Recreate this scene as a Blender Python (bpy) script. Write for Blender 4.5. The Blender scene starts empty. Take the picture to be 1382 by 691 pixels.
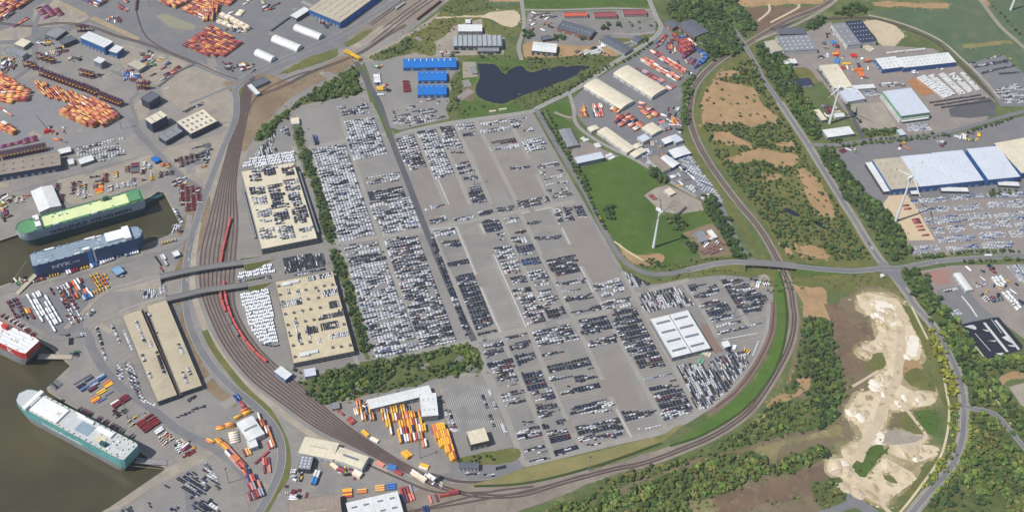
import bpy, math, random
import numpy as np
from mathutils import Matrix, Vector
R_ = random.Random(7); NP = np.random.RandomState(11)
SC = bpy.context.scene; COL = SC.collection
rad = math.radians

# ------------------------------------------------------------ camera, sky, sun, exposure
CAMH, FPX, CX, CY = 1300.0, 1600.0, 691.0, 345.5          # photograph 1382 x 691
th, ro = rad(44.5), rad(3.0)
_up = np.array([0, math.sin(th), math.cos(th)]); _rt = np.array([1.0, 0, 0]); CW = np.array([0, math.cos(th), -math.sin(th)])
CR = math.cos(ro)*_rt + math.sin(ro)*_up; CU = -math.sin(ro)*_rt + math.cos(ro)*_up
cam = bpy.data.objects.new('camera', bpy.data.cameras.new('camera')); COL.objects.link(cam)
cam.matrix_world = Matrix(((CR[0], CU[0], -CW[0], 0), (CR[1], CU[1], -CW[1], 0), (CR[2], CU[2], -CW[2], CAMH), (0, 0, 0, 1)))
cam.data.sensor_width = 36; cam.data.lens = FPX/1382*36; cam.data.clip_start = 5; cam.data.clip_end = 20000
SC.camera = cam
SUN_AZ, SUN_EL = rad(208), rad(54)                          # direction towards the sun, from +x
world = bpy.data.worlds.new('World'); SC.world = world; world.use_nodes = True
nt = world.node_tree; sky = nt.nodes.new('ShaderNodeTexSky'); sky.sky_type = 'NISHITA'; sky.sun_disc = False
sky.sun_elevation = SUN_EL; sky.sun_rotation = rad(90) - SUN_AZ
nt.links.new(sky.outputs[0], nt.nodes['Background'].inputs[0]); nt.nodes['Background'].inputs[1].default_value = 0.09
sl = bpy.data.lights.new('sun', 'SUN'); sl.energy = 3.6; sl.angle = rad(0.5); sl.color = (1.0, 0.96, 0.91)
so = bpy.data.objects.new('sun', sl); COL.objects.link(so)
sv = Vector((math.cos(SUN_EL)*math.cos(SUN_AZ), math.cos(SUN_EL)*math.sin(SUN_AZ), math.sin(SUN_EL)))
so.rotation_euler = sv.to_track_quat('Z', 'Y').to_euler(); so.location = (0, 1000, 1500)
SC.view_settings.view_transform = 'Standard'; SC.view_settings.look = 'None'
SC.view_settings.exposure = 0.6; SC.view_settings.gamma = 1; SC.view_settings.use_curve_mapping = False
SC.cycles.max_bounces = 4; SC.cycles.diffuse_bounces = 2; SC.cycles.glossy_bounces = 2
HAZE = 0.00002
SC.cycles.use_denoising = True; SC.cycles.denoiser = 'OPENIMAGEDENOISE'; SC.cycles.denoising_input_passes = 'RGB_ALBEDO_NORMAL'; SC.cycles.denoising_prefilter = 'ACCURATE'; SC.cycles.volume_bounces = 0

# ------------------------------------------------------------ helpers: survey of the place, photo points -> ground points
def G(x, y, z=0.0):
    d = (x-CX)*CR - (y-CY)*CU + FPX*CW
    k = (z-CAMH)/d[2]
    return np.array([d[0]*k, d[1]*k])
def pts(s):
    return [tuple(float(v) for v in p.split(',')) for p in s.split()]
def t(c, r, s):                                            # survey sheet (c, r), five units to the pixel
    return [(276*c + x*.19971, 138*r + y*.19971) for x, y in pts(s)]
def W(px, z=0.0): return np.array([G(x, y, z) for x, y in px])
def inside(P, poly):
    x, y = P[:, 0], P[:, 1]; r = np.zeros(len(P), bool); n = len(poly); j = n-1
    for i in range(n):
        xi, yi = poly[i]; xj, yj = poly[j]
        if yi != yj: r ^= ((yi > y) != (yj > y)) & (x < (xj-xi)*(y-yi)/(yj-yi)+xi)
        j = i
    return r
def smooth(P, k=6):
    P = np.asarray(P, float)
    if len(P) < 3: return P
    Q = np.vstack([2*P[0]-P[1], P, 2*P[-1]-P[-2]]); out = []
    for i in range(1, len(Q)-2):
        for s in np.arange(0, 1, 1/k):
            a, b, c, d = Q[i-1], Q[i], Q[i+1], Q[i+2]
            out.append(.5*(2*b+(c-a)*s+(2*a-5*b+4*c-d)*s*s+(3*b-a-3*c+d)*s**3))
    out.append(P[-1]); return np.array(out)
def lin(r, g, b, k=0.68):
    f = lambda c: (c/255/12.92 if c <= 10 else ((c/255+.055)/1.055)**2.4)*k
    return (f(r), f(g), f(b))

# ------------------------------------------------------------ materials
def node_mat(name):
    m = bpy.data.materials.new(name); m.use_nodes = True
    return m, m.node_tree.nodes, m.node_tree.links, m.node_tree.nodes['Principled BSDF']
def nz(N, L, vec, scale, detail=4, rough=.6, lo=.35, hi=.65):
    n = N.new('ShaderNodeTexNoise'); n.inputs['Scale'].default_value = scale; n.inputs['Detail'].default_value = detail; n.inputs['Roughness'].default_value = rough
    L.new(vec, n.inputs['Vector'])
    r = N.new('ShaderNodeMapRange'); r.inputs[1].default_value = lo; r.inputs[2].default_value = hi; L.new(n.outputs['Fac'], r.inputs[0])
    return r.outputs[0]
def mixc(N, L, f, a, b, mode='MIX'):
    m = N.new('ShaderNodeMix'); m.data_type = 'RGBA'; m.blend_type = mode
    for s, v in ((0, f), (6, a), (7, b)):
        if isinstance(v, (int, float)): m.inputs[s].default_value = v
        elif isinstance(v, tuple): m.inputs[s].default_value = (*v, 1)
        else: L.new(v, m.inputs[s])
    return m.outputs[2]
MATS = {}
def ground_mat(name, c1, c2, c3=None, big=.012, mid=.09, fine=.5, rough=.95, f3=.5, contrast=.25, stripe=None, stretch=None):
    """two colours in large patches, a third in mid-size ones, fine grain; stripe=(angle, period, width, colour)"""
    if name in MATS: return MATS[name]
    m, N, L, B = node_mat(name); B.inputs['Roughness'].default_value = rough; B.inputs['Specular IOR Level'].default_value = .2
    tc = N.new('ShaderNodeTexCoord'); v = tc.outputs['Object']
    sv_ = v
    if stretch:
        mp = N.new('ShaderNodeMapping'); mp.inputs['Rotation'].default_value = (0, 0, -stretch[0]); L.new(v, mp.inputs[0])
        mp2 = N.new('ShaderNodeMapping'); mp2.inputs['Scale'].default_value = (stretch[1], stretch[2], 1); L.new(mp.outputs[0], mp2.inputs[0]); sv_ = mp2.outputs[0]
    c = mixc(N, L, nz(N, L, v, big), c1, c2)
    if c3:
        f = nz(N, L, sv_, mid, 6, .65, .5, .68); mu = N.new('ShaderNodeMath'); mu.operation = 'MULTIPLY'; mu.inputs[1].default_value = f3; L.new(f, mu.inputs[0])
        c = mixc(N, L, mu.outputs[0], c, c3)
    if stripe:
        ang, per, wid, sc_ = stripe
        mp = N.new('ShaderNodeMapping'); mp.inputs['Rotation'].default_value = (0, 0, -ang); L.new(v, mp.inputs[0])
        sx = N.new('ShaderNodeSeparateXYZ'); L.new(mp.outputs[0], sx.inputs[0])
        a = N.new('ShaderNodeMath'); a.operation = 'DIVIDE'; a.inputs[1].default_value = per; L.new(sx.outputs[1], a.inputs[0])
        b = N.new('ShaderNodeMath'); b.operation = 'FRACT'; L.new(a.outputs[0], b.inputs[0])
        d = N.new('ShaderNodeMath'); d.operation = 'LESS_THAN'; d.inputs[1].default_value = wid; L.new(b.outputs[0], d.inputs[0])
        wv = nz(N, L, v, .05, 3, .5, .3, .6); e = N.new('ShaderNodeMath'); e.operation = 'MULTIPLY'; L.new(d.outputs[0], e.inputs[0]); L.new(wv, e.inputs[1])
        c = mixc(N, L, e.outputs[0], c, sc_)
    g = nz(N, L, v, fine, 4, .7, .2, .8); r = N.new('ShaderNodeMapRange'); r.inputs[3].default_value = 1-contrast; r.inputs[4].default_value = 1+contrast; L.new(g, r.inputs[0])
    h = nz(N, L, v, fine*.12, 3, .6, .25, .75); r2 = N.new('ShaderNodeMapRange'); r2.inputs[3].default_value = 1-contrast*.6; r2.inputs[4].default_value = 1+contrast*.6; L.new(h, r2.inputs[0])
    mm = N.new('ShaderNodeMath'); mm.operation = 'MULTIPLY'; L.new(r.outputs[0], mm.inputs[0]); L.new(r2.outputs[0], mm.inputs[1])
    hs = N.new('ShaderNodeVectorMath'); hs.operation = 'SCALE'; L.new(c, hs.inputs[0]); L.new(mm.outputs[0], hs.inputs['Scale'])
    L.new(hs.outputs[0], B.inputs['Base Color']); MATS[name] = m; return m
def plain(name, c, rough=.6, metal=0., var=.12, scale=.15, rib=None):
    """painted or roofing surface with weathering noise; rib=(axis, period, depth) gives ribbed sheet"""
    if name in MATS: return MATS[name]
    m, N, L, B = node_mat(name); B.inputs['Roughness'].default_value = rough; B.inputs['Metallic'].default_value = metal
    ge = N.new('ShaderNodeNewGeometry'); v = ge.outputs['Position']
    g = nz(N, L, v, scale, 5, .65, .25, .75); r = N.new('ShaderNodeMapRange'); r.inputs[3].default_value = 1-var; r.inputs[4].default_value = 1+var; L.new(g, r.inputs[0])
    val = r.outputs[0]
    if var > .045:
        g2 = nz(N, L, v, scale*.25, 4, .6, .3, .7); r2 = N.new('ShaderNodeMapRange'); r2.inputs[3].default_value = 1-var; r2.inputs[4].default_value = 1+var*.7; L.new(g2, r2.inputs[0])
        m2 = N.new('ShaderNodeMath'); m2.operation = 'MULTIPLY'; L.new(val, m2.inputs[0]); L.new(r2.outputs[0], m2.inputs[1]); val = m2.outputs[0]
    if rib:
        tc = N.new('ShaderNodeTexCoord'); sx = N.new('ShaderNodeSeparateXYZ'); L.new(tc.outputs['Object'], sx.inputs[0])
        a = N.new('ShaderNodeMath'); a.operation = 'DIVIDE'; a.inputs[1].default_value = rib[1]; L.new(sx.outputs[rib[0]], a.inputs[0])
        b = N.new('ShaderNodeMath'); b.operation = 'FRACT'; L.new(a.outputs[0], b.inputs[0])
        d = N.new('ShaderNodeMath'); d.operation = 'LESS_THAN'; d.inputs[1].default_value = .14; L.new(b.outputs[0], d.inputs[0])
        e = N.new('ShaderNodeMapRange'); e.inputs[3].default_value = 1; e.inputs[4].default_value = 1-rib[2]; L.new(d.outputs[0], e.inputs[0])
        q = N.new('ShaderNodeMath'); q.operation = 'MULTIPLY'; L.new(val, q.inputs[0]); L.new(e.outputs[0], q.inputs[1]); val = q.outputs[0]
    hs = N.new('ShaderNodeVectorMath'); hs.operation = 'SCALE'; hs.inputs[0].default_value = c; L.new(val, hs.inputs['Scale'])
    L.new(hs.outputs[0], B.inputs['Base Color']); MATS[name] = m; return m
def attr_mat(name, rough=.4, var=0., obj_random=False, spec=.5):
    m, N, L, B = node_mat(name); B.inputs['Roughness'].default_value = rough; B.inputs['Specular IOR Level'].default_value = spec
    a = N.new('ShaderNodeAttribute'); a.attribute_name = 'col'; c = a.outputs['Color']
    L.new(c, B.inputs['Base Color']); return m
ANG = rad(19.6)                                            # bearing of the parking rows
EB = np.array([math.cos(ANG), math.sin(ANG)]); EA = np.array([math.sin(ANG), -math.cos(ANG)])
M_base = ground_mat('mat_rough_grass', lin(104, 112, 70), lin(84, 101, 58), lin(128, 122, 88), .008, .03, .35, f3=.8, contrast=.35)
M_conc = ground_mat('mat_port_concrete', lin(148, 143, 136), lin(134, 131, 128), lin(158, 150, 136), .01, .03, .25, f3=.6, contrast=.1)
M_conc2 = ground_mat('mat_sandy_paving', lin(164, 153, 137), lin(150, 142, 130), lin(178, 167, 149), .02, .05, .3, f3=.7, contrast=.13)
M_lot = ground_mat('mat_lot_paving', lin(147, 143, 137), lin(134, 131, 127), lin(158, 150, 137), .007, .02, .3, f3=.75, contrast=.1, stretch=(ANG, .4, 1.6), stripe=(ANG, 5.2, .2, lin(126, 122, 116)))
M_lotp = ground_mat('mat_lot_plain', lin(146, 142, 137), lin(136, 133, 129), lin(154, 147, 136), .01, .03, .3, f3=.6, contrast=.08)
M_lotb = ground_mat('mat_lot_brown', lin(140, 131, 124), lin(146, 139, 131), lin(132, 125, 121), .01, .03, .3, f3=.6, contrast=.06)
M_lotA = ground_mat('mat_lot_lined', lin(132, 130, 127), lin(126, 124, 121), lin(138, 134, 128), .01, .03, .3, f3=.6, contrast=.06, stripe=(ANG+rad(90), 2.9, .3, lin(186, 182, 174)))
M_lots = ground_mat('mat_lot_south', lin(142, 137, 131), lin(134, 130, 126), lin(150, 143, 133), .01, .03, .3, f3=.6, contrast=.07, stripe=(rad(-52), 3.2, .2, lin(172, 168, 160)))
M_lane = ground_mat('mat_lane', lin(158, 153, 144), lin(150, 146, 139), lin(166, 159, 147), .02, .05, .3, f3=.5, contrast=.07)
M_asph = ground_mat('mat_asphalt', lin(128, 127, 127), lin(120, 119, 121), lin(140, 137, 132), .012, .04, .3, f3=.5, contrast=.07)
M_dark = ground_mat('mat_dark_asphalt', lin(98, 96, 98), lin(90, 89, 93), lin(110, 107, 106), .012, .04, .3, f3=.5, contrast=.08)
M_black = ground_mat('mat_black_sheeting', lin(44, 46, 58), lin(38, 40, 50), lin(60, 62, 72), .02, .08, .4, .7, f3=.4, contrast=.1)
M_brownyard = ground_mat('mat_brown_yard', lin(150, 139, 131), lin(140, 132, 127), lin(162, 150, 138), .012, .04, .3, f3=.6, contrast=.1)
M_ballast = ground_mat('mat_ballast', lin(134, 123, 115), lin(122, 112, 106), lin(144, 133, 121), .02, .06, .5, f3=.6, contrast=.14)
M_ballpale = ground_mat('mat_pale_ballast', lin(150, 140, 126), lin(134, 124, 112), lin(122, 108, 96), .015, .05, .4, f3=.7, contrast=.14)
M_soil = ground_mat('mat_soil', lin(148, 128, 104), lin(128, 110, 88), lin(112, 104, 76), .015, .05, .35, f3=.7, contrast=.2)
M_heath = ground_mat('mat_heath', lin(178, 146, 108), lin(164, 134, 98), lin(136, 122, 82), .02, .05, .3, f3=.6, contrast=.14)
M_moor = ground_mat('mat_moor', lin(128, 112, 92), lin(118, 108, 82), lin(104, 102, 66), .015, .05, .3, f3=.8, contrast=.2)
M_brown = ground_mat('mat_brown_field', lin(126, 104, 84), lin(112, 94, 78), lin(100, 84, 66), .02, .05, .3, f3=.7, contrast=.16)
M_sand = ground_mat('mat_sand', lin(221, 206, 177), lin(202, 182, 147), lin(156, 137, 100), .03, .028, .25, f3=.85, contrast=.1)
M_fade1 = ground_mat('mat_sandy_grass', lin(140, 130, 92), lin(124, 120, 78), lin(166, 150, 116), .03, .05, .3, f3=.7, contrast=.2)
M_fade2 = ground_mat('mat_sandy_scrub', lin(182, 166, 132), lin(160, 146, 110), lin(132, 124, 86), .03, .05, .3, f3=.8, contrast=.16)
M_sandroad = ground_mat('mat_sand_road', lin(204, 187, 160), lin(196, 178, 150), lin(184, 164, 134), .02, .06, .3, f3=.5, contrast=.08)
M_grass = ground_mat('mat_green_grass', lin(82, 106, 46), lin(74, 97, 43), lin(102, 112, 58), .01, .04, .4, f3=.6, contrast=.2)
M_meadow = ground_mat('mat_meadow', lin(82, 104, 76), lin(94, 106, 80), lin(112, 114, 88), .008, .025, .3, f3=.8, contrast=.18)
M_bright = ground_mat('mat_bank_grass', lin(86, 114, 48), lin(78, 105, 46), lin(100, 118, 58), .02, .06, .4, f3=.5, contrast=.14)
M_drygrass = ground_mat('mat_dry_grass', lin(144, 134, 90), lin(130, 124, 80), lin(106, 112, 62), .02, .05, .4, f3=.6, contrast=.16)
M_olive = ground_mat('mat_olive_grass', lin(110, 110, 62), lin(98, 104, 56), lin(130, 122, 74), .02, .05, .4, f3=.6, contrast=.2)
M_darkstrip = ground_mat('mat_dark_green_strip', lin(66, 82, 40), lin(58, 72, 38), lin(84, 90, 50), .03, .08, .5, f3=.5, contrast=.25)
M_path = plain('mat_path', lin(204, 192, 158), .9)
M_line = plain('mat_white_paint', lin(205, 203, 198), .7)
M_steel = plain('mat_rail_steel', lin(140, 128, 122), .5, .4)

# ------------------------------------------------------------ ground sheets
Z = [0.0]
def obj(name, me, mat=None, parent=None):
    o = bpy.data.objects.new(name, me); COL.objects.link(o)
    if mat is not None and len(me.materials) == 0: me.materials.append(mat)
    if parent: o.parent = parent
    return o
def mesh(name, v, f):
    me = bpy.data.meshes.new(name); me.from_pydata([tuple(map(float, p)) for p in v], [], f); me.update(); return me
def rough_edge(P, amp, step=4.0):
    out = []; n = len(P); ph = [R_.uniform(0, 6.28) for _ in range(6)]; s = 0.
    for i in range(n):
        a, b = P[i], P[(i+1) % n]; d = b-a; l = np.linalg.norm(d); k = max(1, int(l/step)); nrm = np.array([-d[1], d[0]])/max(l, 1e-6)
        for j in range(k):
            q = s+l*j/k; w_ = math.sin(q/17+ph[0])*.9+math.sin(q/7.3+ph[1])*.7+math.sin(q/31+ph[2])*.8+R_.uniform(-1, 1)*.9
            out.append(a+d*j/k+nrm*(w_*amp*.7))
        s += l
    return np.array(out)
def poly(name, px, mat, jit=0.0, z=None, kind='structure'):
    P = W(px)
    if jit: P = rough_edge(smooth(np.vstack([P, P[:1]]), 4)[:-1], jit)
    if z is None: Z[0] += .0015; z = Z[0]
    v = [(x, y, z) for x, y in P]; f = [list(range(len(P)))]
    if jit > 1.2:                                          # ragged outliers along the edge
        C_ = []; per = len(P)
        for _ in range(int(per*.45)):
            i = R_.randrange(per); q = P[i]+np.array([R_.gauss(0, 1), R_.gauss(0, 1)])*jit*1.9; r = R_.uniform(.5, 1.5)*(1+jit*.45)
            if inside(q[None], P)[0] or any((q[0]-c[0])**2+(q[1]-c[1])**2 < (r*1.5+c[2]*1.5)**2 for c in C_): continue
            C_.append((q[0], q[1], r)); n0 = len(v); k = 9; zz = z+.0007
            a0 = R_.uniform(0, 6.28); el = R_.uniform(.55, 1); v += [(q[0]+r*R_.uniform(.7, 1.2)*math.cos(a*6.283/k+a0), q[1]+r*el*R_.uniform(.7, 1.2)*math.sin(a*6.283/k+a0), zz) for a in range(k)]; f.append(list(range(n0, n0+k)))
    o = obj(name, mesh(name, v, f), mat); o['kind'] = kind; return o
def ribbon_mesh(name, P, w, z, w2=None):
    P = np.asarray(P, float); n = len(P); T = np.gradient(P[:, :2], axis=0); T /= np.maximum(np.linalg.norm(T, axis=1, keepdims=True), 1e-6)
    Nn = np.stack([-T[:, 1], T[:, 0]], 1); ww = np.linspace(w, w if w2 is None else w2, n)[:, None]/2
    a, b = P[:, :2]+Nn*ww, P[:, :2]-Nn*ww
    zz = np.full(n, z) if np.isscalar(z) else np.asarray(z)
    v = [(*a[i], zz[i]) for i in range(n)]+[(*b[i], zz[i]) for i in range(n)]
    return mesh(name, v, [[i, n+i, n+i+1, i+1] for i in range(n-1)])
def tidy(P, gap=1.5):
    out = [P[0]]
    for i in range(1, len(P)):
        d = P[i]-out[-1]
        if np.linalg.norm(d) < gap: continue
        if len(out) > 1 and d@(out[-1]-out[-2]) <= 0: continue
        out.append(P[i])
    return np.array(out) if len(out) > 1 else np.array([P[0], P[-1]])
def road(name, px, w, mat, w2=None, dz=.0015):
    Z[0] += dz; P = tidy(smooth(W(px), 6))
    o = obj(name, ribbon_mesh(name, P, w, Z[0], w2), mat); o['kind'] = 'structure'; return P

# shoreline chains of the two dock basins (open towards the left)
basin_a = pts('-260,404 -100,350 0,324 30,314 200,267 213,258 222,260 245,304 236,312 228,318 190,333 50,371 0,387 -100,415 -260,460')
basin_b = pts('-260,330 -120,372 0,430 50,458 70,470 88,486 96,494 64,524 66,528 120,562 200,616 225,632 208,648 192,663 140,690 60,740 -60,800')
basin_a = [p for p in basin_a if -250 < p[0]]; basin_b = [p for p in basin_b if p[0] > -60]
basin_a = basin_a[:-1]; basin_b[0] = (0, 430)
A_, B_ = W(basin_a), W(basin_b); TIP = W([(-52, 404.5)])[0]
xw = -1500.0
shore_chain = [tuple(p) for p in B_[::-1]] + [tuple(TIP)] + [tuple(p) for p in A_[::-1]] + [(xw, A_[0][1]+60)]
outer = [(xw, 2600.0), (2600.0, 2600.0), (2600.0, 200.0), (B_[-1][0], 200.0)] + shore_chain
o = obj('ground', mesh('ground', [(x, y, 0) for x, y in outer], [list(range(len(outer)))]), M_base); o['kind'] = 'structure'
east = pts('640,-90 605,2 545,50 500,78 486,90 500,140 530,184 552,178 718,150 790,276 838,360 856,395 700,640 640,664 560,700 470,790')
Z[0] += .004
pa = [(xw, W([(-260, -90)])[0][1])] + [tuple(p) for p in W(east)] + [(B_[-1][0], W([(0, 790)])[0][1])] + shore_chain
o = obj('port_apron', mesh('port_apron', [(x, y, Z[0]) for x, y in pa], [list(range(len(pa)))]), M_conc); o['kind'] = 'structure'
# water and quay walls
m, N, L, B = node_mat('mat_dock_water'); B.inputs['Roughness'].default_value = .22; B.inputs['Specular IOR Level'].default_value = .35
tc = N.new('ShaderNodeTexCoord'); cc = mixc(N, L, nz(N, L, tc.outputs['Object'], .006, 5), lin(86, 80, 54), lin(68, 65, 46)); L.new(cc, B.inputs['Base Color'])
nn = N.new('ShaderNodeTexNoise'); nn.inputs['Scale'].default_value = .25; nn.inputs['Detail'].default_value = 5; L.new(tc.outputs['Object'], nn.inputs['Vector'])
bu = N.new('ShaderNodeBump'); bu.inputs['Strength'].default_value = .25; bu.inputs['Distance'].default_value = .6; L.new(nn.outputs['Fac'], bu.inputs['Height']); L.new(bu.outputs[0], B.inputs['Normal'])
M_dock = m
o = obj('dock_water', mesh('dock_water', [(xw-300, 200, -4), (-100, 200, -4), (-100, 1500, -4), (xw-300, 1500, -4)], [[0, 1, 2, 3]]), M_dock); o['kind'] = 'structure'
M_quay = plain('mat_quay_wall', lin(120, 106, 92), .9, var=.25, scale=.3)
for ch in (np.array(shore_chain[:-1]),):
    n = len(ch); o = obj('quay_wall', mesh('quay_wall', [(x, y, .001) for x, y in ch]+[(x, y, -6) for x, y in ch], [[i, i+1, n+i+1, n+i] for i in range(n-1)]), M_quay); o['kind'] = 'structure'
    e = smooth(ch, 1); Z[0] += .0015
    ce = ribbon_mesh('quay_edge', np.array(ch), 3.0, Z[0]+.02); o = obj('quay_edge', ce, M_conc2); o['kind'] = 'structure'

# --- vegetation and soil areas east of the port
poly('meadow', t(4, 0, '340,70 600,60 860,60 870,0 1080,-40 1500,-40 1500,700 1382,480 1250,360 1020,440 900,350 760,240 600,170 400,100'), M_meadow, 3)
poly('meadow', t(2, 0, '320,-60 740,-60 750,20 530,30 330,40'), M_meadow, 3)
poly('meadow', t(2, 0, '790,-60 1382,-60 1620,-60 1600,40 1382,50 790,62'), M_grass, 2)
poly('scrubland', t(2, 0, '100,160 300,40 520,90 520,140 740,190 740,250 640,250 640,380 300,390 0,370 0,240'), M_olive, 3)
poly('sand_patch', t(2, 0, '180,115 480,110 560,80 640,75 740,85 735,175 650,180 560,130 480,122 180,125'), M_sandroad, 2)
poly('sand_patch', t(2, 0, '540,0 740,-5 740,12 560,14'), M_heath, 2)
poly('grass_bank', t(2, 0, '330,420 440,400 700,400 1150,380 1382,380 1382,440 1150,560 930,680 700,760 330,790 270,780 280,560 320,480'), M_grass, 3)
poly('muddy_patch', t(2, 0, '350,590 420,585 450,660 400,691 360,660'), M_moor, 1)
# pond
m, N, L, B = node_mat('mat_pond_water'); B.inputs['Base Color'].default_value = (*lin(40, 44, 56), 1); B.inputs['Roughness'].default_value = .12; B.inputs['Specular IOR Level'].default_value = .4
pond_px = pts('645,86 668,87 676,97 684,101 690,94 704,89 712,96 720,98 740,91 770,89 796,90 788,98 752,113 736,120 712,127 690,137 672,140 646,131 642,118 647,104')
shore = ground_mat('mat_reed_shore', lin(112, 116, 70), lin(96, 106, 58), lin(138, 132, 88), .03, .08, .5, contrast=.2)
cpx = (712, 112)
poly('pond_shore', [(cpx[0]+(x-cpx[0])*1.025, cpx[1]+(y-cpx[1])*1.05) for x, y in pond_px], shore, 2.2)
poly('pond_water', pond_px, m, 1.0)
# top right earthworks
poly('sandy_field', t(3, 0, '790,0 1382,-40 1400,20 1250,30 1050,40 830,50'), M_heath, 2)
poly('brown_field', t(3, 0, '850,60 1050,50 1250,45 1330,60 1150,150 985,235 930,140'), M_brown, 2)
poly('sandy_field', t(4, 0, '360,20 480,10 640,25 860,20 860,55 640,55 590,45 400,50'), M_heath, 2)
poly('sandy_field', t(4, 0, '980,300 1150,290 1290,280 1290,300 1000,325'), M_drygrass, 2)
poly('dry_verge', t(4, 0, '300,145 440,140 580,225 540,290 450,325'), M_sandroad, 1.5)
poly('dry_verge', t(4, 0, '1090,0 1140,0 1160,40 1110,30'), M_heath, 1.5)
for s in ('810,0 850,60 915,140', '1050,30 1050,80 975,145', '1250,30 1240,60 1060,155', '1370,60 1080,185'):
    road('sand_track', t(3, 0, s), 5, M_sandroad)
# heath between the railway curve and the tree-lined road
poly('heath_ground', pts('960,100 998,72 1018,62 1050,142 1100,222 1135,280 1186,357 1060,350 1042,318 1004,266 976,230 950,190 938,160 942,130'), M_olive, 2)
HEATH = [t(3, 0, '700,495 760,480 830,480 840,510 700,530'), t(3, 0, '600,660 690,545 800,560 950,600 960,650 1020,720 1130,810 1000,850 930,870 820,820 800,840 640,830 590,850'),
 t(3, 1, '680,200 780,210 930,290 900,300 760,290 670,240'), t(3, 1, '740,380 900,340 1000,320 1230,350 1260,390 1190,430 1100,440 1000,400 830,410'), t(3, 1, '1060,270 1230,280 1200,300 1090,290'),
 t(3, 1, '1240,450 1300,450 1382,540 1480,691 1500,760 1430,790 1320,691 1290,560'), t(3, 2, '1250,280 1350,280 1440,310 1440,370 1280,340 1230,250'), t(3, 2, '1130,250 1200,320 1170,330'), t(3, 1, '1020,490 1140,490 1140,520 1040,540')]
for h in HEATH: poly('heath_clearing', h, M_heath, 3)
pool = plain('mat_dark_pool', lin(40, 46, 58), .25, var=.05)
poly('pool_water', t(3, 2, '1140,30 1180,25 1260,65 1250,85 1200,70'), pool, .6); poly('pool_water', t(3, 2, '1350,120 1380,110 1440,150 1420,165'), pool, .6)
# fields around the near wind turbine
poly('green_field', pts('778,228 828,214 840,211 868,226 890,247 872,262 880,274 892,288 912,294 930,288 950,284 962,300 930,312 922,330 935,346 900,364 870,362 845,347 830,325 812,300 795,262'), M_grass, 1.5)
poly('dry_verge', pts('832,325 850,338 868,345 890,342 896,350 880,358 866,358 845,348'), M_heath, 1.5)
poly('turbine_yard', pts('869,264 884,254 900,250 915,256 946,272 950,284 914,289 892,285'), M_conc2)
poly('building_site', t(3, 2, '470,190 680,130 720,160 830,320 720,350 600,375 560,280'), M_soil, 1)
poly('meadow', t(2, 1, '930,20 1100,10 1100,100 1000,80 1100,150 1080,180 1000,190 960,150'), M_grass, 1.5)
# land south-east: verge, banks, moor
poly('verge', pts('838,360 852,372 880,378 915,376 950,368 985,364 1020,363 1044,366 1044,385 1008,373 974,371 930,375 882,384 878,386'), M_olive, 1)
poly('verge', t(4, 2, '-500,440 0,455 410,460 520,560 640,720 300,640 0,560 -400,600'), M_olive, 3)
poly('moor_ground', t(3, 3, '1230,120 1290,60 1382,60 1650,-120 1950,-60 2000,300 2050,800 1382,1400 0,1400 0,1150 700,1000 1000,830 1150,620'), M_moor, 4)
poly('heath_clearing', t(3, 2, '1225,540 1382,640 1440,700 1460,820 1382,900 1290,770 1270,690'), M_heath, 3)
poly('heath_clearing', t(3, 3, '1220,490 1330,490 1300,560 1200,640 1120,690 1010,760 1080,620'), M_heath, 3)
poly('brown_field', t(4, 3, '60,0 130,-20 200,100 330,100 390,190 300,300 330,330 300,440 180,440 160,290 110,120'), M_brown, 2)
poly('heath_clearing', t(4, 3, '-100,-140 40,-130 60,0 100,120 0,130 -40,40'), M_heath, 2)
poly('moor_patch', t(3, 4, '650,600 900,530 1100,470 1382,390 1660,300 1500,480 1382,560 1000,640 850,720 690,720'), M_brown, 3)
poly('heath_clearing', t(3, 4, '930,270 1060,230 1200,200 1500,110 1500,160 1130,260 1110,340 1060,360 990,300'), M_fade1, 3)
poly('heath_clearing', t(3, 4, '480,640 560,600 650,620 680,720 520,720'), M_fade1, 3)
SP1 = t(4, 3, '260,-70 320,-90 480,-70 560,-30 640,140 690,240 690,340 650,360 590,350 560,420 545,500 490,560 480,620 440,720 200,740 260,600 360,560 400,470 460,420 440,300 330,330 270,310 280,280 400,200 400,120 380,60 290,10'); SP2 = t(4, 4, '195,0 440,0 470,60 440,150 560,150 720,190 690,240 800,260 800,320 640,360 480,290 360,250 270,330 220,420 330,460 460,330 660,460 590,520 480,620 430,640 380,620 270,560 130,550 160,480 60,420 70,340 180,330 160,270 300,200 250,90 200,50'); SP3 = t(4, 3, '490,560 560,520 650,560 770,580 785,640 700,660 560,690 480,691')
FD = (t(4, 3, '230,-60 320,-120 500,-100 590,-40 680,130 730,240 730,350 690,400 620,430 620,520 820,570 820,660 700,700 500,720 170,760 230,590 330,560 370,470 420,420 330,360 240,330 250,260 360,200 360,120 340,60 250,10'), t(4, 4, '170,-20 460,-30 500,60 480,130 600,130 760,180 740,230 840,260 830,330 700,380 700,460 600,540 500,650 420,670 250,590 100,570 120,490 30,430 40,320 140,300 130,240 240,190 210,90'))
for k_, m_ in ((1.0, M_fade1), (.955, M_fade2)):
    for sp_ in FD:
        c_ = np.mean(sp_, 0); poly('sandy_scrub', [tuple(c_+(np.array(p_)-c_)*k_) for p_ in sp_], m_, 2.5)
poly('sand_pit', t(4, 3, '260,-70 320,-90 480,-70 560,-30 640,140 690,240 690,340 650,360 590,350 560,420 545,500 490,560 480,620 440,720 200,740 260,600 360,560 400,470 460,420 440,300 330,330 270,310 280,280 400,200 400,120 380,60 290,10'), M_sand, 2)
poly('sand_pit', t(4, 3, '590,360 650,360 710,400 680,450 570,460'), M_heath, 2)
poly('sand_pit', SP3, M_sand, 2)
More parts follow.
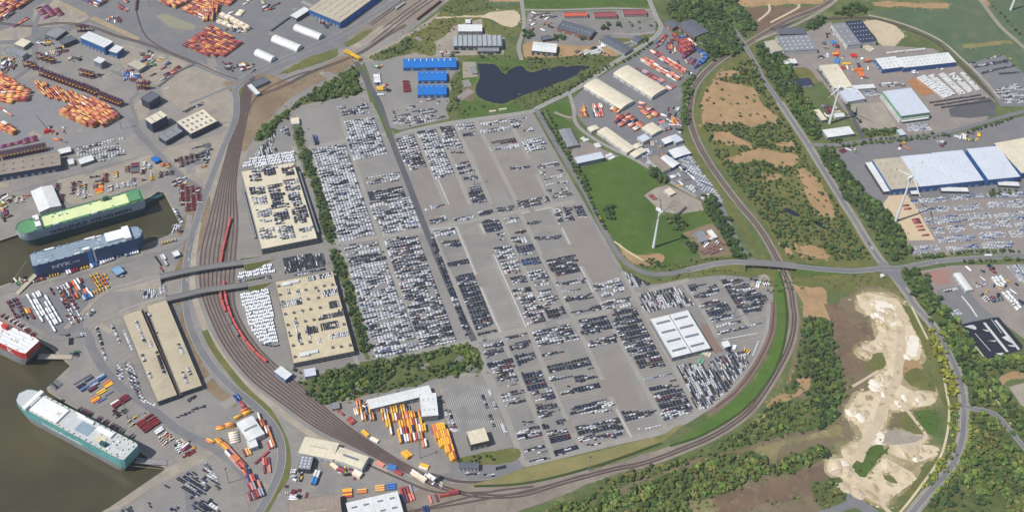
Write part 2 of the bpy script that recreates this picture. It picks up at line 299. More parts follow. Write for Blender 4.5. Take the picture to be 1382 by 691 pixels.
poly('sand_pit', t(4, 4, '195,0 440,0 470,60 440,150 560,150 720,190 690,240 800,260 800,320 640,360 480,290 360,250 270,330 220,420 330,460 460,330 660,460 590,520 480,620 430,640 380,620 270,560 130,550 160,480 60,420 70,340 180,330 160,270 300,200 250,90 200,50'), M_sand, 2)
white_sand = ground_mat('mat_white_sand', lin(238, 230, 214), lin(230, 220, 200), lin(214, 198, 170), .03, .06, .3, f3=.5, contrast=.06)
poly('white_sand', t(4, 4, '395,170 420,155 450,190 440,235 385,225'), white_sand, 1)
poly('white_sand', t(4, 3, '390,-50 490,-30 530,40 540,110 430,120 405,50'), white_sand, 2.5)
poly('white_sand', t(4, 3, '605,200 660,200 680,260 670,330 605,330 600,260'), white_sand, 2.5)
poly('sand_pit', t(4, 4, '450,160 560,150 715,185 640,240 470,240'), M_conc2, 2)
poly('grass_patch', t(4, 4, '230,400 290,310 370,245 470,250 480,270 400,350 330,460 260,440'), M_grass, 1.6)
poly('grass_patch', t(4, 4, '540,60 600,20 690,90 720,150 620,150 560,110'), M_olive, 2)
poly('grass_patch', t(4, 4, '640,20 800,0 810,140 770,170 700,110'), M_grass, 2)
poly('grass_patch', t(4, 4, '440,430 470,430 540,495 500,500 450,470'), M_olive, 1)
poly('grass_patch', t(4, 3, '580,450 700,420 780,500 800,580 690,550 600,500'), M_olive, 2)
poly('grass_patch', t(4, 3, '350,320 430,310 440,390 330,440'), M_olive, 2)
road('sand_track', t(4, 3, '560,0 560,140 560,280 545,400 530,500 470,600 430,700 400,790 330,900 270,1040'), 13, M_sandroad)
road('sand_track', t(4, 3, '230,540 330,480 410,430'), 4, M_sandroad)
road('sand_track', t(4, 4, '600,5 660,80 730,185 650,240 560,255 440,240'), 5, M_sandroad)
road('sand_track', t(4, 4, '240,430 330,520 420,590 440,650 490,700'), 6, M_sandroad)
road('sand_track', t(4, 3, '720,260 760,370 800,470 810,560'), 6, M_heath)
road('brown_track', t(4, 3, '150,-10 200,90 215,130'), 3, M_brown); road('brown_track', t(4, 3, '50,-20 110,130 140,260 170,400 190,470'), 5, M_brown)
poly('verge', t(4, 3, '570,-20 640,20 760,180 860,330 930,500 950,600 900,700 870,900 800,1050 600,1330 560,1380 520,1380 700,1120 800,1000 860,850 870,700 800,560 760,400 700,260 640,140'), M_olive, 1.5)
# yards on the right
poly('factory_yard', pts('1040,62 1122,30 1142,62 1190,62 1260,66 1290,86 1344,138 1330,165 1270,180 1170,190 1140,150 1104,104 1050,92'), M_brownyard)
poly('shop_yard', t(3, 0, '1090,400 1220,400 1290,400 1382,480 1382,560 1150,520'), M_brownyard, 1)
poly('shop_lawn', t(3, 0, '1150,470 1300,460 1380,540 1382,560 1180,540'), M_olive, 1)
poly('car_storage', t(4, 0, '1010,440 1240,365 1390,500 1500,560 1500,720 1230,720 1180,640'), M_asph)
poly('depot_yard', pts('1126,202 1164,196 1284,182 1400,152 1400,290 1190,278 1170,262 1154,250'), M_asph)
poly('pale_yard', t(4, 1, '205,20 430,0 530,170 310,190'), M_conc2)
poly('dark_yard', t(4, 0, '880,740 1080,680 1160,660 1200,700 1200,780 1030,800 900,790'), M_dark)
poly('car_yard', t(4, 2, '430,-30 1500,-40 1500,330 1000,330 650,362 610,300 560,240'), M_brownyard)
poly('turbine_pad', t(4, 2, '440,0 480,-60 600,-65 650,0 790,240 590,245 520,200'), ground_mat('mat_turbine_pad', lin(210, 188, 156), lin(200, 178, 146), lin(216, 198, 168), .03, .06, .3, contrast=.06))
poly('lower_yard', t(4, 2, '690,450 900,412 1500,400 1500,900 1420,930 1200,760 840,691 760,560'), M_brownyard)
poly('car_park', t(4, 2, '800,575 980,545 1110,691 1190,760 970,810 840,691'), M_asph)
poly('tennis_ground', t(4, 2, '700,460 890,430 890,530 800,545'), ground_mat('mat_red_paving', lin(166, 128, 116), lin(158, 122, 112), None, contrast=.08))
poly('small_yard', t(4, 3, '1290,540 1400,510 1400,680 1370,660'), M_conc2)
poly('bare_soil', t(4, 3, '1220,480 1290,430 1400,450 1400,480 1290,490 1230,530'), M_heath, 1.5)
poly('bare_soil', t(4, 4, '1150,590 1200,570 1240,640 1240,740 1150,740'), M_soil, 1.5)
poly('parking_bay', t(4, 4, '170,560 210,553 260,590 400,680 430,720 350,720 250,663 130,700 0,720 -40,700 100,655 195,620'), M_asph)
# industrial strip above the turbine field, school area, yards by the lot
poly('industrial_yard', pts('770,136 800,110 848,82 886,55 896,36 915,50 956,78 944,95 928,118 920,140 919,180 925,200 950,240 976,276 1000,330 1020,352 1008,353 985,330 960,290 945,268 915,250 868,222 828,200 790,170 774,150'), M_asph)
poly('school_yard', pts('712,18 830,14 876,14 886,24 884,44 828,80 800,80 758,76 706,76'), ground_mat('mat_school_yard', lin(142, 136, 130), lin(130, 128, 126), lin(116, 118, 96), .02, .04, .3, contrast=.12))
poly('builders_yard', t(2, 0, '770,300 840,280 1010,300 1150,310 1300,310 1382,340 1382,385 1010,390 800,400'), M_heath, 1)
poly('school_lawn', t(3, 0, '0,260 110,265 100,310 0,300'), M_olive, 1); poly('school_lawn', t(3, 0, '180,240 250,230 240,290 190,300'), M_olive, 1)
poly('shed_yard', pts('492,84 552,74 618,78 622,100 612,130 606,160 540,176 524,172 508,130'), M_lotp)
poly('depot_yard', pts('600,50 612,36 650,26 654,46 682,52 680,74 600,76 545,78'), M_conc2)
poly('jetty_yard', t(2, 0, '360,420 450,420 465,520 365,530'), M_conc2)
poly('field_yard', pts('775,196 790,190 822,206 836,211 778,228 770,210'), M_brownyard)
# --- paved terminal
TERMINAL = pts('394,148 440,138 488,131 503,140 528,190 535,184 552,175 718,150 788,276 828,352 840,366 860,380 882,384 930,376 974,371 1008,374 1044,388 1043,414 1036,446 1020,490 994,528 956,554 928,571 898,582 852,594 828,601 786,611 708,631 680,556 652,502 640,465 552,481 516,489 440,505 396,500 372,502 340,468 318,430 312,390 312,356 322,296 326,258 330,204 342,192 388,156')
poly('terminal_paving', TERMINAL, M_lot)
Z_LOT = Z[0]
for px in ('396,150 456,140 466,194 418,202', '484,222 528,212 535,232 492,242'):
    poly('paving_field', pts(px), M_lotp)
for px in ('569,180 590,176 603,276 575,306 560,262', '602,230 618,226 636,276 610,296', '636,196 664,190 700,268 664,280', '668,210 716,200 738,262 700,268', '760,300 786,284 828,352 836,372 800,386', '792,484 830,466 856,520 868,548 826,560'):
    poly('paving_field', pts(px), M_lotb)
for s in ('418,202 440,276 486,414 508,483', '460,158 497,276 548,414 567,473', '561,178 602,276', '592,174 634,276', '614,168 664,276', '642,164 698,274', '686,160 744,274', '582,310 626,414 642,458', '616,306 660,414 678,450', '646,302 696,414 710,444', '674,294 742,436', '702,288 774,430', '744,282 818,424', '642,462 680,552 708,628', '676,452 720,552 748,618', '714,446 758,552 788,608', '776,434 832,552 852,590', '828,444 886,552 898,580', '840,366 866,414 906,488 944,556', '924,384 946,414 968,456', '396,198 420,276', '975,372 990,400 1010,440'):
    road('terminal_lane', pts(s), 7.5, M_lane)
for s in ('416,200 470,190 530,180', '450,330 500,322 560,312 575,309 640,297 775,272', '566,476 638,460 745,437 816,421 856,400 884,390 930,378', '508,486 552,480 638,462', '708,626 760,614 830,597 900,580 950,552 990,526 1020,488 1036,446 1040,410', '410,204 434,198', '438,280 460,276'):
    road('terminal_lane', pts(s), 9, M_lane)
for s in ('582,310 616,306', '616,307 660,414 676,449', '648,302 698,414 710,442', '704,288 746,280', '746,282 772,336 800,394', '832,552 852,590', '564,180 606,276'):
    road('white_line', pts(s), 1.3, M_line)
for s in ('480,84 488,96 496,112 512,140 528,188 552,250 574,308 618,414 640,460',):
    road('terminal_road', pts(s), 10, M_dark)
poly('verge', t(1, 1, '1145,5 1160,0 1250,230 1235,238'), M_grass)
road('terminal_road', pts('640,461 652,500 682,560 704,620'), 8, M_lane)
road('kerb_road', pts('724,150 752,198 792,264 812,302 830,338 842,362'), 4, M_olive)
poly('lined_lot', t(2, 3, '200,560 450,510 520,540 540,535 640,780 660,880 560,860 420,820 300,860 250,700'), M_lotA)
poly('box_yard', t(2, 4, '280,170 540,110 680,200 700,260 340,330'), M_lotp)
poly('office_yard', t(2, 4, '330,360 740,340 770,400 640,460 400,480 320,440'), M_asph)
poly('hedge_ground', t(2, 4, '330,330 420,310 710,260 730,340 480,380 345,350'), M_olive, 1)
# --- port side surfaces
poly('container_yard', pts('-80,-80 600,-80 590,-10 540,30 480,60 400,84 330,112 300,98 200,66 150,40 120,30 60,60 0,60 -80,60'), M_asph)
poly('container_yard', pts('-80,70 60,130 140,130 190,160 180,178 100,200 60,215 -80,240'), ground_mat('mat_yard_grey', lin(142, 140, 138), lin(132, 132, 134), lin(152, 148, 142), .01, .04, .3, f3=.5, contrast=.08))
poly('sandy_yard', t(0, 0, '230,60 380,0 560,90 600,120 520,160 240,180'), M_conc2, 1); poly('sandy_yard', t(0, 0, '0,210 180,170 220,240 0,280'), M_conc2, 1)
poly('sandy_yard', t(0, 0, '1080,590 1240,470 1400,440 1560,560 1700,690 1500,800 1300,760 1130,680'), M_conc2, 1)
poly('sandy_yard', t(0, 0, '830,300 1200,400 1250,460 1090,560 950,590 820,420'), M_conc2, 1)
poly('sandy_yard', t(0, 1, '890,30 960,-10 1010,50 960,130 900,100'), M_conc2, 1)
poly('sandy_yard', t(0, 1, '390,530 820,420 1060,340 1170,440 1150,480 830,610 480,691'), M_conc2, 1)
poly('sandy_yard', t(0, 1, '1080,320 1382,250 1560,180 1680,60 1750,100 1600,500 1480,690 1382,620'), M_conc2, 1)
poly('sandy_yard', t(1, 0, '0,470 130,560 -10,600 -60,560'), M_conc2, 1); poly('sandy_yard', t(1, 0, '60,650 180,640 200,760 160,860 40,800'), M_conc2, 1)
poly('sandy_yard', t(0, 1, '320,170 500,190 450,260 380,300'), M_brownyard, 1)
straw = ground_mat('mat_stone_setts', lin(172, 154, 122), lin(162, 146, 118), lin(184, 168, 136), .03, .08, .4, contrast=.08, stripe=(rad(-35), 4.0, .2, lin(146, 128, 100)))
poly('paved_strip', t(0, 0, '380,20 420,20 590,95 560,110'), straw); poly('paved_strip', t(0, 0, '600,130 640,112 950,260 920,278'), straw)
poly('paved_strip', t(0, 0, '1050,110 1120,95 1330,180 1300,210 1150,190'), ground_mat('mat_sett_green', lin(150, 146, 122), lin(142, 140, 122), None, contrast=.08))
poly('lorry_park', t(0, 2, '30,650 300,600 480,520 720,470 740,560 600,640 560,760 560,860 440,890 340,870 150,790'), M_asph)
poly('lined_lot', t(0, 2, '860,440 1060,370 1170,460 1060,500 850,545'), M_lots); poly('lined_lot', t(0, 2, '760,600 920,550 1130,520 1130,600 1000,640 600,800 590,760'), M_lots)
poly('lined_lot', t(0, 3, '655,130 760,95 900,340 770,420 720,390'), M_lots)
poly('lined_lot', t(0, 4, '800,691 1050,520 1200,440 1382,330 1560,380 1660,560 1700,760 1200,820 700,820'), M_lots)
poly('lined_lot', t(0, 3, '860,640 1120,680 1382,560 1500,640 1600,720 1382,800 1200,760'), M_lotp)
poly('quay_paving', t(0, 4, '1125,400 1382,270 1450,300 1382,350 1200,440 1050,520 800,680 700,691'), M_conc2)
poly('rail_soil', pts('300,112 356,100 400,110 455,78 476,80 470,92 396,130 350,176 330,205 322,190 330,150'), M_soil, 1)
poly('rail_soil', pts('476,62 545,40 612,-10 640,-60 600,-60 520,14 470,52'), M_ballpale, 1)
poly('rail_soil', pts('486,82 520,62 560,40 600,12 612,0 560,50 520,76 500,84'), M_conc2, 1)
poly('grass_wedge', t(1, 0, '510,490 720,390 880,335 905,345 880,390 660,470 540,495'), M_olive, 1.5); poly('grass_wedge', t(1, 0, '940,300 1080,215 1130,205 1060,270 960,325'), M_olive, 1)
poly('grass_wedge', t(1, 0, '225,610 270,595 300,690 300,760 250,700'), M_olive, 1)
poly('grass_bank', t(1, 0, '1110,400 1200,350 1382,250 1500,200 1560,370 1382,360 1260,400'), M_olive, 2)
poly('rail_soil', t(0, 2, '1170,180 1382,-60 1420,0 1382,200 1300,400 1250,500 1180,470 1240,260'), M_soil, 1)
poly('rail_soil', t(0, 3, '1170,0 1250,-60 1260,100 1330,300 1450,500 1600,640 1560,680 1400,560 1382,520 1250,200'), M_soil, 1)
# patched paving on the port side
for i_ in range(150):
    px_ = (R_.uniform(0, 640), R_.uniform(0, 690))
    if px_[0] > 320 and 140 < px_[1] < 480: continue
    c_ = G(*px_); a_ = R_.choice([ANG, ANG+1.57, rad(-35), rad(50)])+R_.gauss(0, .05); l_, w_ = R_.uniform(8, 50), R_.uniform(5, 16)
    if inside(c_[None], np.array(shore_chain))[0] or any(inside((c_+np.array([math.cos(k), math.sin(k)])*30)[None], np.array(shore_chain))[0] for k in (0, 1.57, 3.14, 4.71)): continue
    e1, e2 = np.array([math.cos(a_), math.sin(a_)])*l_/2, np.array([-math.sin(a_), math.cos(a_)])*w_/2
    Z[0] += .0004; q_ = [c_-e1-e2, c_+e1-e2, c_+e1+e2, c_-e1+e2]
    o = obj('paving_patch', mesh('paving_patch', [(*p_, Z[0]) for p_ in q_], [[0, 1, 2, 3]]), R_.choice([M_conc, M_asph, M_lotp, M_conc2, M_lane, M_brownyard])); o['kind'] = 'structure'
for i_ in range(46):
    g_ = G(R_.uniform(560, 1000), R_.uniform(180, 600))
    if not inside(g_[None], W(TERMINAL))[0]: continue
    l_, w_ = R_.uniform(15, 60), R_.uniform(6, 25); Z[0] += .0004
    o = obj('paving_patch', mesh('paving_patch', [(*(g_+EB*sx*w_/2+EA*sy*l_/2), Z[0]) for sx, sy in ((-1, -1), (1, -1), (1, 1), (-1, 1))], [[0, 1, 2, 3]]), R_.choice([M_lot, M_lotb, M_lotp, M_lot])); o['kind'] = 'structure'
# --- railway yard and lines
YL = smooth(W(pts('334,100 322,140 310,190 296,240 280,300 270,340 269,385 279,420 300,465 335,510 380,545 430,580 480,604 540,634 590,652')), 6)
YR = smooth(W(pts('344,104 336,150 326,200 319,250 322,300 319,350 317,400 325,430 347,465 377,495 412,525 452,560 492,590 545,624 592,648')), 6)
Z[0] += .0015; n = len(YL)
o = obj('rail_ballast', mesh('rail_ballast', [(*p, Z[0]) for p in YL]+[(*p, Z[0]) for p in YR], [[i, n+i, n+i+1, i+1] for i in range(n-1)]), M_ballast); o['kind'] = 'structure'
def track(P, w=3.2, bed=True):
    P = np.asarray(P)
    if bed:
        Z[0] += .0015; o = obj('track_bed', ribbon_mesh('track_bed', P, w, Z[0]), ground_mat('mat_track_bed', lin(94, 76, 71), lin(84, 68, 66), lin(108, 92, 84), .03, .1, .6, contrast=.14)); o['kind'] = 'structure'
    T = np.gradient(P[:, :2], axis=0); T /= np.linalg.norm(T, axis=1, keepdims=True); Nn = np.stack([-T[:, 1], T[:, 0]], 1)
    vs, fs = [], []
    for s in (-.72, .72):
        for q in (-.11, .11):
            vs += [(*(p+nn_*(s+q)), Z[0]+.12) for p, nn_ in zip(P, Nn)]
    n = len(P)
    for k in (0, 2): fs += [[k*n+i, (k+1)*n+i, (k+1)*n+i+1, k*n+i+1] for i in range(n-1)]
    o = obj('rails', mesh('rails', vs, fs), M_steel); o['kind'] = 'structure'
for f in np.linspace(.04, .96, 9): track(YL*(1-f)+YR*f, 2.3)
Y6 = YL*.28+YR*.72
pale = ground_mat('mat_gravel_path', lin(176, 166, 150), lin(164, 154, 138), lin(150, 138, 120), .03, .06, .3, contrast=.08)
road('rail_path', pts('268,300 262,340 260,385 270,424 290,466 326,513 372,550 420,586 470,610 525,634'), 9, pale)
road('grass_strip', pts('276,446 292,476 330,524 360,552 376,578 386,604 386,640 372,664 356,692'), 9, M_olive)
def line(px, beds, w=3.0, gap=4.2):
    P = smooth(W(px), 8); T = np.gradient(P, axis=0); T /= np.linalg.norm(T, axis=1, keepdims=True); Nn = np.stack([-T[:, 1], T[:, 0]], 1)
    for k in range(beds): track(P+Nn*(k-(beds-1)/2)*gap, w)
CURVE = pts('560,640 590,655 640,668 700,668 760,651 828,633 868,625 918,607 968,585 1008,557 1030,530 1052,494 1066,464 1072,434 1070,412 1066,388 1054,360 1036,326 1020,302 998,276 972,242 952,212 938,184 931,158 932,138 938,116 956,94 980,76 998,66 1018,54 1038,42 1068,26 1104,12 1140,-10 1200,-50')
road('rail_embankment', CURVE, 15, M_ballpale)
poly('rail_soil', pts('560,648 620,652 700,652 790,634 830,625 900,604 912,600 960,590 830,640 770,664 700,690 640,720 520,720 470,700 560,665'), M_ballpale, 1)
line(CURVE, 2)
line(pts('1038,42 1080,30 1120,26 1172,25 1200,31 1232,43 1264,58 1288,80 1312,102 1340,132'), 2); 
road('rail_path', pts('1172,21 1206,29 1240,41 1272,57 1298,80 1322,102 1350,134'), 5, pale)
road('track_verge', t(3, 3, '1085,-30 1082,60 1060,200 960,400 830,570 660,720'), 10, ground_mat('mat_red_ballast', lin(132, 110, 100), lin(120, 100, 92), lin(142, 122, 108), .03, .06, .4, contrast=.12))
line(t(3, 3, '1085,-30 1082,60 1060,200 960,400 830,570 690,680'), 1, 2.6)
line(pts('470,596 520,622 560,638 584,640 616,649 650,650 680,646'), 1, 4)
line(pts('560,690 640,676 720,660 790,640'), 1, 3); line(pts('500,700 580,684 660,664 720,656'), 1, 3); line(pts('440,604 490,624 540,646 590,664 660,664'), 1, 3)
line(pts('0,32 40,36 80,32 120,36 160,50 190,58 230,72 268,88 300,102 330,112'), 2); line(pts('190,-10 184,10 188,30 196,48 210,60 240,76'), 1)
line(pts('344,130 380,118 420,98 458,84 490,70 520,50 548,34'), 2); line(pts('330,160 352,126 400,102 440,92'), 1)
line(pts('600,-14 560,12 500,58'), 3, 3, 9); line(pts('560,-10 530,12 500,34'), 2, 3, 6)
poly('wall_strip', pts('472,74 500,58 520,40 512,36 490,54 468,66'), M_conc2)
# grass banks along the curve
poly('bank_grass', pts('1046,366 1048,414 1048,444 1038,480 1018,514 974,552 940,577 910,598 914,600 950,586 1002,553 1038,513 1054,478 1061,444 1060,414 1054,380 1050,366'), M_bright)
road('dark_green_strip', pts('1052,366 1058,390 1062,420 1061,446 1054,479 1038,513 1002,554 950,586 904,602'), 3.5, M_darkstrip)  # narrow dark green strip along the outer edge of the bank
poly('bank_grass', pts('922,180 928,178 936,198 952,226 976,258 988,276 1012,312 1034,348 1038,356 1030,352 1004,314 976,276 946,236 934,212'), M_olive)
poly('dike_grass', pts('672,644 700,633 708,632 786,613 828,603 888,588 912,576 920,574 894,596 880,602 828,620 780,636 720,650 660,654 636,655'), M_drygrass, .8)
road('dark_green_strip', pts('640,656 700,653 760,641 828,621 884,601 894,598'), 4, M_darkstrip)  # darker green strip along the lower edge of the dike
# --- roads
def strip(name, px, w, mat=None, mark=True, wing=None):
    P = road(name, px, w, mat or M_asph)
    if wing: pass
    if mark:
        for s in ((-1, 1) if w > 7 else (0,)):
            T = np.gradient(P, axis=0); T /= np.linalg.norm(T, axis=1, keepdims=True); Nn = np.stack([-T[:, 1], T[:, 0]], 1)
            Z[0] += .0015; o = obj('road_marking', ribbon_mesh('road_marking', P+Nn*s*(w/2-.6), .35, Z[0]), M_line); o['kind'] = 'structure'
    return P
verge = ground_mat('mat_road_verge', lin(158, 150, 134), lin(148, 142, 128), lin(132, 130, 104), .03, .06, .3, contrast=.1)
for px in ('1052,138 1088,192 1104,218 1140,276 1154,298 1172,328 1190,354 1208,374 1224,396 1236,414 1256,436 1274,464 1286,488 1296,514 1300,534 1301,552 1299,588 1290,618 1274,642 1252,666 1232,690 1200,730',):
    road('road_shoulder', pts(px), 16, verge)
strip('main_road', pts('960,-10 972,18 996,48 1016,80 1032,110 1052,138 1088,192 1104,218 1140,276 1154,298 1172,328 1190,354 1208,374 1224,396 1236,414 1256,436 1274,464 1286,488 1296,514 1300,534 1301,552 1299,588 1290,618 1274,642 1252,666 1232,690 1200,730'), 9)
strip('side_road', pts('1301,548 1316,552 1330,554 1346,561 1364,582 1384,606 1410,640'), 8)
poly('junction', t(4, 2, '400,400 440,385 520,430 640,395 700,390 700,410 560,450 560,480 610,560 560,560 480,480 400,450'), M_asph)
strip('cross_road', pts('1190,362 1216,362 1248,356 1284,351 1382,345 1450,340'), 11)
strip('port_road', pts('560,-22 536,0 476,38 428,62 356,92 322,112'), 15, M_asph)
strip('port_road', pts('334,108 318,122 319,138 317,162 302,198 288,234 276,266 266,296 257,328 252,356 250,388 253,424 260,448 276,480 306,516 342,546 360,564 374,584 380,606 378,632 366,662 346,696 320,740'), 12, M_asph)
strip('port_road', pts('322,112 300,104 276,94 262,88'), 8, M_asph); strip('port_road', pts('322,114 300,122 276,132 256,140'), 8)
strip('yard_road', pts('-60,390 8,424 60,452 86,456 112,448 130,436 160,424 182,415 204,409'), 9, M_conc, False); strip('yard_road', pts('112,444 120,456 124,470 140,498 166,526 200,548 240,580 276,598 310,620 340,650'), 12, M_asph, False)
strip('yard_road', pts('88,444 110,424 130,404 148,392 166,388 200,378'), 7, M_conc2, False)
strip('quay_road', pts('-30,270 0,262 94,236 166,216 214,204 222,200'), 9, M_conc, False); strip('quay_road', pts('176,160 186,178 204,198 222,218 240,236 262,250 276,262'), 11, M_asph, False)
strip('quay_road', pts('0,395 60,380 130,362 200,342 240,330 252,312 256,290'), 9, M_conc, False)
strip('yard_road', pts('150,96 180,110 186,124 176,136 180,150 186,166'), 6, M_asph, False); strip('yard_road', pts('262,88 240,98 214,118'), 6, M_dark, False)
strip('yard_road', pts('-40,140 40,90 46,40 60,10 90,-20'), 9, M_asph, False)
strip('upper_road', pts('870,-20 876,0 886,24 892,38 880,54 848,74 828,86 782,118 738,140 726,146 712,152 640,162 600,168 552,178 534,184'), 9, ground_mat('mat_pale_road', lin(156, 152, 146), lin(148, 145, 140), lin(164, 158, 148), .02, .05, .3, contrast=.06))
P = road('lot_road', pts('724,148 752,198 792,264 810,302 828,334 840,350 856,362 878,370 908,369 930,364'), 9, M_asph)
strip('street', pts('702,-20 704,2 707,26 706,44 700,64 704,82'), 8, MATS['mat_pale_road'], False); strip('street', pts('706,14 760,14 828,12 878,14'), 6, MATS['mat_pale_road'], False)
strip('street', pts('768,126 774,146 778,168 802,188 828,202 868,222 912,250 940,266'), 7, MATS['mat_pale_road'], False); strip('street', pts('748,152 764,158 778,160'), 6, verge, False)
strip('street', pts('832,62 856,56 880,52'), 5, MATS['mat_pale_road'], False); strip('street', pts('828,46 860,47 884,44'), 6, MATS['mat_pale_road'], False)
strip('street', pts('1104,94 1124,120 1140,138 1166,190'), 8, M_dark, False); strip('street', pts('1092,196 1130,196 1170,190 1240,184 1284,178 1340,162 1400,146'), 9, M_asph, False)
strip('street', pts('1316,-10 1330,10 1350,36 1372,56 1400,80'), 9, verge, False)
strip('street', pts('1020,56 1050,44 1090,26 1120,8 1140,-10'), 7, verge, False)
for s in ('1230,414 1240,434 1252,458', '1274,510 1278,534 1281,552 1278,586 1266,622 1232,670 1214,692', '1324,510 1344,538 1352,552 1364,571 1362,576', '829,326 848,340 868,352'):
    road('footpath', pts(s), 3.2, M_path)
ZG = Z[0]

# ------------------------------------------------------------ building blocks for things
def tag(o, label, cat, group=None, kind=None):
    o['label'] = label; o['category'] = cat
    if group: o['group'] = group
    if kind: o['kind'] = kind
    return o
def empty(name, loc, rz=0.):
    e = bpy.data.objects.new(name, None); COL.objects.link(e); e.location = loc; e.rotation_euler = (0, 0, rz); e.empty_display_size = 1; return e
UNIT = {}
def unit_box(mat):
    if mat.name not in UNIT:
        v = [(x, y, z) for z in (0, 1) for y in (-.5, .5) for x in (-.5, .5)]
        me = mesh('box_'+mat.name, v, [[0, 2, 3, 1], [4, 5, 7, 6], [0, 1, 5, 4], [2, 6, 7, 3], [0, 4, 6, 2], [1, 3, 7, 5]]); me.materials.append(mat); UNIT[mat.name] = me
    return UNIT[mat.name]
def bx(name, parent, mat, c, size, rz=0., rx=0., ry=0.):
    """a box part: c is the centre of its underside in the parent's frame"""
    o = obj(name, unit_box(mat), None, parent); o.location = c; o.scale = size; o.rotation_euler = (rx, ry, rz); return o
class MB:
    """collects shapes for one mesh"""
    def __init__(s): s.v = []; s.f = []; s.m = []
    def add(s, v, f, mi=0):
        n = len(s.v); s.v += [tuple(map(float, p)) for p in v]; s.f += [[n+i for i in q] for q in f]; s.m += [mi]*len(f)
    def box(s, x0, x1, y0, y1, z0, z1, mi=0, top=1., tx=None):
        cx_, cy_ = (x0+x1)/2, (y0+y1)/2; tx = top if tx is None else tx
        lo = [(x0, y0, z0), (x1, y0, z0), (x1, y1, z0), (x0, y1, z0)]; hi = [(cx_+(x-cx_)*tx, cy_+(y-cy_)*top, z1) for x, y, _ in lo]
        s.add(lo+hi, [[3, 2, 1, 0], [4, 5, 6, 7], [0, 1, 5, 4], [1, 2, 6, 5], [2, 3, 7, 6], [3, 0, 4, 7]], mi)
    def cyl(s, p0, p1, r0, r1, n=8, mi=0):
        p0, p1 = Vector(p0), Vector(p1); d = (p1-p0).normalized(); a = d.orthogonal().normalized(); b = d.cross(a)
        v = [p+(a*math.cos(2*math.pi*i/n)+b*math.sin(2*math.pi*i/n))*r for p, r in ((p0, r0), (p1, r1)) for i in range(n)]
        s.add(v, [[i, (i+1) % n, n+(i+1) % n, n+i] for i in range(n)]+[list(range(n))[::-1], list(range(n, 2*n))], mi)
    def build(s, name, mats, parent=None):
        me = bpy.data.meshes.new(name); me.from_pydata(s.v, [], s.f); 
        for mm_ in mats: me.materials.append(mm_)
        me.polygons.foreach_set('material_index', s.m); me.update()
        return obj(name, me, None, parent)
    def data(s, name, mats):
        me = bpy.data.meshes.new(name); me.from_pydata(s.v, [], s.f)
        for mm_ in mats: me.materials.append(mm_)
        me.polygons.foreach_set('material_index', s.m); me.update(); return me
def big_mesh(name, tv, tf, pos, yaw, size, fcol, mat):
    """many small bodies as one mesh: template verts/quads, per-body position, yaw, size and per-body face colours (N, F, 3)"""
    tv = np.asarray(tv, float); tf = np.asarray(tf, int); n = len(pos)
    c, s = np.cos(yaw)[:, None], np.sin(yaw)[:, None]; V = tv[None]*size[:, None, :]
    X = V[:, :, 0]*c-V[:, :, 1]*s+pos[:, None, 0]; Y = V[:, :, 0]*s+V[:, :, 1]*c+pos[:, None, 1]; Zz = V[:, :, 2]+pos[:, None, 2]
    co = np.stack([X, Y, Zz], 2).reshape(-1, 3); F = (tf[None]+(np.arange(n)*len(tv))[:, None, None]).reshape(-1, tf.shape[1])
    me = bpy.data.meshes.new(name); me.vertices.add(len(co)); me.vertices.foreach_set('co', co.astype('f4').ravel())
    k = tf.shape[1]; me.loops.add(F.size); me.loops.foreach_set('vertex_index', F.astype('i4').ravel())
    me.polygons.add(len(F)); me.polygons.foreach_set('loop_start', (np.arange(len(F))*k).astype('i4')); me.polygons.foreach_set('loop_total', np.full(len(F), k, 'i4'))
    a = me.attributes.new('col', 'FLOAT_COLOR', 'FACE'); cc = np.ones((len(F), 4), 'f4'); cc[:, :3] = fcol.reshape(-1, 3); a.data.foreach_set('color', cc.ravel())
    me.update(calc_edges=True); me.validate(); me.materials.append(mat); return obj(name, me)
K = .9
M_glass = plain('mat_dark_glass', (.015, .018, .024), .15, var=.05); M_tyre = plain('mat_tyre', (.02, .02, .02), .9)
M_white = plain('mat_white_sheet', lin(226, 227, 223), .5, var=.08, rib=(0, 6., .1)); M_whitew = plain('mat_white_wall', lin(205, 205, 200), .7)
M_cream = plain('mat_cream_roof', lin(224, 213, 186), .6, var=.09, rib=(0, 6., .08)); M_grey = plain('mat_grey_roof', lin(140, 142, 144), .6, var=.1, rib=(0, 4., .12)); M_dgrey = plain('mat_slate_roof', lin(98, 102, 110), .6, var=.1, rib=(0, 4., .1))
M_brownr = plain('mat_brown_roof', lin(150, 136, 122), .8, var=.1, rib=(0, 5., .1)); M_beige = plain('mat_beige_roof', lin(188, 178, 156), .8, var=.09, rib=(0, 5., .07))
M_blue = plain('mat_blue_sheet', lin(24, 116, 200), .5, var=.06, rib=(0, 3., .12)); M_bluew = plain('mat_blue_wall', lin(52, 98, 160), .6); M_navy = plain('mat_navy_wall', lin(52, 66, 98), .6)
M_red = plain('mat_red_tile', lin(196, 92, 70), .8, var=.12, scale=.4); M_dred = plain('mat_dark_red_tile', lin(150, 74, 78), .8, var=.12, scale=.4); M_green = plain('mat_green_wall', lin(122, 172, 136), .6); M_darkw = plain('mat_dark_wall', lin(78, 78, 84), .8)
M_greyw = plain('mat_grey_wall', lin(130, 132, 136), .8); M_brick = plain('mat_brick_wall', lin(150, 104, 88), .9, var=.15); M_paleroof = plain('mat_pale_roof', lin(206, 212, 220), .5, var=.06, rib=(0, 5., .06)); M_solar = plain('mat_solar_panel', lin(58, 62, 84), .35, var=.12, rib=(0, 1.7, .25))
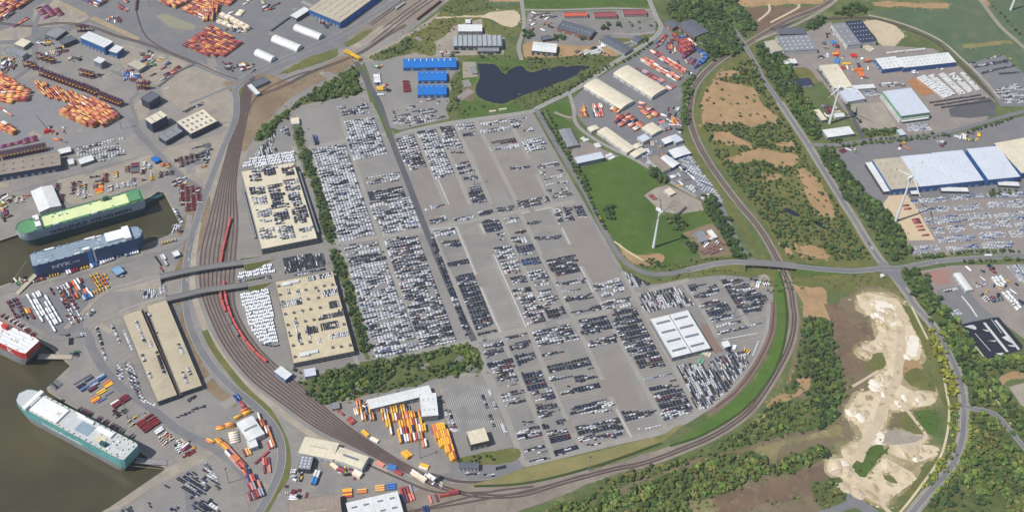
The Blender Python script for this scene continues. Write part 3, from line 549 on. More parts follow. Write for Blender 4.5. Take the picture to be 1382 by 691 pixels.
M_sky = plain('mat_skylight', lin(225, 232, 238), .3, var=.05); M_skyd = plain('mat_dark_skylight', lin(120, 128, 136), .4, var=.05); M_door = plain('mat_roll_door', lin(160, 164, 168), .6); M_win = plain('mat_window', lin(48, 56, 70), .2)
M_deck = ground_mat('mat_deck_concrete', lin(222, 211, 184), lin(210, 200, 174), lin(196, 184, 156), .02, .05, .3, contrast=.06)
M_deck3 = ground_mat('mat_deck_old', lin(196, 183, 156), lin(184, 172, 146), lin(168, 155, 132), .02, .05, .3, contrast=.08, f3=.7)
M_yellow = plain('mat_yellow_paint', lin(236, 186, 40), .5); M_orange = plain('mat_orange_paint', lin(226, 120, 52), .5)
def rect(p0, p1, p2, h):
    a, b, c = G(*p0, h), G(*p1, h), G(*p2, h); e1 = b-a; l = np.linalg.norm(e1); u = e1/l; q = c-b; q = q-u*(q@u); w = np.linalg.norm(q)
    ce = (a+b)/2+q/2; return ce, math.atan2(u[1], u[0]), l, w
def rows(n, L, m=.86): return [(-.5+(i+.5)/n)*L*m for i in range(n)]
def hall(name, label, s, h, roof=M_white, wall=M_whitew, form='flat', cat='building', sky=None, skym=None, doors=3, win=0, rise=None, tile=None, group=None, axis=0):
    """rectangular building: s = three roof corners on the survey; axis 0 ridge along first edge"""
    p = t(*tile, s) if tile else pts(s); ce, ang, l, w = rect(*p[:3], h)
    if axis: l, w = w, l; ang += math.pi/2
    e = empty(name, (ce[0], ce[1], ZG*0+Z_LOT), ang); tag(e, label, cat, group)
    rise = (w*.09 if rise is None else rise) if form != 'flat' else .25
    bx('wall', e, wall, (0, 0, 0), (l, w, h-.2 if form == 'flat' else h-rise))
    m = MB(); hl, hw = l/2+.35, w/2+.35; z0 = h-rise
    if form == 'flat':
        m.box(-hl, hl, -hw, hw, h-.2, h+.1); m.box(-hl, hl, -hw, -hw+.5, h+.1, h+.6); m.box(-hl, hl, hw-.5, hw, h+.1, h+.6); m.box(-hl, -hl+.5, -hw+.5, hw-.5, h+.1, h+.6); m.box(hl-.5, hl, -hw+.5, hw-.5, h+.1, h+.6)
        zf = lambda y: h+.1
    elif form == 'saw':
        k = max(3, int(l/9)); 
        for i in range(k):
            x0, x1 = -hl+2*hl*i/k, -hl+2*hl*(i+1)/k
            m.add([(x0, -hw, z0), (x1, -hw, z0), (x1, hw, z0), (x0, hw, z0), (x1-(x1-x0)*.25, -hw, h+.8), (x1-(x1-x0)*.25, hw, h+.8)], [[0, 4, 5, 3], [4, 1, 2, 5], [0, 1, 4], [3, 5, 2]])
        zf = lambda y: h-.2
    else:
        k = 2 if form == 'gable' else 10; prof = []
        for i in range(k+1):
            a = i/k; y = -hw+2*hw*a
            prof.append((y, z0+rise*(1-abs(2*a-1)) if form == 'gable' else z0+rise*math.sin(math.pi*a)**.6))
        n = len(prof); v = [(x, y, z) for x in (-hl, hl) for y, z in prof]+[(x, y, z-.25) for x in (-hl, hl) for y, z in prof]
        f = [[i, n+i, n+i+1, i+1] for i in range(n-1)]+[[2*n+i, 2*n+i+1, 3*n+i+1, 3*n+i] for i in range(n-1)]+[[0, 2*n, 3*n, n], [n-1, 2*n-1, 4*n-1, 3*n-1]]+[[i, i+1, 2*n+i+1, 2*n+i] for i in range(n-1)]+[[n+i+1, n+i, 3*n+i, 3*n+i+1] for i in range(n-1)]
        m.add(v, f)
        g = [(x, y*.985, z-.3) for x in (-l/2+.05, l/2-.05) for y, z in prof]; m.add(g, [list(range(n)), list(range(n, 2*n))[::-1]], 1)
        zf = (lambda y: z0+rise*(1-abs(y)/hw)) if form == 'gable' else (lambda y: z0+rise*math.sin(math.pi*(.5+y/hw/2))**.6)
    roof_o = m.build('roof', [roof, wall], e)
    if sky:
        nx, ny, sx, sy = sky
        for x in rows(nx, l, .92):
            for y in rows(ny, w, .9):
                if form == 'gable' and ny == 1: y = 0
                rx = 0 if form == 'flat' or abs(y) < .5 else math.atan2(rise, hw)*(-1 if y > 0 else 1)
                bx('skylight', roof_o, skym or M_sky, (x, y, zf(y)-.1 if form != 'saw' else h-.1), (sx, sy, .45), rx=rx)
    for i, x in enumerate(rows(doors, l, .9) if doors else []):
        for sgn in (-1, 1): bx('door', e, M_door, (x, sgn*(w/2+.03), 0), (min(5, l/doors*.5), .16, min(5, h*.55)))
    for fl in range(win):
        zz = 1.2+fl*(h-1)/win
        for k_, (ll, ww, rz) in enumerate(((l, w, 0), (w, l, math.pi/2))):
            n_ = max(2, int(ll/5))
            for x in rows(n_, ll, .96):
                for sgn in (-1, 1):
                    c = (x, sgn*(ww/2+.03), zz) if k_ == 0 else (sgn*(ww/2+.03), x, zz)
                    bx('window', e, M_win, c, (ll/n_*.62, .14, (h-1)/win*.5), rz)
    return e, l, w

# ------------------------------------------------------------ ships
def ship(name, label, stern, bow, zd, beam, hullm, upperm, deckm, low, text=None, tcol=None, bowlen=.2, words=None, sternr=.03):
    a, b = G(*stern, zd), G(*bow, zd); d = b-a; l = np.linalg.norm(d); e = empty(name, (*((a+b)/2), -4), math.atan2(d[1], d[0])); tag(e, label, 'ship')
    n = 40; xs = np.linspace(-l/2, l/2, n); H = zd+4
    def half(x, flare):
        k = (x+l/2)/l; s = 1.
        if k > 1-bowlen: q = (k-(1-bowlen))/bowlen; s = math.sqrt(max(0, 1-q**(2.6 if flare else 1.7)))
        if k < sternr: s = .86+.14*k/sternr
        return max(.03, s)*beam/2
    levels = ((0, False, .93), (H*low, False, 1.), (H*.78, True, 1.), (H, True, 1.))
    ring = []
    for z_, fl, sc in levels:
        for x in xs: ring.append((x*(sc if not fl else 1)*(.985 if not fl else 1), half(x, fl)*(sc if not fl else 1), z_))
        for x in xs[::-1]: ring.append((x*(sc if not fl else 1)*(.985 if not fl else 1), -half(x, fl)*(sc if not fl else 1), z_))
    m = MB(); k = 2*n
    for lv, mi in ((0, 0), (1, 1), (2, 1)): m.add(ring[lv*k:(lv+2)*k], [[i, (i+1) % k, k+(i+1) % k, k+i] for i in range(k)][::1], mi)
    hull = m.build('hull', [low_m(hullm), upperm], e)
    m = MB(); top = ring[3*k:4*k]; m.add([(x, y, z+.05) for x, y, z in top], [list(range(k))[::-1]]); m.build('deck', [deckm], e)
    m = MB(); m.add(top+[(x, y, z+1.2) for x, y, z in top], [[i, (i+1) % k, k+(i+1) % k, k+i] for i in range(k)]); m.build('bulwark', [upperm], e)
    return e, l, H
def low_m(mm_): return mm_
def letters(parent, txt, x, y, z, size, mat, flip=False, sx=1.):
    cu = bpy.data.curves.new('lettering', 'FONT'); cu.body = txt; cu.size = size; cu.align_x = 'CENTER'; cu.extrude = .05; cu.offset = .03*size
    tmp = bpy.data.objects.new('tmp', cu); COL.objects.link(tmp); me = bpy.data.meshes.new_from_object(tmp.evaluated_get(bpy.context.evaluated_depsgraph_get())); bpy.data.objects.remove(tmp); bpy.data.curves.remove(cu)
    me.materials.clear(); me.materials.append(mat); o = bpy.data.objects.new('lettering', me); COL.objects.link(o); o.parent = parent; o.location = (x, y, z); o.scale = (sx, 1, 1)
    o.rotation_euler = (rad(90), 0, 0 if not flip else math.pi); return o
P_lgrey = plain('mat_ship_grey', lin(176, 188, 194), .5); P_teal = plain('mat_ship_teal', lin(104, 172, 170), .5); P_dteal = plain('mat_ship_dark_green', lin(28, 84, 84), .5); P_lime = plain('mat_ship_lime_deck', lin(224, 234, 172), .7, var=.08)
P_green = plain('mat_ship_green_deck', lin(88, 148, 98), .7, var=.08); P_navy = plain('mat_ship_navy', lin(44, 78, 128), .5); P_bgrey = plain('mat_ship_blue_deck', lin(140, 158, 172), .7, var=.1); P_lblue = plain('mat_ship_light_blue', lin(70, 140, 205), .5)
P_red = plain('mat_ship_red', lin(206, 48, 48), .5); P_white = plain('mat_ship_white', lin(240, 240, 236), .5, var=.05); P_grey = plain('mat_ship_hull_grey', lin(150, 146, 146), .6); P_ltgrey = plain('mat_ship_deck_grey', lin(196, 200, 198), .7, var=.08)
def deck_house(e, x, y, l, w, h, H, mat=P_white, name='deckhouse'):
    bx(name, e, mat, (x, y, H+.05), (l, w, h))
def boats(e, H, xs, y):
    for x in xs:
        m = MB(); m.cyl((x-4, y, H+1.2), (x+4, y, H+1.2), 1.2, 1.2, 8); m.box(x-4.5, x+4.5, y-1.3, y+1.3, H+.05, H+.5); m.build('lifeboat', [P_white], e)
def vents(e, H, l, beam, n, mat, y0=.44):
    for i in range(n):
        x = (-.44+.8*i/(n-1))*l
        for s in (-1, 1): bx('vent', e, mat, (x+R_.uniform(-2, 2), s*beam*y0, H+.05), (R_.uniform(1.5, 4), 1.6, R_.uniform(1, 2.4)))
def ramp(e, l, H, beam, y, ang, length, mat):
    m = MB(); m.box(0, length, -4, 4, -.4, .4); m.box(0, length, -4.3, -3.9, .4, 1.4); m.box(0, length, 3.9, 4.3, .4, 1.4); o = m.build('stern_ramp', [mat], e); o.location = (-l/2+1, y, 7); o.rotation_euler = (0, math.asin(min(.9, 2.6/length)), ang); return o
# green car carrier
e, l, H = ship('car_carrier', 'long green and pale lime car carrier moored in the upper basin below the white tent', (192, 262.5), (21, 310.5), 27, 31, P_dteal, P_lgrey, P_green, .5, bowlen=.1)
bx('deck_plate', e, P_lime, (-6, 0, H+.1), (l*.72, 23, 1.2)); bx('deck_plate', e, P_green, (-l*.43, 0, H+.1), (l*.1, 24, 2.5))
bx('bridge', e, P_white, (l*.33, 0, H+.05), (8, 27, 7)); bx('mast', e, P_white, (l*.345, 0, H+7), (3, 4, 8)); bx('funnel', e, P_dteal, (-l*.22, -9, H+.05), (9, 5, 7)); bx('funnel_cap', e, P_green, (-l*.22, -9, H+7), (6, 4, 3))
vents(e, H, l, 31, 14, P_green); boats(e, H, (-l*.1, l*.2), 12.5)
for i in range(12): bx('deck_fitting', e, P_green if i % 3 else P_white, (R_.uniform(-.4, .28)*l, R_.uniform(-10, 10), H+1.3), (R_.uniform(1, 4), R_.uniform(1, 3), R_.uniform(.6, 2)))
P_letter = plain('mat_letter_blue', lin(30, 52, 92), .6)
letters(e, 'WALLENIUS', l*.12, 15.62, H*.58, 8.5, P_letter, True, 1.25); letters(e, 'WILHELMSEN', -l*.22, 15.62, H*.58, 8.5, P_letter, True, 1.25)
ramp(e, l, H, 31, -8, rad(196), 34, P_dteal)
# blue car carrier
e, l, H = ship('car_carrier', 'navy blue car carrier with blue-grey deck and white deckhouse at its bow', (41, 352), (192, 311.5), 27, 30, P_navy, P_navy, P_bgrey, .4, bowlen=.09)
bx('bridge', e, P_white, (l*.36, 0, H+.05), (10, 28, 6)); bx('deckhouse', e, P_white, (l*.26, 2, H+.05), (30, 20, 4)); bx('foredeck', e, P_bgrey, (l*.43, 0, H+.06), (16, 20, 1)); bx('funnel', e, P_white, (-l*.02, -11, H+.05), (10, 5, 5)); bx('vent_trunk', e, P_white, (l*.04, 12, H+.05), (16, 3, 3)); bx('vent_trunk', e, P_white, (-l*.32, 12, H+.05), (14, 3, 3))
vents(e, H, l, 30, 12, P_bgrey); boats(e, H, (l*.08, -l*.1), -12.5); boats(e, H, (l*.12,), 12.5)
m = MB(); m.box(-l*.02, l*.02, -15.28, -15.1, H*.25, H*.99, 0); o = m.build('stripe', [P_lblue], e); m = MB(); m.box(l*.03, l*.045, -15.28, -15.1, H*.25, H*.99, 0); m.build('stripe', [P_white], e)
for i in range(10): bx('deck_fitting', e, P_bgrey if i % 2 else P_white, (R_.uniform(-.45, .2)*l, R_.uniform(-10, 10), H+.06), (R_.uniform(2, 7), R_.uniform(1, 2), R_.uniform(.6, 1.6)))
for y in (-6, 0, 6): bx('deck_rail', e, P_lgrey, (-l*.1, y, H+.06), (l*.6, .5, .7))
letters(e, 'NYK', -l*.26, -15.35, H*.56, 9, P_white, False, 1.5); letters(e, 'LINE', -l*.13, -15.35, H*.6, 3.6, P_white, False, 1.5)
ramp(e, l, H, 30, -6, rad(-140), 42, M_beige)
# red and white car carrier, stern only in view
e, l, H = ship('car_carrier', 'red and white car carrier whose stern reaches in at the edge', (44, 469), (-160, 372), 27, 31, P_grey, P_red, P_white, .62, bowlen=.1)
vents(e, H, l, 31, 12, P_white); bx('deck_hatch', e, M_cream, (-l*.4, 2, H+.06), (6, 5, .8)); bx('funnel', e, P_red, (-l*.3, -9, H+.05), (9, 5, 7))
for y in (-9, -3, 3, 9): bx('deck_rail', e, P_lgrey, (-l*.2, y, H+.06), (l*.55, .4, .5))
for i in range(10): bx('deck_fitting', e, P_lgrey, (R_.uniform(-.48, -.15)*l, R_.uniform(-12, 12), H+.06), (R_.uniform(1, 3), R_.uniform(1, 2), R_.uniform(.6, 1.6)))
m = MB(); 
for x0, x1, z0, z1 in ((0, 0, 0, 1), (0, 1, .45, 1), (0, 1, .55, 0)):
    m.add([(-l*.39-x0*8-1.4, 15.7, H*.66+z0*9), (-l*.39-x0*8+1.4, 15.7, H*.66+z0*9), (-l*.39-x1*8+1.4, 15.7, H*.66+z1*9), (-l*.39-x1*8-1.4, 15.7, H*.66+z1*9)], [[0, 1, 2, 3]])
m.build('emblem', [P_white], e); ramp(e, l, H, 31, -4, rad(210), 46, M_beige)
# teal car carrier
e, l, H = ship('car_carrier', 'teal and white car carrier moored in the lower basin', (177, 611), (25, 531), 26, 31, P_grey, P_teal, P_ltgrey, .42, bowlen=.13)
bx('deckhouse', e, P_white, (l*.21, 1, H+.05), (46, 25, 2.6)); m = MB(); m.box(l*.345, l*.375, -17, 17, H+.05, H+5); m.box(l*.335, l*.345, -9, 9, H+.05, H+4); m.build('bridge', [P_white], e)
bx('deck_plate', e, P_bgrey, (-l*.1, 0, H+.06), (22, 16, .6)); bx('vent_trunk', e, P_white, (-l*.06, -11, H+.05), (26, 4, 3)); bx('vent_trunk', e, P_white, (-l*.24, -8, H+.05), (26, 8, 3)); bx('deck_plate', e, M_cream, (-l*.25, 3, H+.06), (16, 10, .8))
bx('funnel', e, P_dteal, (-l*.3, 8, H+.05), (9, 5, 5)); bx('helipad', e, M_cream, (l*.13, 0, H+2.7), (6, 5, .2)); boats(e, H, (-l*.02, l*.02), -14); vents(e, H, l, 31, 18, M_cream)
for i in range(22): bx('deck_fitting', e, R_.choice([P_white, M_cream, P_ltgrey]), (R_.uniform(-.48, -.2)*l, R_.uniform(-12, 12), H+.06), (R_.uniform(1, 4), R_.uniform(1, 3), R_.uniform(.6, 2.5)))
letters(e, 'WALLENIUS', l*.14, 15.62, H*.52, 5.2, P_white, True, 1.25); letters(e, 'WILHELMSEN', -l*.03, 15.62, H*.52, 5.2, P_white, True, 1.25); ramp(e, l, H, 31, -4, rad(208), 40, P_grey)
def rope(a, b):
    p, q = G(*a[:2], a[2]), G(*b[:2], b[2]); m = MB(); m.cyl((*p, a[2]), (*q, b[2]), .22, .22, 5); o = m.build('mooring_rope', [M_beige]); return o
for i, (a, b, lab) in enumerate((((36, 352, 18), (14, 384, .5), 'mooring rope from the navy ship stern to the quay'), ((190, 318, 20), (228, 318, .5), 'mooring rope from the navy ship bow to the basin end'), ((178, 622, 10), (222, 630, .5), 'upper of two mooring ropes astern of the teal ship'), ((176, 628, 8), (222, 633, .5), 'lower of two mooring ropes astern of the teal ship'))):
    tag(rope(a, b), lab, 'rope')

# ------------------------------------------------------------ buildings: port
g0 = (0, 0); g1 = (1, 0); g2 = (2, 0); g3 = (3, 0); g4 = (4, 0)
hall('workshop_hall', 'tall blue workshop hall with white ribbed roof beside the straddle carriers', '540,255 705,325 775,290', 17, M_white, M_bluew, tile=g0, doors=6, sky=(6, 1, 1.2, 14))
hall('workshop_annex', 'lower blue annex joined to the end of the blue workshop hall', '735,345 790,362 855,330', 13, M_white, M_bluew, tile=g0, doors=2, sky=(3, 2, 2, 3))
hall('portal_shed', 'white open portal shed in front of the blue workshop', '630,410 680,432 720,410', 13, M_white, M_greyw, tile=g0, doors=1)
hall('store_hall', 'dark grey store beside the cream tank dome', '400,275 430,302 505,262', 9, M_dgrey, M_darkw, tile=g0, doors=2)
hall('store_hall', 'low grey shed behind the dark grey store', '300,235 380,262 470,218', 6, M_grey, M_darkw, tile=g0, doors=3)
hall('yard_office', 'white two-storey yard office at the upper edge of the container yard', '20,345 150,385 195,360', 9, M_grey, M_whitew, tile=g0, win=2, doors=0)
hall('yard_shed', 'cream flat shed above the white yard office', '95,300 160,322 220,288', 7, M_cream, M_greyw, tile=g0, doors=2)
hall('repair_hall', 'beige flat hall at the edge of the sandy trailer yard', '860,435 940,476 1000,450', 8, M_beige, M_greyw, tile=g0, doors=2)
hall('office_block', 'dark blue-grey office block near the tall container stack', '190,133 201,139 217,130', 16, M_dgrey, M_navy, doors=0, win=4)
hall('office_block', 'multi-storey office block with pale roof ledge at the port road', '980,115 1025,148 1130,95', 20, M_cream, M_navy, tile=(0, 1), doors=0, win=5, sky=(3, 2, 3, 2), skym=M_greyw)
hall('office_block', 'low grey office below the multi-storey block', '1070,232 1120,265 1245,205', 10, M_grey, M_navy, tile=(0, 1), doors=0, win=2, sky=(4, 2, 2, 2), skym=M_dgrey)
hall('admin_complex', 'large cream-roofed administration complex with many roof units', '1195,135 1290,215 1480,140', 12, M_cream, M_navy, tile=(0, 1), doors=0, win=3, sky=(3, 5, 6, 4), skym=M_greyw)
hall('transit_shed', 'long brown-roofed transit shed with dark wall at the edge of the upper quay', '-46,244 82,223 78,206', 13, M_brownr, M_navy, doors=12, sky=(9, 2, 4, 3), skym=M_dgrey)
hall('quay_shed', 'small white shed at the corner of the brown transit shed', '390,322 400,354 482,335', 6, M_white, M_darkw, tile=(0, 1), doors=1)
hall('quay_kiosk', 'tiny white kiosk by the parked cars of the upper quay', '455,392 465,424 502,415', 5, M_white, M_whitew, tile=(0, 1), doors=1)
hall('quay_shed', 'white rectangular shed beside the rows of cars on the upper quay', '525,388 545,422 640,398', 6, M_white, M_greyw, tile=(0, 1), doors=2)
hall('tent_hall', 'big white gabled tent hall beside the green ship', '205,595 350,552 405,691', 11, M_white, M_whitew, 'gable', tile=(0, 1), doors=3, axis=1)
hall('workshop_kiosk', 'small bright blue roofed kiosk among parked machines', '1020,380 1050,408 1085,395', 5, M_blue, M_bluew, tile=(0, 1), doors=1)
hall('gate_office', 'light blue roofed gate office between the lorry park and the lined lot', '750,440 790,480 840,450', 5, plain('mat_light_blue_roof', lin(130, 165, 195), .6), M_navy, tile=(0, 2), doors=1)
hall('kiosk', 'small white box kiosk at the railway side of the quay', '1160,325 1180,355 1215,335', 5, M_white, M_bluew, tile=(0, 2), doors=1)
e, l, w = hall('warehouse', 'huge beige-roofed blue warehouse at the upper edge of the port', '416,13 459,31 535,-24', 14, M_beige, M_bluew, doors=8, sky=(5, 8, 1, 16), skym=M_brownr)
for i, y in enumerate(rows(8, w, .95)): bx('wall_bay', e, M_blue, (l/2+.06, y, 0), (.3, w/8*.7, 9))
hall('warehouse_canopy', 'white canopy joined to the beige warehouse corner', '580,108 622,128 708,68', 8, M_white, M_darkw, tile=g1, doors=2)
for s, lab in (('597,182 768,250 795,218', 'white barrel tent nearest the beige warehouse'), ('447,258 620,330 652,292', 'white barrel tent in the middle of three'), ('332,350 444,402 482,372', 'short white barrel tent closest to the rail crossing')):
    hall('barrel_tent', lab, s, 9, M_white, M_white, 'barrel', tile=g1, doors=0, rise=6, group='white barrel tents')
hall('signal_house', 'narrow white-roofed building by the railway triangle', '290,580 350,642 372,630', 6, M_white, M_greyw, tile=g1, doors=2); hall('signal_house', 'low grey-roofed annex by the railway triangle', '310,562 348,592 440,552', 5, M_dgrey, M_greyw, tile=g1, doors=2)
hall('gate_house', 'small cream flat building above the green strips', '392,160 403,159 406,167', 5, M_cream, M_whitew, doors=1)
e, l, w = hall('shed_roof_hall', 'white-roofed hall with blue wall where the red train ends', '470,437 548,492 592,455', 8, M_white, M_bluew, tile=(1, 3), doors=3)
hall('shed', 'pale grey shed beside the wood below the second parking deck', '670,425 745,412 757,460', 6, M_paleroof, M_greyw, tile=(1, 3), doors=1)
hall('tool_shed', 'small red shed at the wood edge', '855,652 905,642 915,682', 4, M_grey, plain('mat_red_wall', lin(190, 60, 60), .6), tile=(1, 3), doors=1)
hall('container_hall', 'long white wing of the L-shaped container repair hall', '495,539 578.5,519 582,531', 11, M_white, M_greyw, 'gable', doors=8, rise=1.2); hall('container_hall', 'short white wing of the L-shaped container repair hall', '566,532 569,562 591,557', 11.5, M_white, M_greyw, doors=2, sky=(2, 3, 1.5, 1.5), skym=M_skyd)
hall('box_hall', 'cubic cream-roofed hall with dark brown front in the lined lot', '629.8,583 653.5,577.5 660.5,594', 14, M_cream, plain('mat_dark_brown_wall', lin(96, 86, 82), .8), doors=3)
hall('office', 'low white office with grey roof beside the rail junction', '620,624 646,624.5 646,632', 7, M_dgrey, M_whitew, doors=0, win=2)
hall('logistics_hall', 'white logistics hall with ridge slot inside the port road bend', '215,92 322,40 392,168', 10, M_white, M_whitew, 'gable', tile=(1, 4), doors=3, sky=(1, 1, 3, 18), skym=M_grey, rise=1, axis=1); hall('logistics_annex', 'square white annex of the hall inside the road bend', '282,216 342,196 376,242', 8, M_white, M_whitew, tile=(1, 4), doors=1)
hall('transport_hall', 'long cream-white half of the angled transport hall by the rail yard', '680,182 635,290 868,330', 11, M_cream, M_whitew, 'gable', tile=(1, 4), doors=5, rise=1, axis=1, sky=(1, 1, 24, 1.4), skym=M_beige)
hall('transport_hall', 'short cream-white half of the angled transport hall with dark skylight', '915,252 868,330 1055,412', 11.4, M_cream, M_whitew, 'gable', tile=(1, 4), doors=4, rise=1, axis=1, sky=(1, 1, 22, 3), skym=M_skyd)
hall('office_block', 'grey-violet flat office with roof units in front of the transport hall', '650,312 628,398 712,412', 10, M_grey, M_darkw, tile=(1, 4), doors=0, win=2, sky=(4, 3, 2.5, 2.5), skym=M_paleroof)
hall('warehouse', 'wide brown flat-roofed warehouse at the lower edge', '388,676 458,666 466,702', 11, M_brownr, M_darkw, doors=5, sky=(1, 1, 30, 1.2), skym=M_beige)
hall('twin_hall', 'white-roofed hall with grey skylights beside the brown warehouse', '467,678 501,670 509,700', 10, M_white, M_greyw, 'gable', doors=3, rise=1, sky=(2, 2, 7, 2.6), skym=M_skyd); hall('twin_hall', 'white-roofed hall with grey skylights at the end near the rail fork', '502,670 536,662 545,690', 10.2, M_white, M_greyw, 'gable', doors=3, rise=1, sky=(2, 2, 7, 2.6), skym=M_skyd)
# white service hall in the terminal
e, l, w = hall('service_hall', 'white double-bay service hall with grey skylights in the car terminal', '877.8,431.1 927.7,419 955.6,470.4', 9, M_white, M_greyw, doors=4)
for i, y in enumerate(rows(4, w, .95)):
    for x in (-.24, .24): bx('skylight', e, M_skyd, (x*l, y, 9.1), (l*.36, 3.2, 1.0))
bx('valley_gutter', e, M_greyw, (0, 0, 9.1), (1.2, w, .4))
hall('tent', 'small white tent in the terminal beside the service hall', '974,461 982,459 986,466', 5, M_white, M_white, 'gable', doors=0)
# blue sheds, halls near the pond
for s, lab, n in (('544,79 615,78 616,90', 'longest bright blue shed, topmost of three', 8), ('564,96 602,95.5 602.8,107.8', 'bright blue shed in the middle of three', 5), ('563.5,114.4 602,114 603,127', 'bright blue shed nearest the car terminal', 5)):
    e, l, w = hall('blue_shed', lab, s, 9, M_blue, M_bluew, 'gable', doors=4, group='bright blue sheds', rise=1.6)
    for x in rows(n, l, .9): bx('skylight', e, M_sky, (x, w*.3, 8.2), (1.6, w*.06 if n == 5 else w*.3, .5), rx=-.13)
hall('sawtooth_hall', 'grey hall with row of arched roof bays above the pond', '612,48 677,48 678,62', 11, plain('mat_sheet_grey', lin(158, 164, 166), .5, var=.08), M_darkw, 'saw', doors=6, rise=1.5)
hall('lean_to', 'low grey lean-to in front of the arched grey hall', '644,63 673,63 674,70', 6, M_grey, M_darkw, doors=3); hall('depot_hall', 'white flat depot above the arched grey hall', '618,34 650,34 650.5,43', 8, M_white, M_greyw, doors=3, sky=(2, 1, 3, 2)); hall('depot_hut', 'tiny white hut above the flat depot', '628,27 634.5,27 634.5,32', 5, M_white, M_whitew, doors=1)
hall('builders_hall', 'white gabled hall with dark front right of the pond street', '720,56 752,59 751.5,71', 10, M_white, M_darkw, 'gable', doors=4, rise=1.5)
hall('school_block', 'long block with bright red tiled roof', '760,16 792,15.5 792.5,21', 8, M_red, M_whitew, 'gable', win=2, doors=0, rise=3); hall('school_block', 'long block with dull red roof, middle of the red-roofed row', '801,16 831,15.5 832,22', 8, M_dred, M_whitew, 'gable', win=2, doors=0, rise=3); hall('school_block', 'long block with dark red roof at the end of the row', '840,12.5 871,12 872,19', 8, M_dred, M_whitew, 'gable', win=2, doors=0, rise=3)
hall('school_hall', 'long slate-grey hall with small roof lights among the school yards', '752,38 796,51 804,41', 8, M_dgrey, M_brick, tile=None, doors=3, sky=(8, 1, 1.5, 1.5)); hall('school_wing', 'angled grey wing with white side by the upper road', '809,53 843,72 852,64', 8, M_dgrey, M_whitew, 'gable', win=2, doors=0, rise=2)
hall('house', 'small white house with grey roof near the upper road', '852,53 860,57 868,51', 6, M_dgrey, M_whitew, 'gable', doors=1, rise=2); hall('boat_house', 'grey boat house on the pond bank', '634,90 641,89 642,98', 5, M_grey, M_greyw, 'gable', doors=1)
hall('yard_hut', 'flat grey hut beside the school car park', '730,50 742,48 744,53', 5, M_dgrey, M_darkw, doors=1)
# container trade strip
hall('trade_hall', 'cream barrel-roofed hall beside the container depot', '828,98 880,130 895,115', 10, M_cream, M_whitew, 'barrel', doors=5, rise=3); hall('trade_hall', 'wide cream barrel-roofed hall below the first one', '788,115 838,146 856,135', 9, M_cream, M_whitew, 'barrel', doors=5, rise=3)
hall('brick_works', 'old brick works with slate-grey roof at the wood', '914,33 937,50 959,43', 12, M_dgrey, M_brick, 'gable', doors=3, rise=2, win=1); hall('brick_works_wing', 'small brick wing at the end of the old works', '896,31 908,38 917,31', 9, M_dgrey, M_brick, 'gable', doors=1, rise=2)
hall('timber_store', 'low white-walled store with dark roof at the wood edge', '938,50 950,58 958,49', 6, M_dgrey, M_whitew, doors=2)
hall('market', 'wide grey-roofed market hall with white roof lights', '1047,50 1058,70 1103,66', 9, M_grey, M_whitew, doors=5, sky=(4, 6, 2.5, 2.5)); hall('market_wing', 'beige-roofed wing of the market hall', '1031,57 1043,71 1057,69', 8, M_beige, M_whitew, doors=2); hall('market_store', 'slate-grey rear part of the market hall', '1052,47 1088,46 1083,38', 8, M_dgrey, M_greyw, doors=3)
hall('showroom', 'small white showroom below the market hall', '1056,81 1073,80 1076,86', 6, M_white, M_win, doors=2); hall('solar_house', 'low house with dark solar roof among trees', '1064,109 1092,106 1098,114', 6, M_solar, M_whitew, doors=2)
hall('solar_hall', 'light grey half of the hall with solar roof', '1122,33 1144,62 1161,58', 10, M_grey, M_whitew, doors=2, sky=(4, 2, 2, 2)); hall('solar_hall', 'dark solar-panelled half of the hall at the pale field', '1140,30 1161,58 1185,58', 10.3, M_solar, M_whitew, doors=2, sky=(5, 5, 1.6, 1.6))
hall('pack_hall', 'shorter white-roofed hall with blue front', '1181,80 1192,94 1218,89', 10, M_white, M_bluew, doors=3, sky=(3, 4, 3, 2), skym=M_beige); hall('pack_hall', 'longer white-roofed hall with blue front', '1210,79 1220,92 1288,82', 10.4, M_white, M_bluew, doors=7, sky=(3, 12, 2.4, 2), skym=M_beige)
hall('cream_hall', 'cream flat hall behind the third wind turbine', '1106,89 1126,120 1148,114', 8, M_cream, M_whitew, doors=3); hall('annex_hall', 'narrow white hall along the yard behind the turbine', '1137,117 1140,122 1182,120', 6, M_white, M_whitew, doors=4); hall('annex_hall', 'pale flat hall beside the third wind turbine', '1132,124 1144,138 1171,137', 8, M_paleroof, M_whitew, doors=3)
e, l, w = hall('cold_store', 'large pale-roofed cold store with green band and white base', '1191.5,124 1216.8,157.1 1254.8,152', 15, M_paleroof, M_green, doors=0); bx('base_wall', e, M_whitew, (0, 0, 0), (l+3, w+3, 8)); bx('loading_canopy', e, M_white, (l/2+2.6, 0, 5), (4, w*.96, .4))
hall('flat_store', 'white flat-roofed store at the foot of the third wind turbine', '1110,176 1117,186 1153,181', 6, M_white, M_greyw, doors=3); hall('small_shop', 'pale green small shop by the crossroads', '1210,176 1216,183 1222,181', 5, M_paleroof, M_green, doors=1)
hall('small_works', 'cream L-shaped small works beside the third wind turbine', '1098,149 1109,163 1115,161', 6, M_cream, M_greyw, doors=2); hall('small_works', 'white cabin beside the third wind turbine shadow', '1125,154 1138,153 1139,158', 5, M_white, M_whitew, doors=1)
roofA = plain('mat_blue_white_roof', lin(212, 218, 226), .5, var=.06, rib=(0, 8., .06))
def front(f0, f1, fr=1.):
    a, b, c, d = np.array([1202.9, 256.1]), np.array([1379., 238.4]), np.array([1175., 216.9]), np.array([1343.5, 197.9]); q = (a+(b-a)*f0, a+(b-a)*f1, c+(d-c)*f1)
    return ' '.join('%.2f,%.2f' % tuple(x) for x in q)
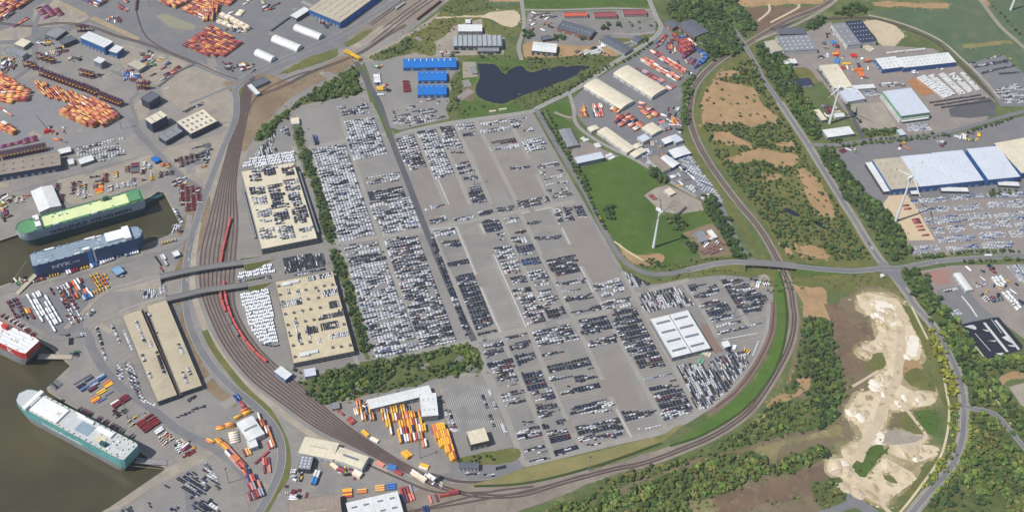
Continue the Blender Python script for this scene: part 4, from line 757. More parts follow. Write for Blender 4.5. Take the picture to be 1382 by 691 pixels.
hall('distribution_hall', 'beige-roofed part of the big blue distribution hall', front(0, .222), 13, M_beige, M_bluew, doors=4, sky=(4, 4, 1, 5), skym=M_brownr)
for f0, f1, lab, n, hh in ((.2225, .47, 'white-roofed part beside the beige part of the blue distribution hall', 6, 13.2), (.4705, .705, 'white-roofed middle part of the blue distribution hall', 6, 13.4), (.745, .985, 'white-roofed part beyond the loading slot of the blue distribution hall', 6, 13.2)):
    hall('distribution_hall', lab, front(f0, f1), hh, roofA, M_bluew, doors=4, sky=(n, 7, 2.6, 2.6), skym=M_white)
hall('distribution_annex', 'cream white extension at the end of the blue distribution hall', '1342,194 1379,234 1430,228', 14, M_cream, M_bluew, doors=3); hall('loading_canopy', 'long white canopy along the beige end of the blue distribution hall', '1168,220 1193,259 1201,258', 7, M_white, M_darkw, doors=0)
for s, lab in (('1269,253 1271,258 1305,254', 'white loading canopy before the middle of the blue hall'), ('1346,245 1348,250 1374,247', 'white loading canopy before the far end of the blue hall'), ('1228,257 1230,262 1239,261', 'small white loading box before the beige part of the blue hall')):
    hall('loading_canopy', lab, s, 5, M_white, M_darkw, doors=0)
hall('roadside_hall', 'long white hall in the lower yard beside the red paving', '1287,369 1304,392 1313,390', 6, M_white, M_whitew, 'gable', doors=4, rise=1, axis=0)
hall('roofless_works', 'grey roofed works on the turbine side building site', '936,314 946,327 957,323', 5, M_grey, M_greyw, doors=2); hall('site_hut', 'white hut on the building site', '954,312 962,322 968,320', 4, M_white, M_whitew, doors=1)
hall('site_office', 'wide beige flat building beside the near wind turbine', '900,280 915,288 932,282', 5, M_brownr, M_whitew, doors=2); hall('site_shed', 'small cream shed in the turbine yard', '896,257 904,264 911,260', 4, M_cream, M_whitew, doors=1)
hall('barn', 'long grey metal hall beside the lot road trees', '754,175 766,198 782,196', 7, M_grey, M_greyw, 'gable', doors=2, rise=1.4, axis=0); hall('field_hall', 'white-roofed hall at the corner of the green field', '775,213 780,221 816,214', 9, M_paleroof, M_greyw, doors=4)
for s, lab, rf in (('892,188 898,194 914,182', 'white gabled hall nearest the railway in the trade strip', M_white), ('906,187 912,193 920,188', 'small pale hall behind the white gabled hall', M_paleroof), ('902,203 911,213 928,201', 'big white hall with blue front at the used car strip', M_white), ('890,214 908,226 917,220', 'long white hall above the used car strip', M_white), ('874,214 895,232 905,226', 'grey flat hall beside the trade street', M_brownr), ('850,207 857,212 871,202', 'white hall along the trade street', M_cream), ('854,196 859,200 866,195', 'small cream workshop in the trade strip', M_cream), ('793,172 798,177 808,172', 'cream shop at the trade street corner', M_cream), ('806,177 846,206 856,198', 'long cream hall along the trade street', M_cream), ('860,186 868,192 876,186', 'pale square workshop behind the trade street', M_paleroof), ('866,172 880,182 892,173', 'large cream workshop in the middle of the container trade strip', M_cream), ('890,168 897,174 904,170', 'grey workshop next to the large cream one', M_grey)):
    hall('trade_building', lab, s, 7, rf, M_whitew if rf is not M_white else M_bluew, 'gable' if rf in (M_white, M_cream) else 'flat', doors=2, rise=1.2)

# ------------------------------------------------------------ parking decks
def deck(name, label, s, h, mat, levels=3):
    p = pts(s); ce, ang, l, w = rect(*p[:3], h); l, w = w, l; ang += math.pi/2; e = empty(name, (*ce, Z_LOT), ang); tag(e, label, 'parking deck')
    bx('core', e, M_darkw, (0, 0, 0), (l-2.4, w-2.4, h-1)); step = h/levels
    for k in range(levels-1): bx('floor_slab', e, M_greyw, (0, 0, step*(k+1)-.35), (l, w, .5))
    m = MB(); m.box(-l/2, l/2, -w/2, w/2, h-.5, h); o = m.build('roof_slab', [mat], e)
    for sx, sy, a, b in ((0, -w/2+.15, l, .3), (0, w/2-.15, l, .3), (-l/2+.15, 0, .3, w-.6), (l/2-.15, 0, .3, w-.6)): bx('parapet', e, M_beige, (sx, sy, h), (a, b, 1.0))
    for i in range(int(l/8)+1):
        for sy in (-1, 1): bx('column', e, M_greyw, (-l/2+.4+i*(l-.8)/int(l/8), sy*(w/2-.2), 0), (.6, .5, h-.5))
    for i in range(1, int(w/8)):
        for sx in (-1, 1): bx('column', e, M_greyw, (sx*(l/2-.2), -w/2+i*w/int(w/8), 0), (.5, .6, h-.5))
    return e, l, w, ang, ce
def on_deck(px, z, ce_, ang_):
    g = G(*px, z)-ce_; c, s = math.cos(-ang_), math.sin(-ang_); return g[0]*c-g[1]*s, g[0]*s+g[1]*c
e, l, w, ang, ce = deck('parking_deck', 'cream-topped parking deck nearest the green strips, upper of two', '396,219.4 428.2,321.9 352.3,335.8', 12, M_deck)
for x in (-.17, .17): bx('roof_lane', e, M_deck, (x*l, 0, 12.003), (7, w-1, .02))
for y in (.24,): bx('roof_kerb', e, M_darkw, (0, y*w, 12.003), (l*.9, .5, .3))
sd = 1 if on_deck((440, 290), 0, ce, ang)[0] > 0 else -1; bx('side_ramp', e, M_greyw, (sd*(l/2+4), 0, 0), (5, w*.8, 7)); bx('side_ramp', e, M_greyw, (-sd*(l/2+3.5), 0, 0), (4, w*.6, 3))
Z1 = 12.03+Z_LOT
e, l, w, ang, ce2 = deck('parking_deck', 'yellow-topped parking deck with grey roof heads, lower of two', '448.5,366.6 478,474.2 395.3,489.4', 10, plain('mat_deck_yellow', lin(202, 188, 156), .9, var=.12, scale=.1))
inv = Matrix.Rotation(-ang, 2)
for p in t(1, 2, '510,610 570,600 628,590 683,577 750,563 808,550 863,542 700,640 768,630 500,552')+t(1, 3, '545,50 603,40 660,27 715,17 780,6 562,122 620,110 680,98 738,88 578,195 636,182 690,170 598,262 655,250 712,238 865,275 922,270 983,260 940,118 610,338'):
    x, y = on_deck(p, 11, ce2, ang)
    o = bx('roof_head', e, M_dgrey, (x, y, 10), (3.4, 3.4, 2.4))
for p, a in ((t(1, 2, '580,527'), 1), (t(1, 3, '705,310'), 1)):
    x, y = on_deck(p[0], 12, ce2, ang); o = bx('ramp_cover', e, M_white, (x, y, 10), (26, 5, 2.6))
    bx('ramp_cover', e, M_white, (x-6, y-2.5, 10), (12, 5, 3.4))
Z2 = 10.03+Z_LOT
def on_deck_(ce_, ang_, px, z): return on_deck(px, z, ce_, ang_)
for s, lab in (('189.5,417.5 239,533 212,543', 'sandy-topped parking deck on the quay side of the dark slot'), ('224,404.6 272.4,520.5 243.5,531.5', 'sandy-topped parking deck on the railway side of the dark slot')):
    e, l, w, ang, ce = deck('parking_deck', lab, s, 9, M_deck3, 2)
    for y in rows(11, w, 1): bx('roof_joint', e, M_beige, (0, y, 9.003), (l-1, .5, .03))
    if 'quay' in lab:
        sd = 1 if (on_deck_(ce, ang, (216, 475), 9)[0] > 0) else -1; bx('slot_floor', e, plain('mat_slot', lin(96, 80, 76), .9), (sd*(l/2+2.2), 0, 0), (4.0, w, 6))
Z3 = 9.03+Z_LOT

# ------------------------------------------------------------ parked vehicles
def tmpl_car():
    m = MB(); m.box(-2.3, 2.3, -.92, .92, .2, .82, 0, .95, .98)
    m.box(-1.85, 1.15, -.84, .84, .82, 1.42, 1, .8, .72); m.box(-1.45, .75, -.68, .68, 1.42, 1.47, 0)
    return m
def tmpl_van():
    m = MB(); m.box(-3.1, 3.1, -1.05, 1.05, .3, 1.3, 0); m.box(-3.1, 1.7, -1.04, 1.04, 1.3, 2.6, 0, .94, .99); m.box(1.72, 2.6, -1., 1., 1.3, 2.1, 1, .9, .5); return m
def tmpl_truck():
    m = MB(); m.box(3.9, 6., -1.25, 1.25, .7, 3.2, 0, .96, .94); m.box(6.01, 6.06, -1.1, 1.1, 1.9, 2.8, 1); m.box(-6., 3.6, -1.2, 1.2, .9, 1.2, 2); m.box(-6., 3.5, -1.25, 1.25, 1.2, 3.5, 0)
    for x in (-4.6, -3.4, 4.8):
        for y in (-1.1, 1.1): m.box(x-.5, x+.5, y-.15, y+.15, 0, 1., 2)
    return m
def tmpl_trailer():
    m = MB(); m.box(-6.2, 6.2, -1.2, 1.2, 1., 1.3, 0); m.box(6.0, 6.2, -1.2, 1.2, 1.3, 2.4, 0); m.box(-6., 6., -.4, .4, .7, 1., 2)
    for x in (-5, -3.8, -2.6):
        for y in (-1., 1.): m.box(x-.5, x+.5, y-.15, y+.15, 0, 1., 2)
    m.box(4, 4.4, -.8, -.5, 0, 1, 2); m.box(4, 4.4, .5, .8, 0, 1, 2); return m
def tmpl_machine():
    m = MB(); m.box(-2.6, 2.6, -.9, .9, .8, 1.8, 0, .95); m.box(-1.9, .2, -.85, .85, 1.8, 3.0, 1, .9); m.box(-2., .3, -.9, .9, 3.0, 3.15, 0); m.box(2.2, 4.4, -.3, .3, 1.4, 1.9, 0); m.box(4.2, 5.2, -1.1, 1.1, .3, 1.3, 0, .8)
    for x in (-1.7, 1.6):
        for y in (-1.1, 1.1): m.box(x-.75, x+.75, y-.3, y+.3, 0, 1.5, 2)
    return m
CAR = dict(white=lin(224, 225, 226, K), silver=lin(176, 179, 185, K), grey=lin(104, 107, 113, K), black=lin(30, 32, 40, K), navy=lin(36, 46, 78, K), red=lin(122, 40, 44, K), blue=lin(60, 100, 160, K), beige=lin(190, 176, 150, K), maroon=lin(110, 46, 62, K), yellow=lin(226, 180, 52, K), orange=lin(220, 112, 50, K), green=lin(90, 128, 80, K), teal=lin(70, 140, 140, K), pale=lin(236, 214, 196, K))
PAL = dict(W=dict(white=.5, silver=.2, grey=.1, black=.12, navy=.075, blue=.005), M=dict(white=.27, silver=.12, grey=.13, black=.25, navy=.19, red=.015, maroon=.015, beige=.02), D=dict(navy=.4, black=.4, grey=.08, white=.075, silver=.035, red=.008),
 WW=dict(white=1), T=dict(white=.35, red=.15, yellow=.1, orange=.12, navy=.08, grey=.1, maroon=.1), Y=dict(yellow=.6, orange=.3, white=.1), R=dict(red=.6, maroon=.2, white=.2), B=dict(navy=.5, blue=.25, grey=.25), G=dict(beige=.4, green=.15, yellow=.15, white=.3), X=dict(maroon=.4, black=.3, grey=.3), S=dict(silver=.5, white=.4, blue=.1), O=dict(pale=.4, orange=.4, beige=.2))
KIND = {}
def reg(kind, m, name, cat, lu, lv): KIND[kind] = dict(t=m, name=name, cat=cat, lu=lu, lv=lv, items=[])
reg('car', tmpl_car(), 'parked_car', 'car', 4.9, 2.5); reg('van', tmpl_van(), 'parked_van', 'van', 6.9, 2.6); reg('truck', tmpl_truck(), 'parked_lorry', 'lorry', 13.2, 3.5); reg('trailer', tmpl_trailer(), 'parked_trailer', 'trailer', 13.4, 3.2); reg('machine', tmpl_machine(), 'parked_loader', 'loader', 8.6, 3.8)
def park(px, pal='M', dens=.8, area='in the terminal rows', kind='car', o='B', g=4, gap=1.1, z=None, ang=None, jit=.25, keep=.72, pu=1., pv=1.):
    """fills an outline with rows of vehicles"""
    kd = KIND[kind]; zz = (Z_LOT if z is None else z)
    if kind == 'car' and area in DENSE and .38 < dens < .88: dens = min(.88, dens+.13)
    P = np.array([G(x, y, zz) for x, y in px])
    a = ANG if ang is None else ang
    eu = np.array([math.cos(a), math.sin(a)]); ev = np.array([-eu[1], eu[0]])
    if o == 'A': eu, ev = ev, -eu
    U = P@eu; V = P@ev; v = V.min()+kd['lv']*.5; cnt = 0; out = []
    names = list(PAL[pal]); wts = np.array([PAL[pal][k] for k in names]); wts = wts/wts.sum()
    gu, gv = int((U.max()-U.min())/22)+3, int((V.max()-V.min())/5.5)+3
    F = NP.rand(gv, gu); Cb = NP.choice(len(names), size=(gv*2, gu*2), p=wts)
    def occ(u, v):
        a_, b_ = (u-U.min())/22, (v-V.min())/5.5; i, j = int(b_), int(a_); fb, fa = b_-i, a_-j
        return (F[i, j]*(1-fa)+F[i, j+1]*fa)*(1-fb)+(F[i+1, j]*(1-fa)+F[i+1, j+1]*fa)*fb
    lim = -1 if dens <= 0 else (2 if dens >= .88 else .5+(dens-.36)*.62); last = 0
    while v < V.max():
        u = U.min()+kd['lu']*pu*.5
        while u < U.max():
            if NP.rand() > .4: last = NP.choice(len(names), p=wts) if NP.rand() < .55 else Cb[int((v-V.min())/2.75) % (gv*2), int((u-U.min())/11) % (gu*2)]
            if occ(u, v) < lim and NP.rand() < .965: out.append((u, v, last))
            u += kd['lu']*pu
        v += kd['lv']*pv; cnt += 1
        if cnt % g == 0: v += gap
    if not out: return
    arr = np.array(out); Q = arr[:, :1]*eu+arr[:, 1:2]*ev+NP.uniform(-jit, jit, (len(arr), 2)); ok = inside(Q, P); yaw = math.atan2(eu[1], eu[0])
    for q, c in zip(Q[ok], arr[ok, 2]): kd['items'].append((q[0], q[1], zz, yaw+(math.pi if NP.rand() < .5 else 0)+NP.normal(0, .02), names[int(c)], area))
DENSE = set()
def pk(c, r, s, *a, **k): park(t(c, r, s), *a, **k)
def rowline(px, pal, area, kind='car', dens=.85, z=None, side=False):
    """one line of vehicles along a survey polyline"""
    kd = KIND[kind]; zz = Z_LOT if z is None else z; P = np.array([G(x, y, zz) for x, y in px]); names = list(PAL[pal]); wts = np.array(list(PAL[pal].values())); wts = wts/wts.sum()
    for a, b in zip(P[:-1], P[1:]):
        d = b-a; l = np.linalg.norm(d); st = kd['lv']*1.05 if side else kd['lu']
        for i in range(int(l/st)):
            if NP.rand() < dens:
                q = a+d*(i+.5)*st/l; kd['items'].append((*q, zz, math.atan2(d[1], d[0])+(math.pi/2 if side else 0)+NP.normal(0, .03), names[NP.choice(len(names), p=wts)], area))
A = 'in the upper terminal rows beside the green strips'
pk(1, 1, '905,35 1105,5 1125,75 915,95', 'M', .5, A); pk(1, 1, '940,135 1145,105 1240,350 1010,395', 'W', .9, A)
park(pts('421,202 468,195 509,316 458,327'), 'W', .95, A, g=4); pk(1, 1, '1085,510 1310,470 1325,530 1100,560', 'W', .6, A); pk(1, 1, '1105,610 1340,570 1365,640 1120,670', 'D', .9, A)
park(pts('498,274 553,266 570,306 517,318'), 'W', .85, A); pk(1, 1, '330,355 480,205 500,340 360,370', 'M', .8, 'in the triangle above the upper parking deck', o='A'); pk(1, 1, '490,190 560,170 575,230 520,210', 'M', .3, A)
pk(1, 1, '735,215 750,213 770,290 745,295', 'B', .9, A, 'truck', o='A')
V1 = 'in the white van rows above the upper parking deck'; V2 = 'in the white van rows beside the red train'
pk(1, 1, '270,400 605,330 612,405 262,452', 'WW', .97, V1, 'van', o='A', keep=.6, g=9); pk(1, 2, '215,480 330,440 450,408 480,460 225,510', 'WW', .9, V2, 'van', o='A'); park(pts('324,398 362,392 376,462 352,464 336,440'), 'WW', .96, V2, 'van', o='A', g=99); pk(1, 2, '230,515 460,480 465,500 240,535', 'M', .6, V2)
pk(1, 3, '385,250 510,235 512,265 420,275', 'D', .8, V2)
D1 = 'on the roof of the upper parking deck'
for c, r, s, pal, d in ((1, 1, '305,460 385,450 390,530 310,545', 'M', .5), (1, 1, '400,440 485,430 490,490 405,500', 'D', .9), (1, 1, '520,440 605,425 615,490 530,500', 'D', .75), (1, 1, '308,580 400,570 405,620 312,630', 'D', .85), (1, 1, '425,560 515,545 525,605 435,615', 'M', .8), (1, 1, '535,530 630,515 645,600 550,610', 'M', .75), (1, 1, '320,640 415,630 420,690 325,700', 'W', .7), (1, 1, '445,620 535,610 550,691 460,700', 'D', .9), (1, 1, '565,620 650,605 665,691 580,700', 'M', .75), (1, 2, '350,40 445,30 450,80 355,90', 'W', .75), (1, 2, '455,0 565,-5 585,130 480,140', 'D', .85), (1, 2, '590,0 690,0 700,120 610,130', 'D', .8), (1, 2, '365,165 470,150 480,225 380,240', 'W', .7), (1, 2, '495,150 600,140 615,225 510,240', 'M', .8), (1, 2, '640,160 730,150 740,210 650,225', 'M', .4), (1, 2, '370,110 460,100 460,115 372,125', 'W', .8)):
    pk(c, r, s, pal, d, D1, z=Z1, g=4, gap=1)
pk(1, 2, '530,365 800,325 820,410 545,470', 'D', .95, 'in the dark block between the two parking decks', o='A', g=99); pk(1, 2, '560,478 810,430 812,445 570,492', 'D', .4, 'in the dark block between the two parking decks')
L1 = 'in the long white rows beside the lower green strips'; L2 = 'in the mixed rows left of the dark terminal road'
pk(1, 2, '940,280 1180,250 1200,320 960,350', 'W', .65, L1, gap=3); pk(1, 2, '970,360 1210,320 1225,370 980,420', 'D', .85, L1); park(pts('472,360 522,352 566,472 508,484'), 'W', .85, L1, g=4, keep=.6); park(pts('518,324 564,316 618,459 570,470'), 'M', .82, L2, g=4, keep=.6)
park(pts('579,318 585,316 634,450 628,454'), 'D', .75, 'in the single dark file on the terminal road', g=9)
D2 = 'on the roof of the lower parking deck'
for c, r, s, pal, d in ((1, 2, '690,490 850,460 860,490 700,520', 'M', .9), (1, 2, '790,590 890,570 900,610 800,625', 'W', .9), (1, 2, '505,660 650,625 655,675 512,695', 'W', .85), (1, 2, '840,660 915,650 925,691 850,700', 'D', .8), (1, 3, '760,60 930,20 945,55 770,95', 'D', .95), (1, 3, '780,120 900,100 910,140 790,165', 'D', .9), (1, 3, '690,140 760,130 770,175 700,185', 'D', .9), (1, 3, '835,185 965,160 978,195 842,222', 'W', .95), (1, 3, '760,210 780,205 785,245 765,250', 'M', .7)):
    pk(c, r, s, pal, d, D2, o='A', z=Z2, g=9)
pk(1, 3, '540,60 740,20 760,210 590,250', 'M', .12, D2, o='A', z=Z2, g=2, gap=9); pk(1, 2, '500,575 880,500 900,560 520,640', 'W', .14, D2, o='A', z=Z2, g=2, gap=9)
U = 'in the upper right terminal rows'
park(pts('533,188 558,182 575,226 552,231'), 'M', .85, U); pk(2, 1, '50,200 190,185 310,490 185,520', 'W', .95, U, g=4); pk(2, 1, '205,170 300,165 360,310 250,320', 'M', .8, U); pk(2, 1, '275,340 370,335 375,352 285,360', 'D', .5, U); pk(2, 1, '310,420 400,395 440,480 340,490', 'M', .8, U); pk(2, 1, '360,505 455,490 460,520 375,530', 'M', .8, U); pk(2, 1, '400,580 485,570 525,675 430,688', 'D', .9, U)
pk(2, 1, '320,155 430,140 440,180 340,190', 'W', .9, U); pk(2, 1, '360,215 465,205 465,225 365,235', 'D', .85, U); pk(2, 1, '480,145 655,115 660,140 490,165', 'W', .5, U); pk(2, 1, '480,195 680,165 690,185 490,215', 'W', .8, U); pk(2, 1, '555,270 715,245 730,275 560,290', 'X', .6, U); pk(2, 1, '545,315 740,280 750,305 550,330', 'W', .9, U); pk(2, 1, '680,115 790,100 840,165 850,195 790,205 700,170', 'M', .5, U); pk(2, 1, '755,255 910,240 930,315 800,340', 'W', .85, U)
pk(2, 1, '620,450 815,430 810,445 630,470', 'D', .25, U); pk(2, 1, '770,480 790,480 790,520 770,520', 'D', .3, U); pk(2, 1, '870,430 1010,400 1120,650 960,670', 'M', .38, U, pv=1.6); pk(2, 1, '725,670 940,640 950,680 740,698', 'M', .7, U)
C = 'in the central terminal rows'; DENSE.add(C)
for s, pal, d in (('100,20 235,0 235,20 110,45', 'W', .5), ('135,105 260,75 265,110 145,135', 'W', .7), ('305,95 440,75 440,100 310,120', 'W', .6), ('465,50 560,35 560,65 475,80', 'D', .9), ('590,25 700,10 710,45 610,60', 'M', .85), ('735,10 890,-15 900,10 745,30', 'D', .6), ('170,185 305,155 315,205 180,220', 'W', .85), ('215,255 340,235 350,285 280,290', 'D', .9), ('260,395 395,370 400,400 265,425', 'D', .9), ('310,490 430,455 580,810 460,850 390,691', 'D', .93), ('460,870 590,840 590,860 465,888', 'D', .95),
 ('495,110 610,100 630,170 520,195', 'D', .75), ('600,200 650,195 640,240 610,245', 'D', .3), ('570,295 680,270 720,360 610,370', 'M', .7), ('615,390 740,375 750,460 650,470', 'M', .75), ('690,490 795,480 800,525 700,540', 'D', .85), ('690,570 820,555 880,691 760,691', 'M', .7), ('640,100 740,80 730,120 660,130', 'W', .3), ('660,170 780,170 810,260 700,260', 'M', .5), ('720,280 830,265 850,330 740,345', 'D', .7), ('760,375 870,350 890,400 770,415', 'B', .95), ('800,460 910,440 940,500 820,510', 'M', .8), ('840,530 950,510 950,540 850,555', 'M', .5), ('870,590 970,570 1010,660 900,691', 'M', .5),
 ('790,120 890,110 880,130 800,140', 'D', .6), ('840,220 1040,210 1040,235 850,240', 'D', .6), ('925,380 1115,340 1165,450 1010,485 960,450', 'D', .92), ('990,530 1190,495 1195,530 1000,550', 'D', .85), ('1010,590 1220,560 1225,580 1020,600', 'W', .5), ('1045,625 1240,600 1250,630 1060,660', 'D', .9), ('980,35 1020,20 1040,130 1010,130', 'M', .6), ('1035,20 1090,20 1125,110 1060,110', 'M', .6), ('1105,10 1155,0 1200,90 1150,90', 'D', .6), ('1240,540 1382,510 1382,560 1260,590', 'W', .8), ('1300,600 1382,580 1400,610 1310,630', 'W', .4), ('1300,660 1400,640 1400,691 1320,720', 'M', .5)):
    pk(2, 2, s, pal, d, C)
E1 = 'in the rows near the white service hall'; DENSE.add(E1)
pk(3, 2, '0,500 45,500 80,560 70,590 0,590', 'W', .7, E1); pk(3, 2, '0,640 110,625 130,691 0,700', 'M', .8, E1); pk(3, 2, '70,460 110,470 260,540 130,560', 'M', .65, E1, o='A'); park(pts('861,396 912,386 938,412 868,421'), 'M', .8, E1, o='A', g=2, gap=1.2); pk(3, 2, '500,545 690,535 790,691 830,760 660,780 580,691', 'D', .5, E1); pk(3, 3, '650,80 820,50 830,75 680,110', 'W', .75, E1); pk(3, 3, '690,125 850,95 855,108 700,138', 'W', .7, E1); pk(3, 2, '720,510 850,500 1040,630 1000,720 900,740 830,691', 'D', .68, E1); pk(3, 3, '700,175 1000,100 1003,118 710,190', 'M', .6, E1, pv=1.2)
pk(3, 3, '0,20 160,10 200,100 290,260 360,400 170,420 80,260 20,160 0,100', 'D', .72, E1); pk(2, 3, '1150,90 1340,60 1370,150 1170,200', 'D', .7, E1); pk(2, 3, '1200,240 1400,190 1400,240 1220,280', 'M', .8, E1); pk(3, 3, '0,180 15,190 25,240 0,245', 'D', .8, E1)
S1 = 'in the lower terminal rows above the dry grass bank'; S2 = 'in the dense block below the white service hall'; DENSE.update((S1, S2))
pk(3, 3, '200,490 400,445 400,465 210,500', 'W', .7, S1); pk(3, 3, '230,540 420,490 440,540 250,570', 'D', .45, S1); pk(3, 3, '265,580 460,550 530,691 320,700', 'D', .85, S1); pk(3, 4, '320,0 500,0 540,20 340,80', 'M', .75, S1); pk(3, 4, '360,100 450,90 450,110 370,120', 'D', .4, S1); pk(3, 4, '165,135 320,105 320,115 170,145', 'WW', .95, S1)
pk(3, 3, '430,405 590,375 640,440 650,360 880,300 915,370 780,560 620,691 560,691', 'M', .85, S2, o='A', g=2, gap=1.0); pk(3, 4, '50,15 280,10 285,30 80,85', 'D', .85, S1); pk(3, 4, '0,50 30,60 80,160 0,200', 'D', .55, S1)
S3 = 'in the lower left rows of the terminal'; S4 = 'in the lower middle rows of the terminal'; DENSE.update((S3, S4))
for s, pal, d, ar in (('765,0 900,-10 925,95 800,125', 'M', .72, C), ('920,10 1040,-5 1055,60 945,90', 'D', .65, C), ('1085,35 1290,-10 1300,20 1110,45', 'D', .5, C), ('500,250 640,225 650,262 512,285', 'M', .35, S3), ('560,430 700,420 720,440 570,455', 'M', .5, S3), ('610,575 770,560 790,610 640,640', 'M', .2, S3), ('940,470 1240,410 1280,490 1000,560', 'D', .06, S4), ('500,230 610,210 610,240 520,250', 'M', .4, S3), ('510,300 640,275 650,300 520,350', 'D', .75, S3), ('520,380 690,350 715,420 540,420', 'D', .75, S3), ('580,460 720,440 735,500 600,500', 'M', .6, S3), ('590,540 740,520 735,535 600,565', 'M', .4, S3), ('650,660 790,620 800,640 660,672', 'D', .65, S3), ('650,210 790,180 790,195 660,220', 'M', .7, S3), ('670,260 810,225 825,265 690,300', 'D', .9, S3), ('710,330 840,305 860,345 740,400', 'D', .75, S3), ('750,440 890,420 990,620 850,640', 'D', .72, S3), ('850,660 1000,650 1010,680 870,700', 'D', .7, S4),
 ('830,170 1080,110 1150,220 880,270', 'M', .8, S4), ('890,310 1080,275 1085,300 900,340', 'D', .5, S4), ('930,400 1210,335 1235,395 950,450', 'D', .96, S4), ('1020,580 1290,505 1305,545 1030,600', 'D', .85, S4), ('1090,685 1330,620 1355,640 1110,705', 'D', .85, S4), ('1140,700 1382,640 1400,660 1160,720', 'M', .6, S4), ('200,600 230,600 330,840 290,850', 'M', .6, 'beside the lined lot'), ('490,590 510,590 590,840 575,840', 'D', .6, 'beside the lined lot'), ('530,540 550,540 660,860 645,860', 'W', .4, 'beside the lined lot')):
    pk(2, 3, s, pal, d, ar)
for s, pal, d, ar in (('730,150 880,110 900,180 740,210', 'M', .8, S3), ('770,260 920,230 925,260 780,290', 'M', .65, S3), ('790,300 950,280 950,295 800,315', 'W', .5, S3), ('810,350 950,320 955,335 820,357', 'D', .7, S3), ('690,95 870,75 870,100 700,110', 'M', .25, S3), ('860,10 990,10 950,60 880,70', 'D', .5, S4), ('900,105 950,95 955,130 905,135', 'D', .95, S4), ('990,75 1050,65 1055,105 1000,110', 'D', .85, S4), ('930,150 1080,130 1105,200 960,235', 'D', .85, S4), ('975,275 1120,235 1145,270 990,320', 'D', .8, S4), ('1080,20 1382,0 1382,20 1100,40', 'M', .45, S4), ('1120,120 1382,70 1400,130 1150,180', 'D', .85, S4), ('1140,190 1382,150 1400,190 1160,220', 'D', .75, S4), ('1200,240 1300,225 1300,235 1205,250', 'W', .5, S4), ('500,440 600,435 600,450 510,460', 'M', .6, 'by the low white office'), ('380,430 480,425 480,440 385,445', 'W', .8, 'by the low white office'), ('580,390 650,380 650,400 590,410', 'D', .7, 'by the low white office')):
    pk(2, 4, s, pal, d, ar)
Q1 = 'in the lined lot at the lower basin'; QA = rad(-30)
pk(0, 4, '1190,470 1310,410 1400,580 1290,610', 'D', .9, Q1, ang=QA, g=2, gap=1.2); pk(0, 4, '1100,520 1130,510 1185,610 1165,620', 'D', .85, Q1, ang=QA); pk(0, 4, '810,690 880,650 920,691 900,730 800,720', 'D', .9, Q1, ang=QA); pk(0, 4, '1300,640 1360,610 1420,700 1330,720', 'D', .9, Q1, ang=QA); pk(0, 4, '1365,380 1400,360 1420,400 1370,420', 'D', .85, Q1, ang=QA); pk(0, 4, '990,640 1015,630 1020,665 1000,670', 'D', .8, Q1, ang=QA); pk(0, 4, '1150,670 1225,650 1230,670 1160,691', 'D', .8, Q1, ang=QA)
pk(1, 4, '-10,380 30,360 120,530 95,550 0,430', 'M', .75, Q1, ang=QA, g=2); pk(1, 4, '-10,620 50,600 110,691 0,700', 'D', .85, Q1, ang=QA); pk(1, 4, '-20,470 10,450 40,540 10,560', 'D', .8, Q1, ang=QA)
for s, pal in (('840,160 900,300', 'WW'), ('920,95 990,270', 'W'), ('1010,230 1028,280', 'W'), ('1060,300 1115,460', 'D'), ('1205,250 1240,325', 'W'), ('1230,430 1268,520', 'W'), ('1265,410 1295,470', 'W'), ('1005,440 1025,490', 'W'), ('960,320 985,385', 'W'), ('1005,45 1020,70', 'W'), ('1055,175 1062,190', 'W')):
    rowline(t(0, 3, s), pal, 'on the sandy parking deck', 'car', .85, Z3, True)
for s, pal in (('755,115 815,250', 'W'), ('655,135 695,270', 'D'), ('690,280 725,370', 'W'), ('1270,640 1320,610', 'D'), ('1270,632 1330,600', 'D')): rowline(t(0, 3, s), pal, 'beside the sandy parking deck', 'car', .85, None, True)
pk(0, 3, '785,400 830,390 840,490 800,500', 'W', .6, 'beside the sandy parking deck', ang=QA); pk(0, 3, '840,380 890,372 975,620 940,620 880,520', 'M', .8, 'beside the sandy parking deck', ang=QA); pk(0, 3, '960,620 1050,660 1040,672 950,635', 'WW', .9, 'beside the sandy parking deck', ang=QA); pk(0, 3, '590,45 640,15 650,60 600,85', 'W', .8, 'at the lorry park corner', ang=QA)
pk(0, 4, '1190,50 1382,-30 1390,-15 1210,60', 'D', .8, 'beside the sandy parking deck', ang=rad(10))
LP = 'in the triangular lorry park'
LA = rad(-52)
for s, pal, k, d in (('40,660 130,640 220,760 120,780', 'X', 'machine', .75), ('215,610 300,600 420,790 360,860 260,720', 'WW', 'truck', .8), ('330,570 400,560 500,760 450,800', 'X', 'machine', .5), ('390,560 470,530 560,800 480,850', 'T', 'machine', .75), ('440,540 560,500 600,600 520,650', 'T', 'truck', .6), ('610,480 720,465 735,560 640,620', 'Y', 'machine', .9), ('560,620 620,590 620,640 570,660', 'S', 'truck', .7), ('120,640 200,630 300,800 200,760', 'T', 'truck', .6)):
    pk(0, 2, s, pal, d, LP, k, ang=LA, g=2, gap=1.5)
QW = 'in the row of machines along the navy ship'
for s, pal, k in (('200,535 320,500', 'T', 'machine'), ('330,490 410,470', 'Y', 'machine'), ('430,470 540,430', 'R', 'truck'), ('545,440 610,420', 'Y', 'machine'), ('610,420 770,360', 'S', 'truck'), ('770,365 830,340', 'Y', 'machine'), ('840,340 940,315', 'S', 'truck'), ('955,305 1030,285', 'G', 'machine'), ('1090,270 1200,240', 'G', 'machine')):
    rowline(t(0, 2, s), pal, QW, k, .95, None, True)
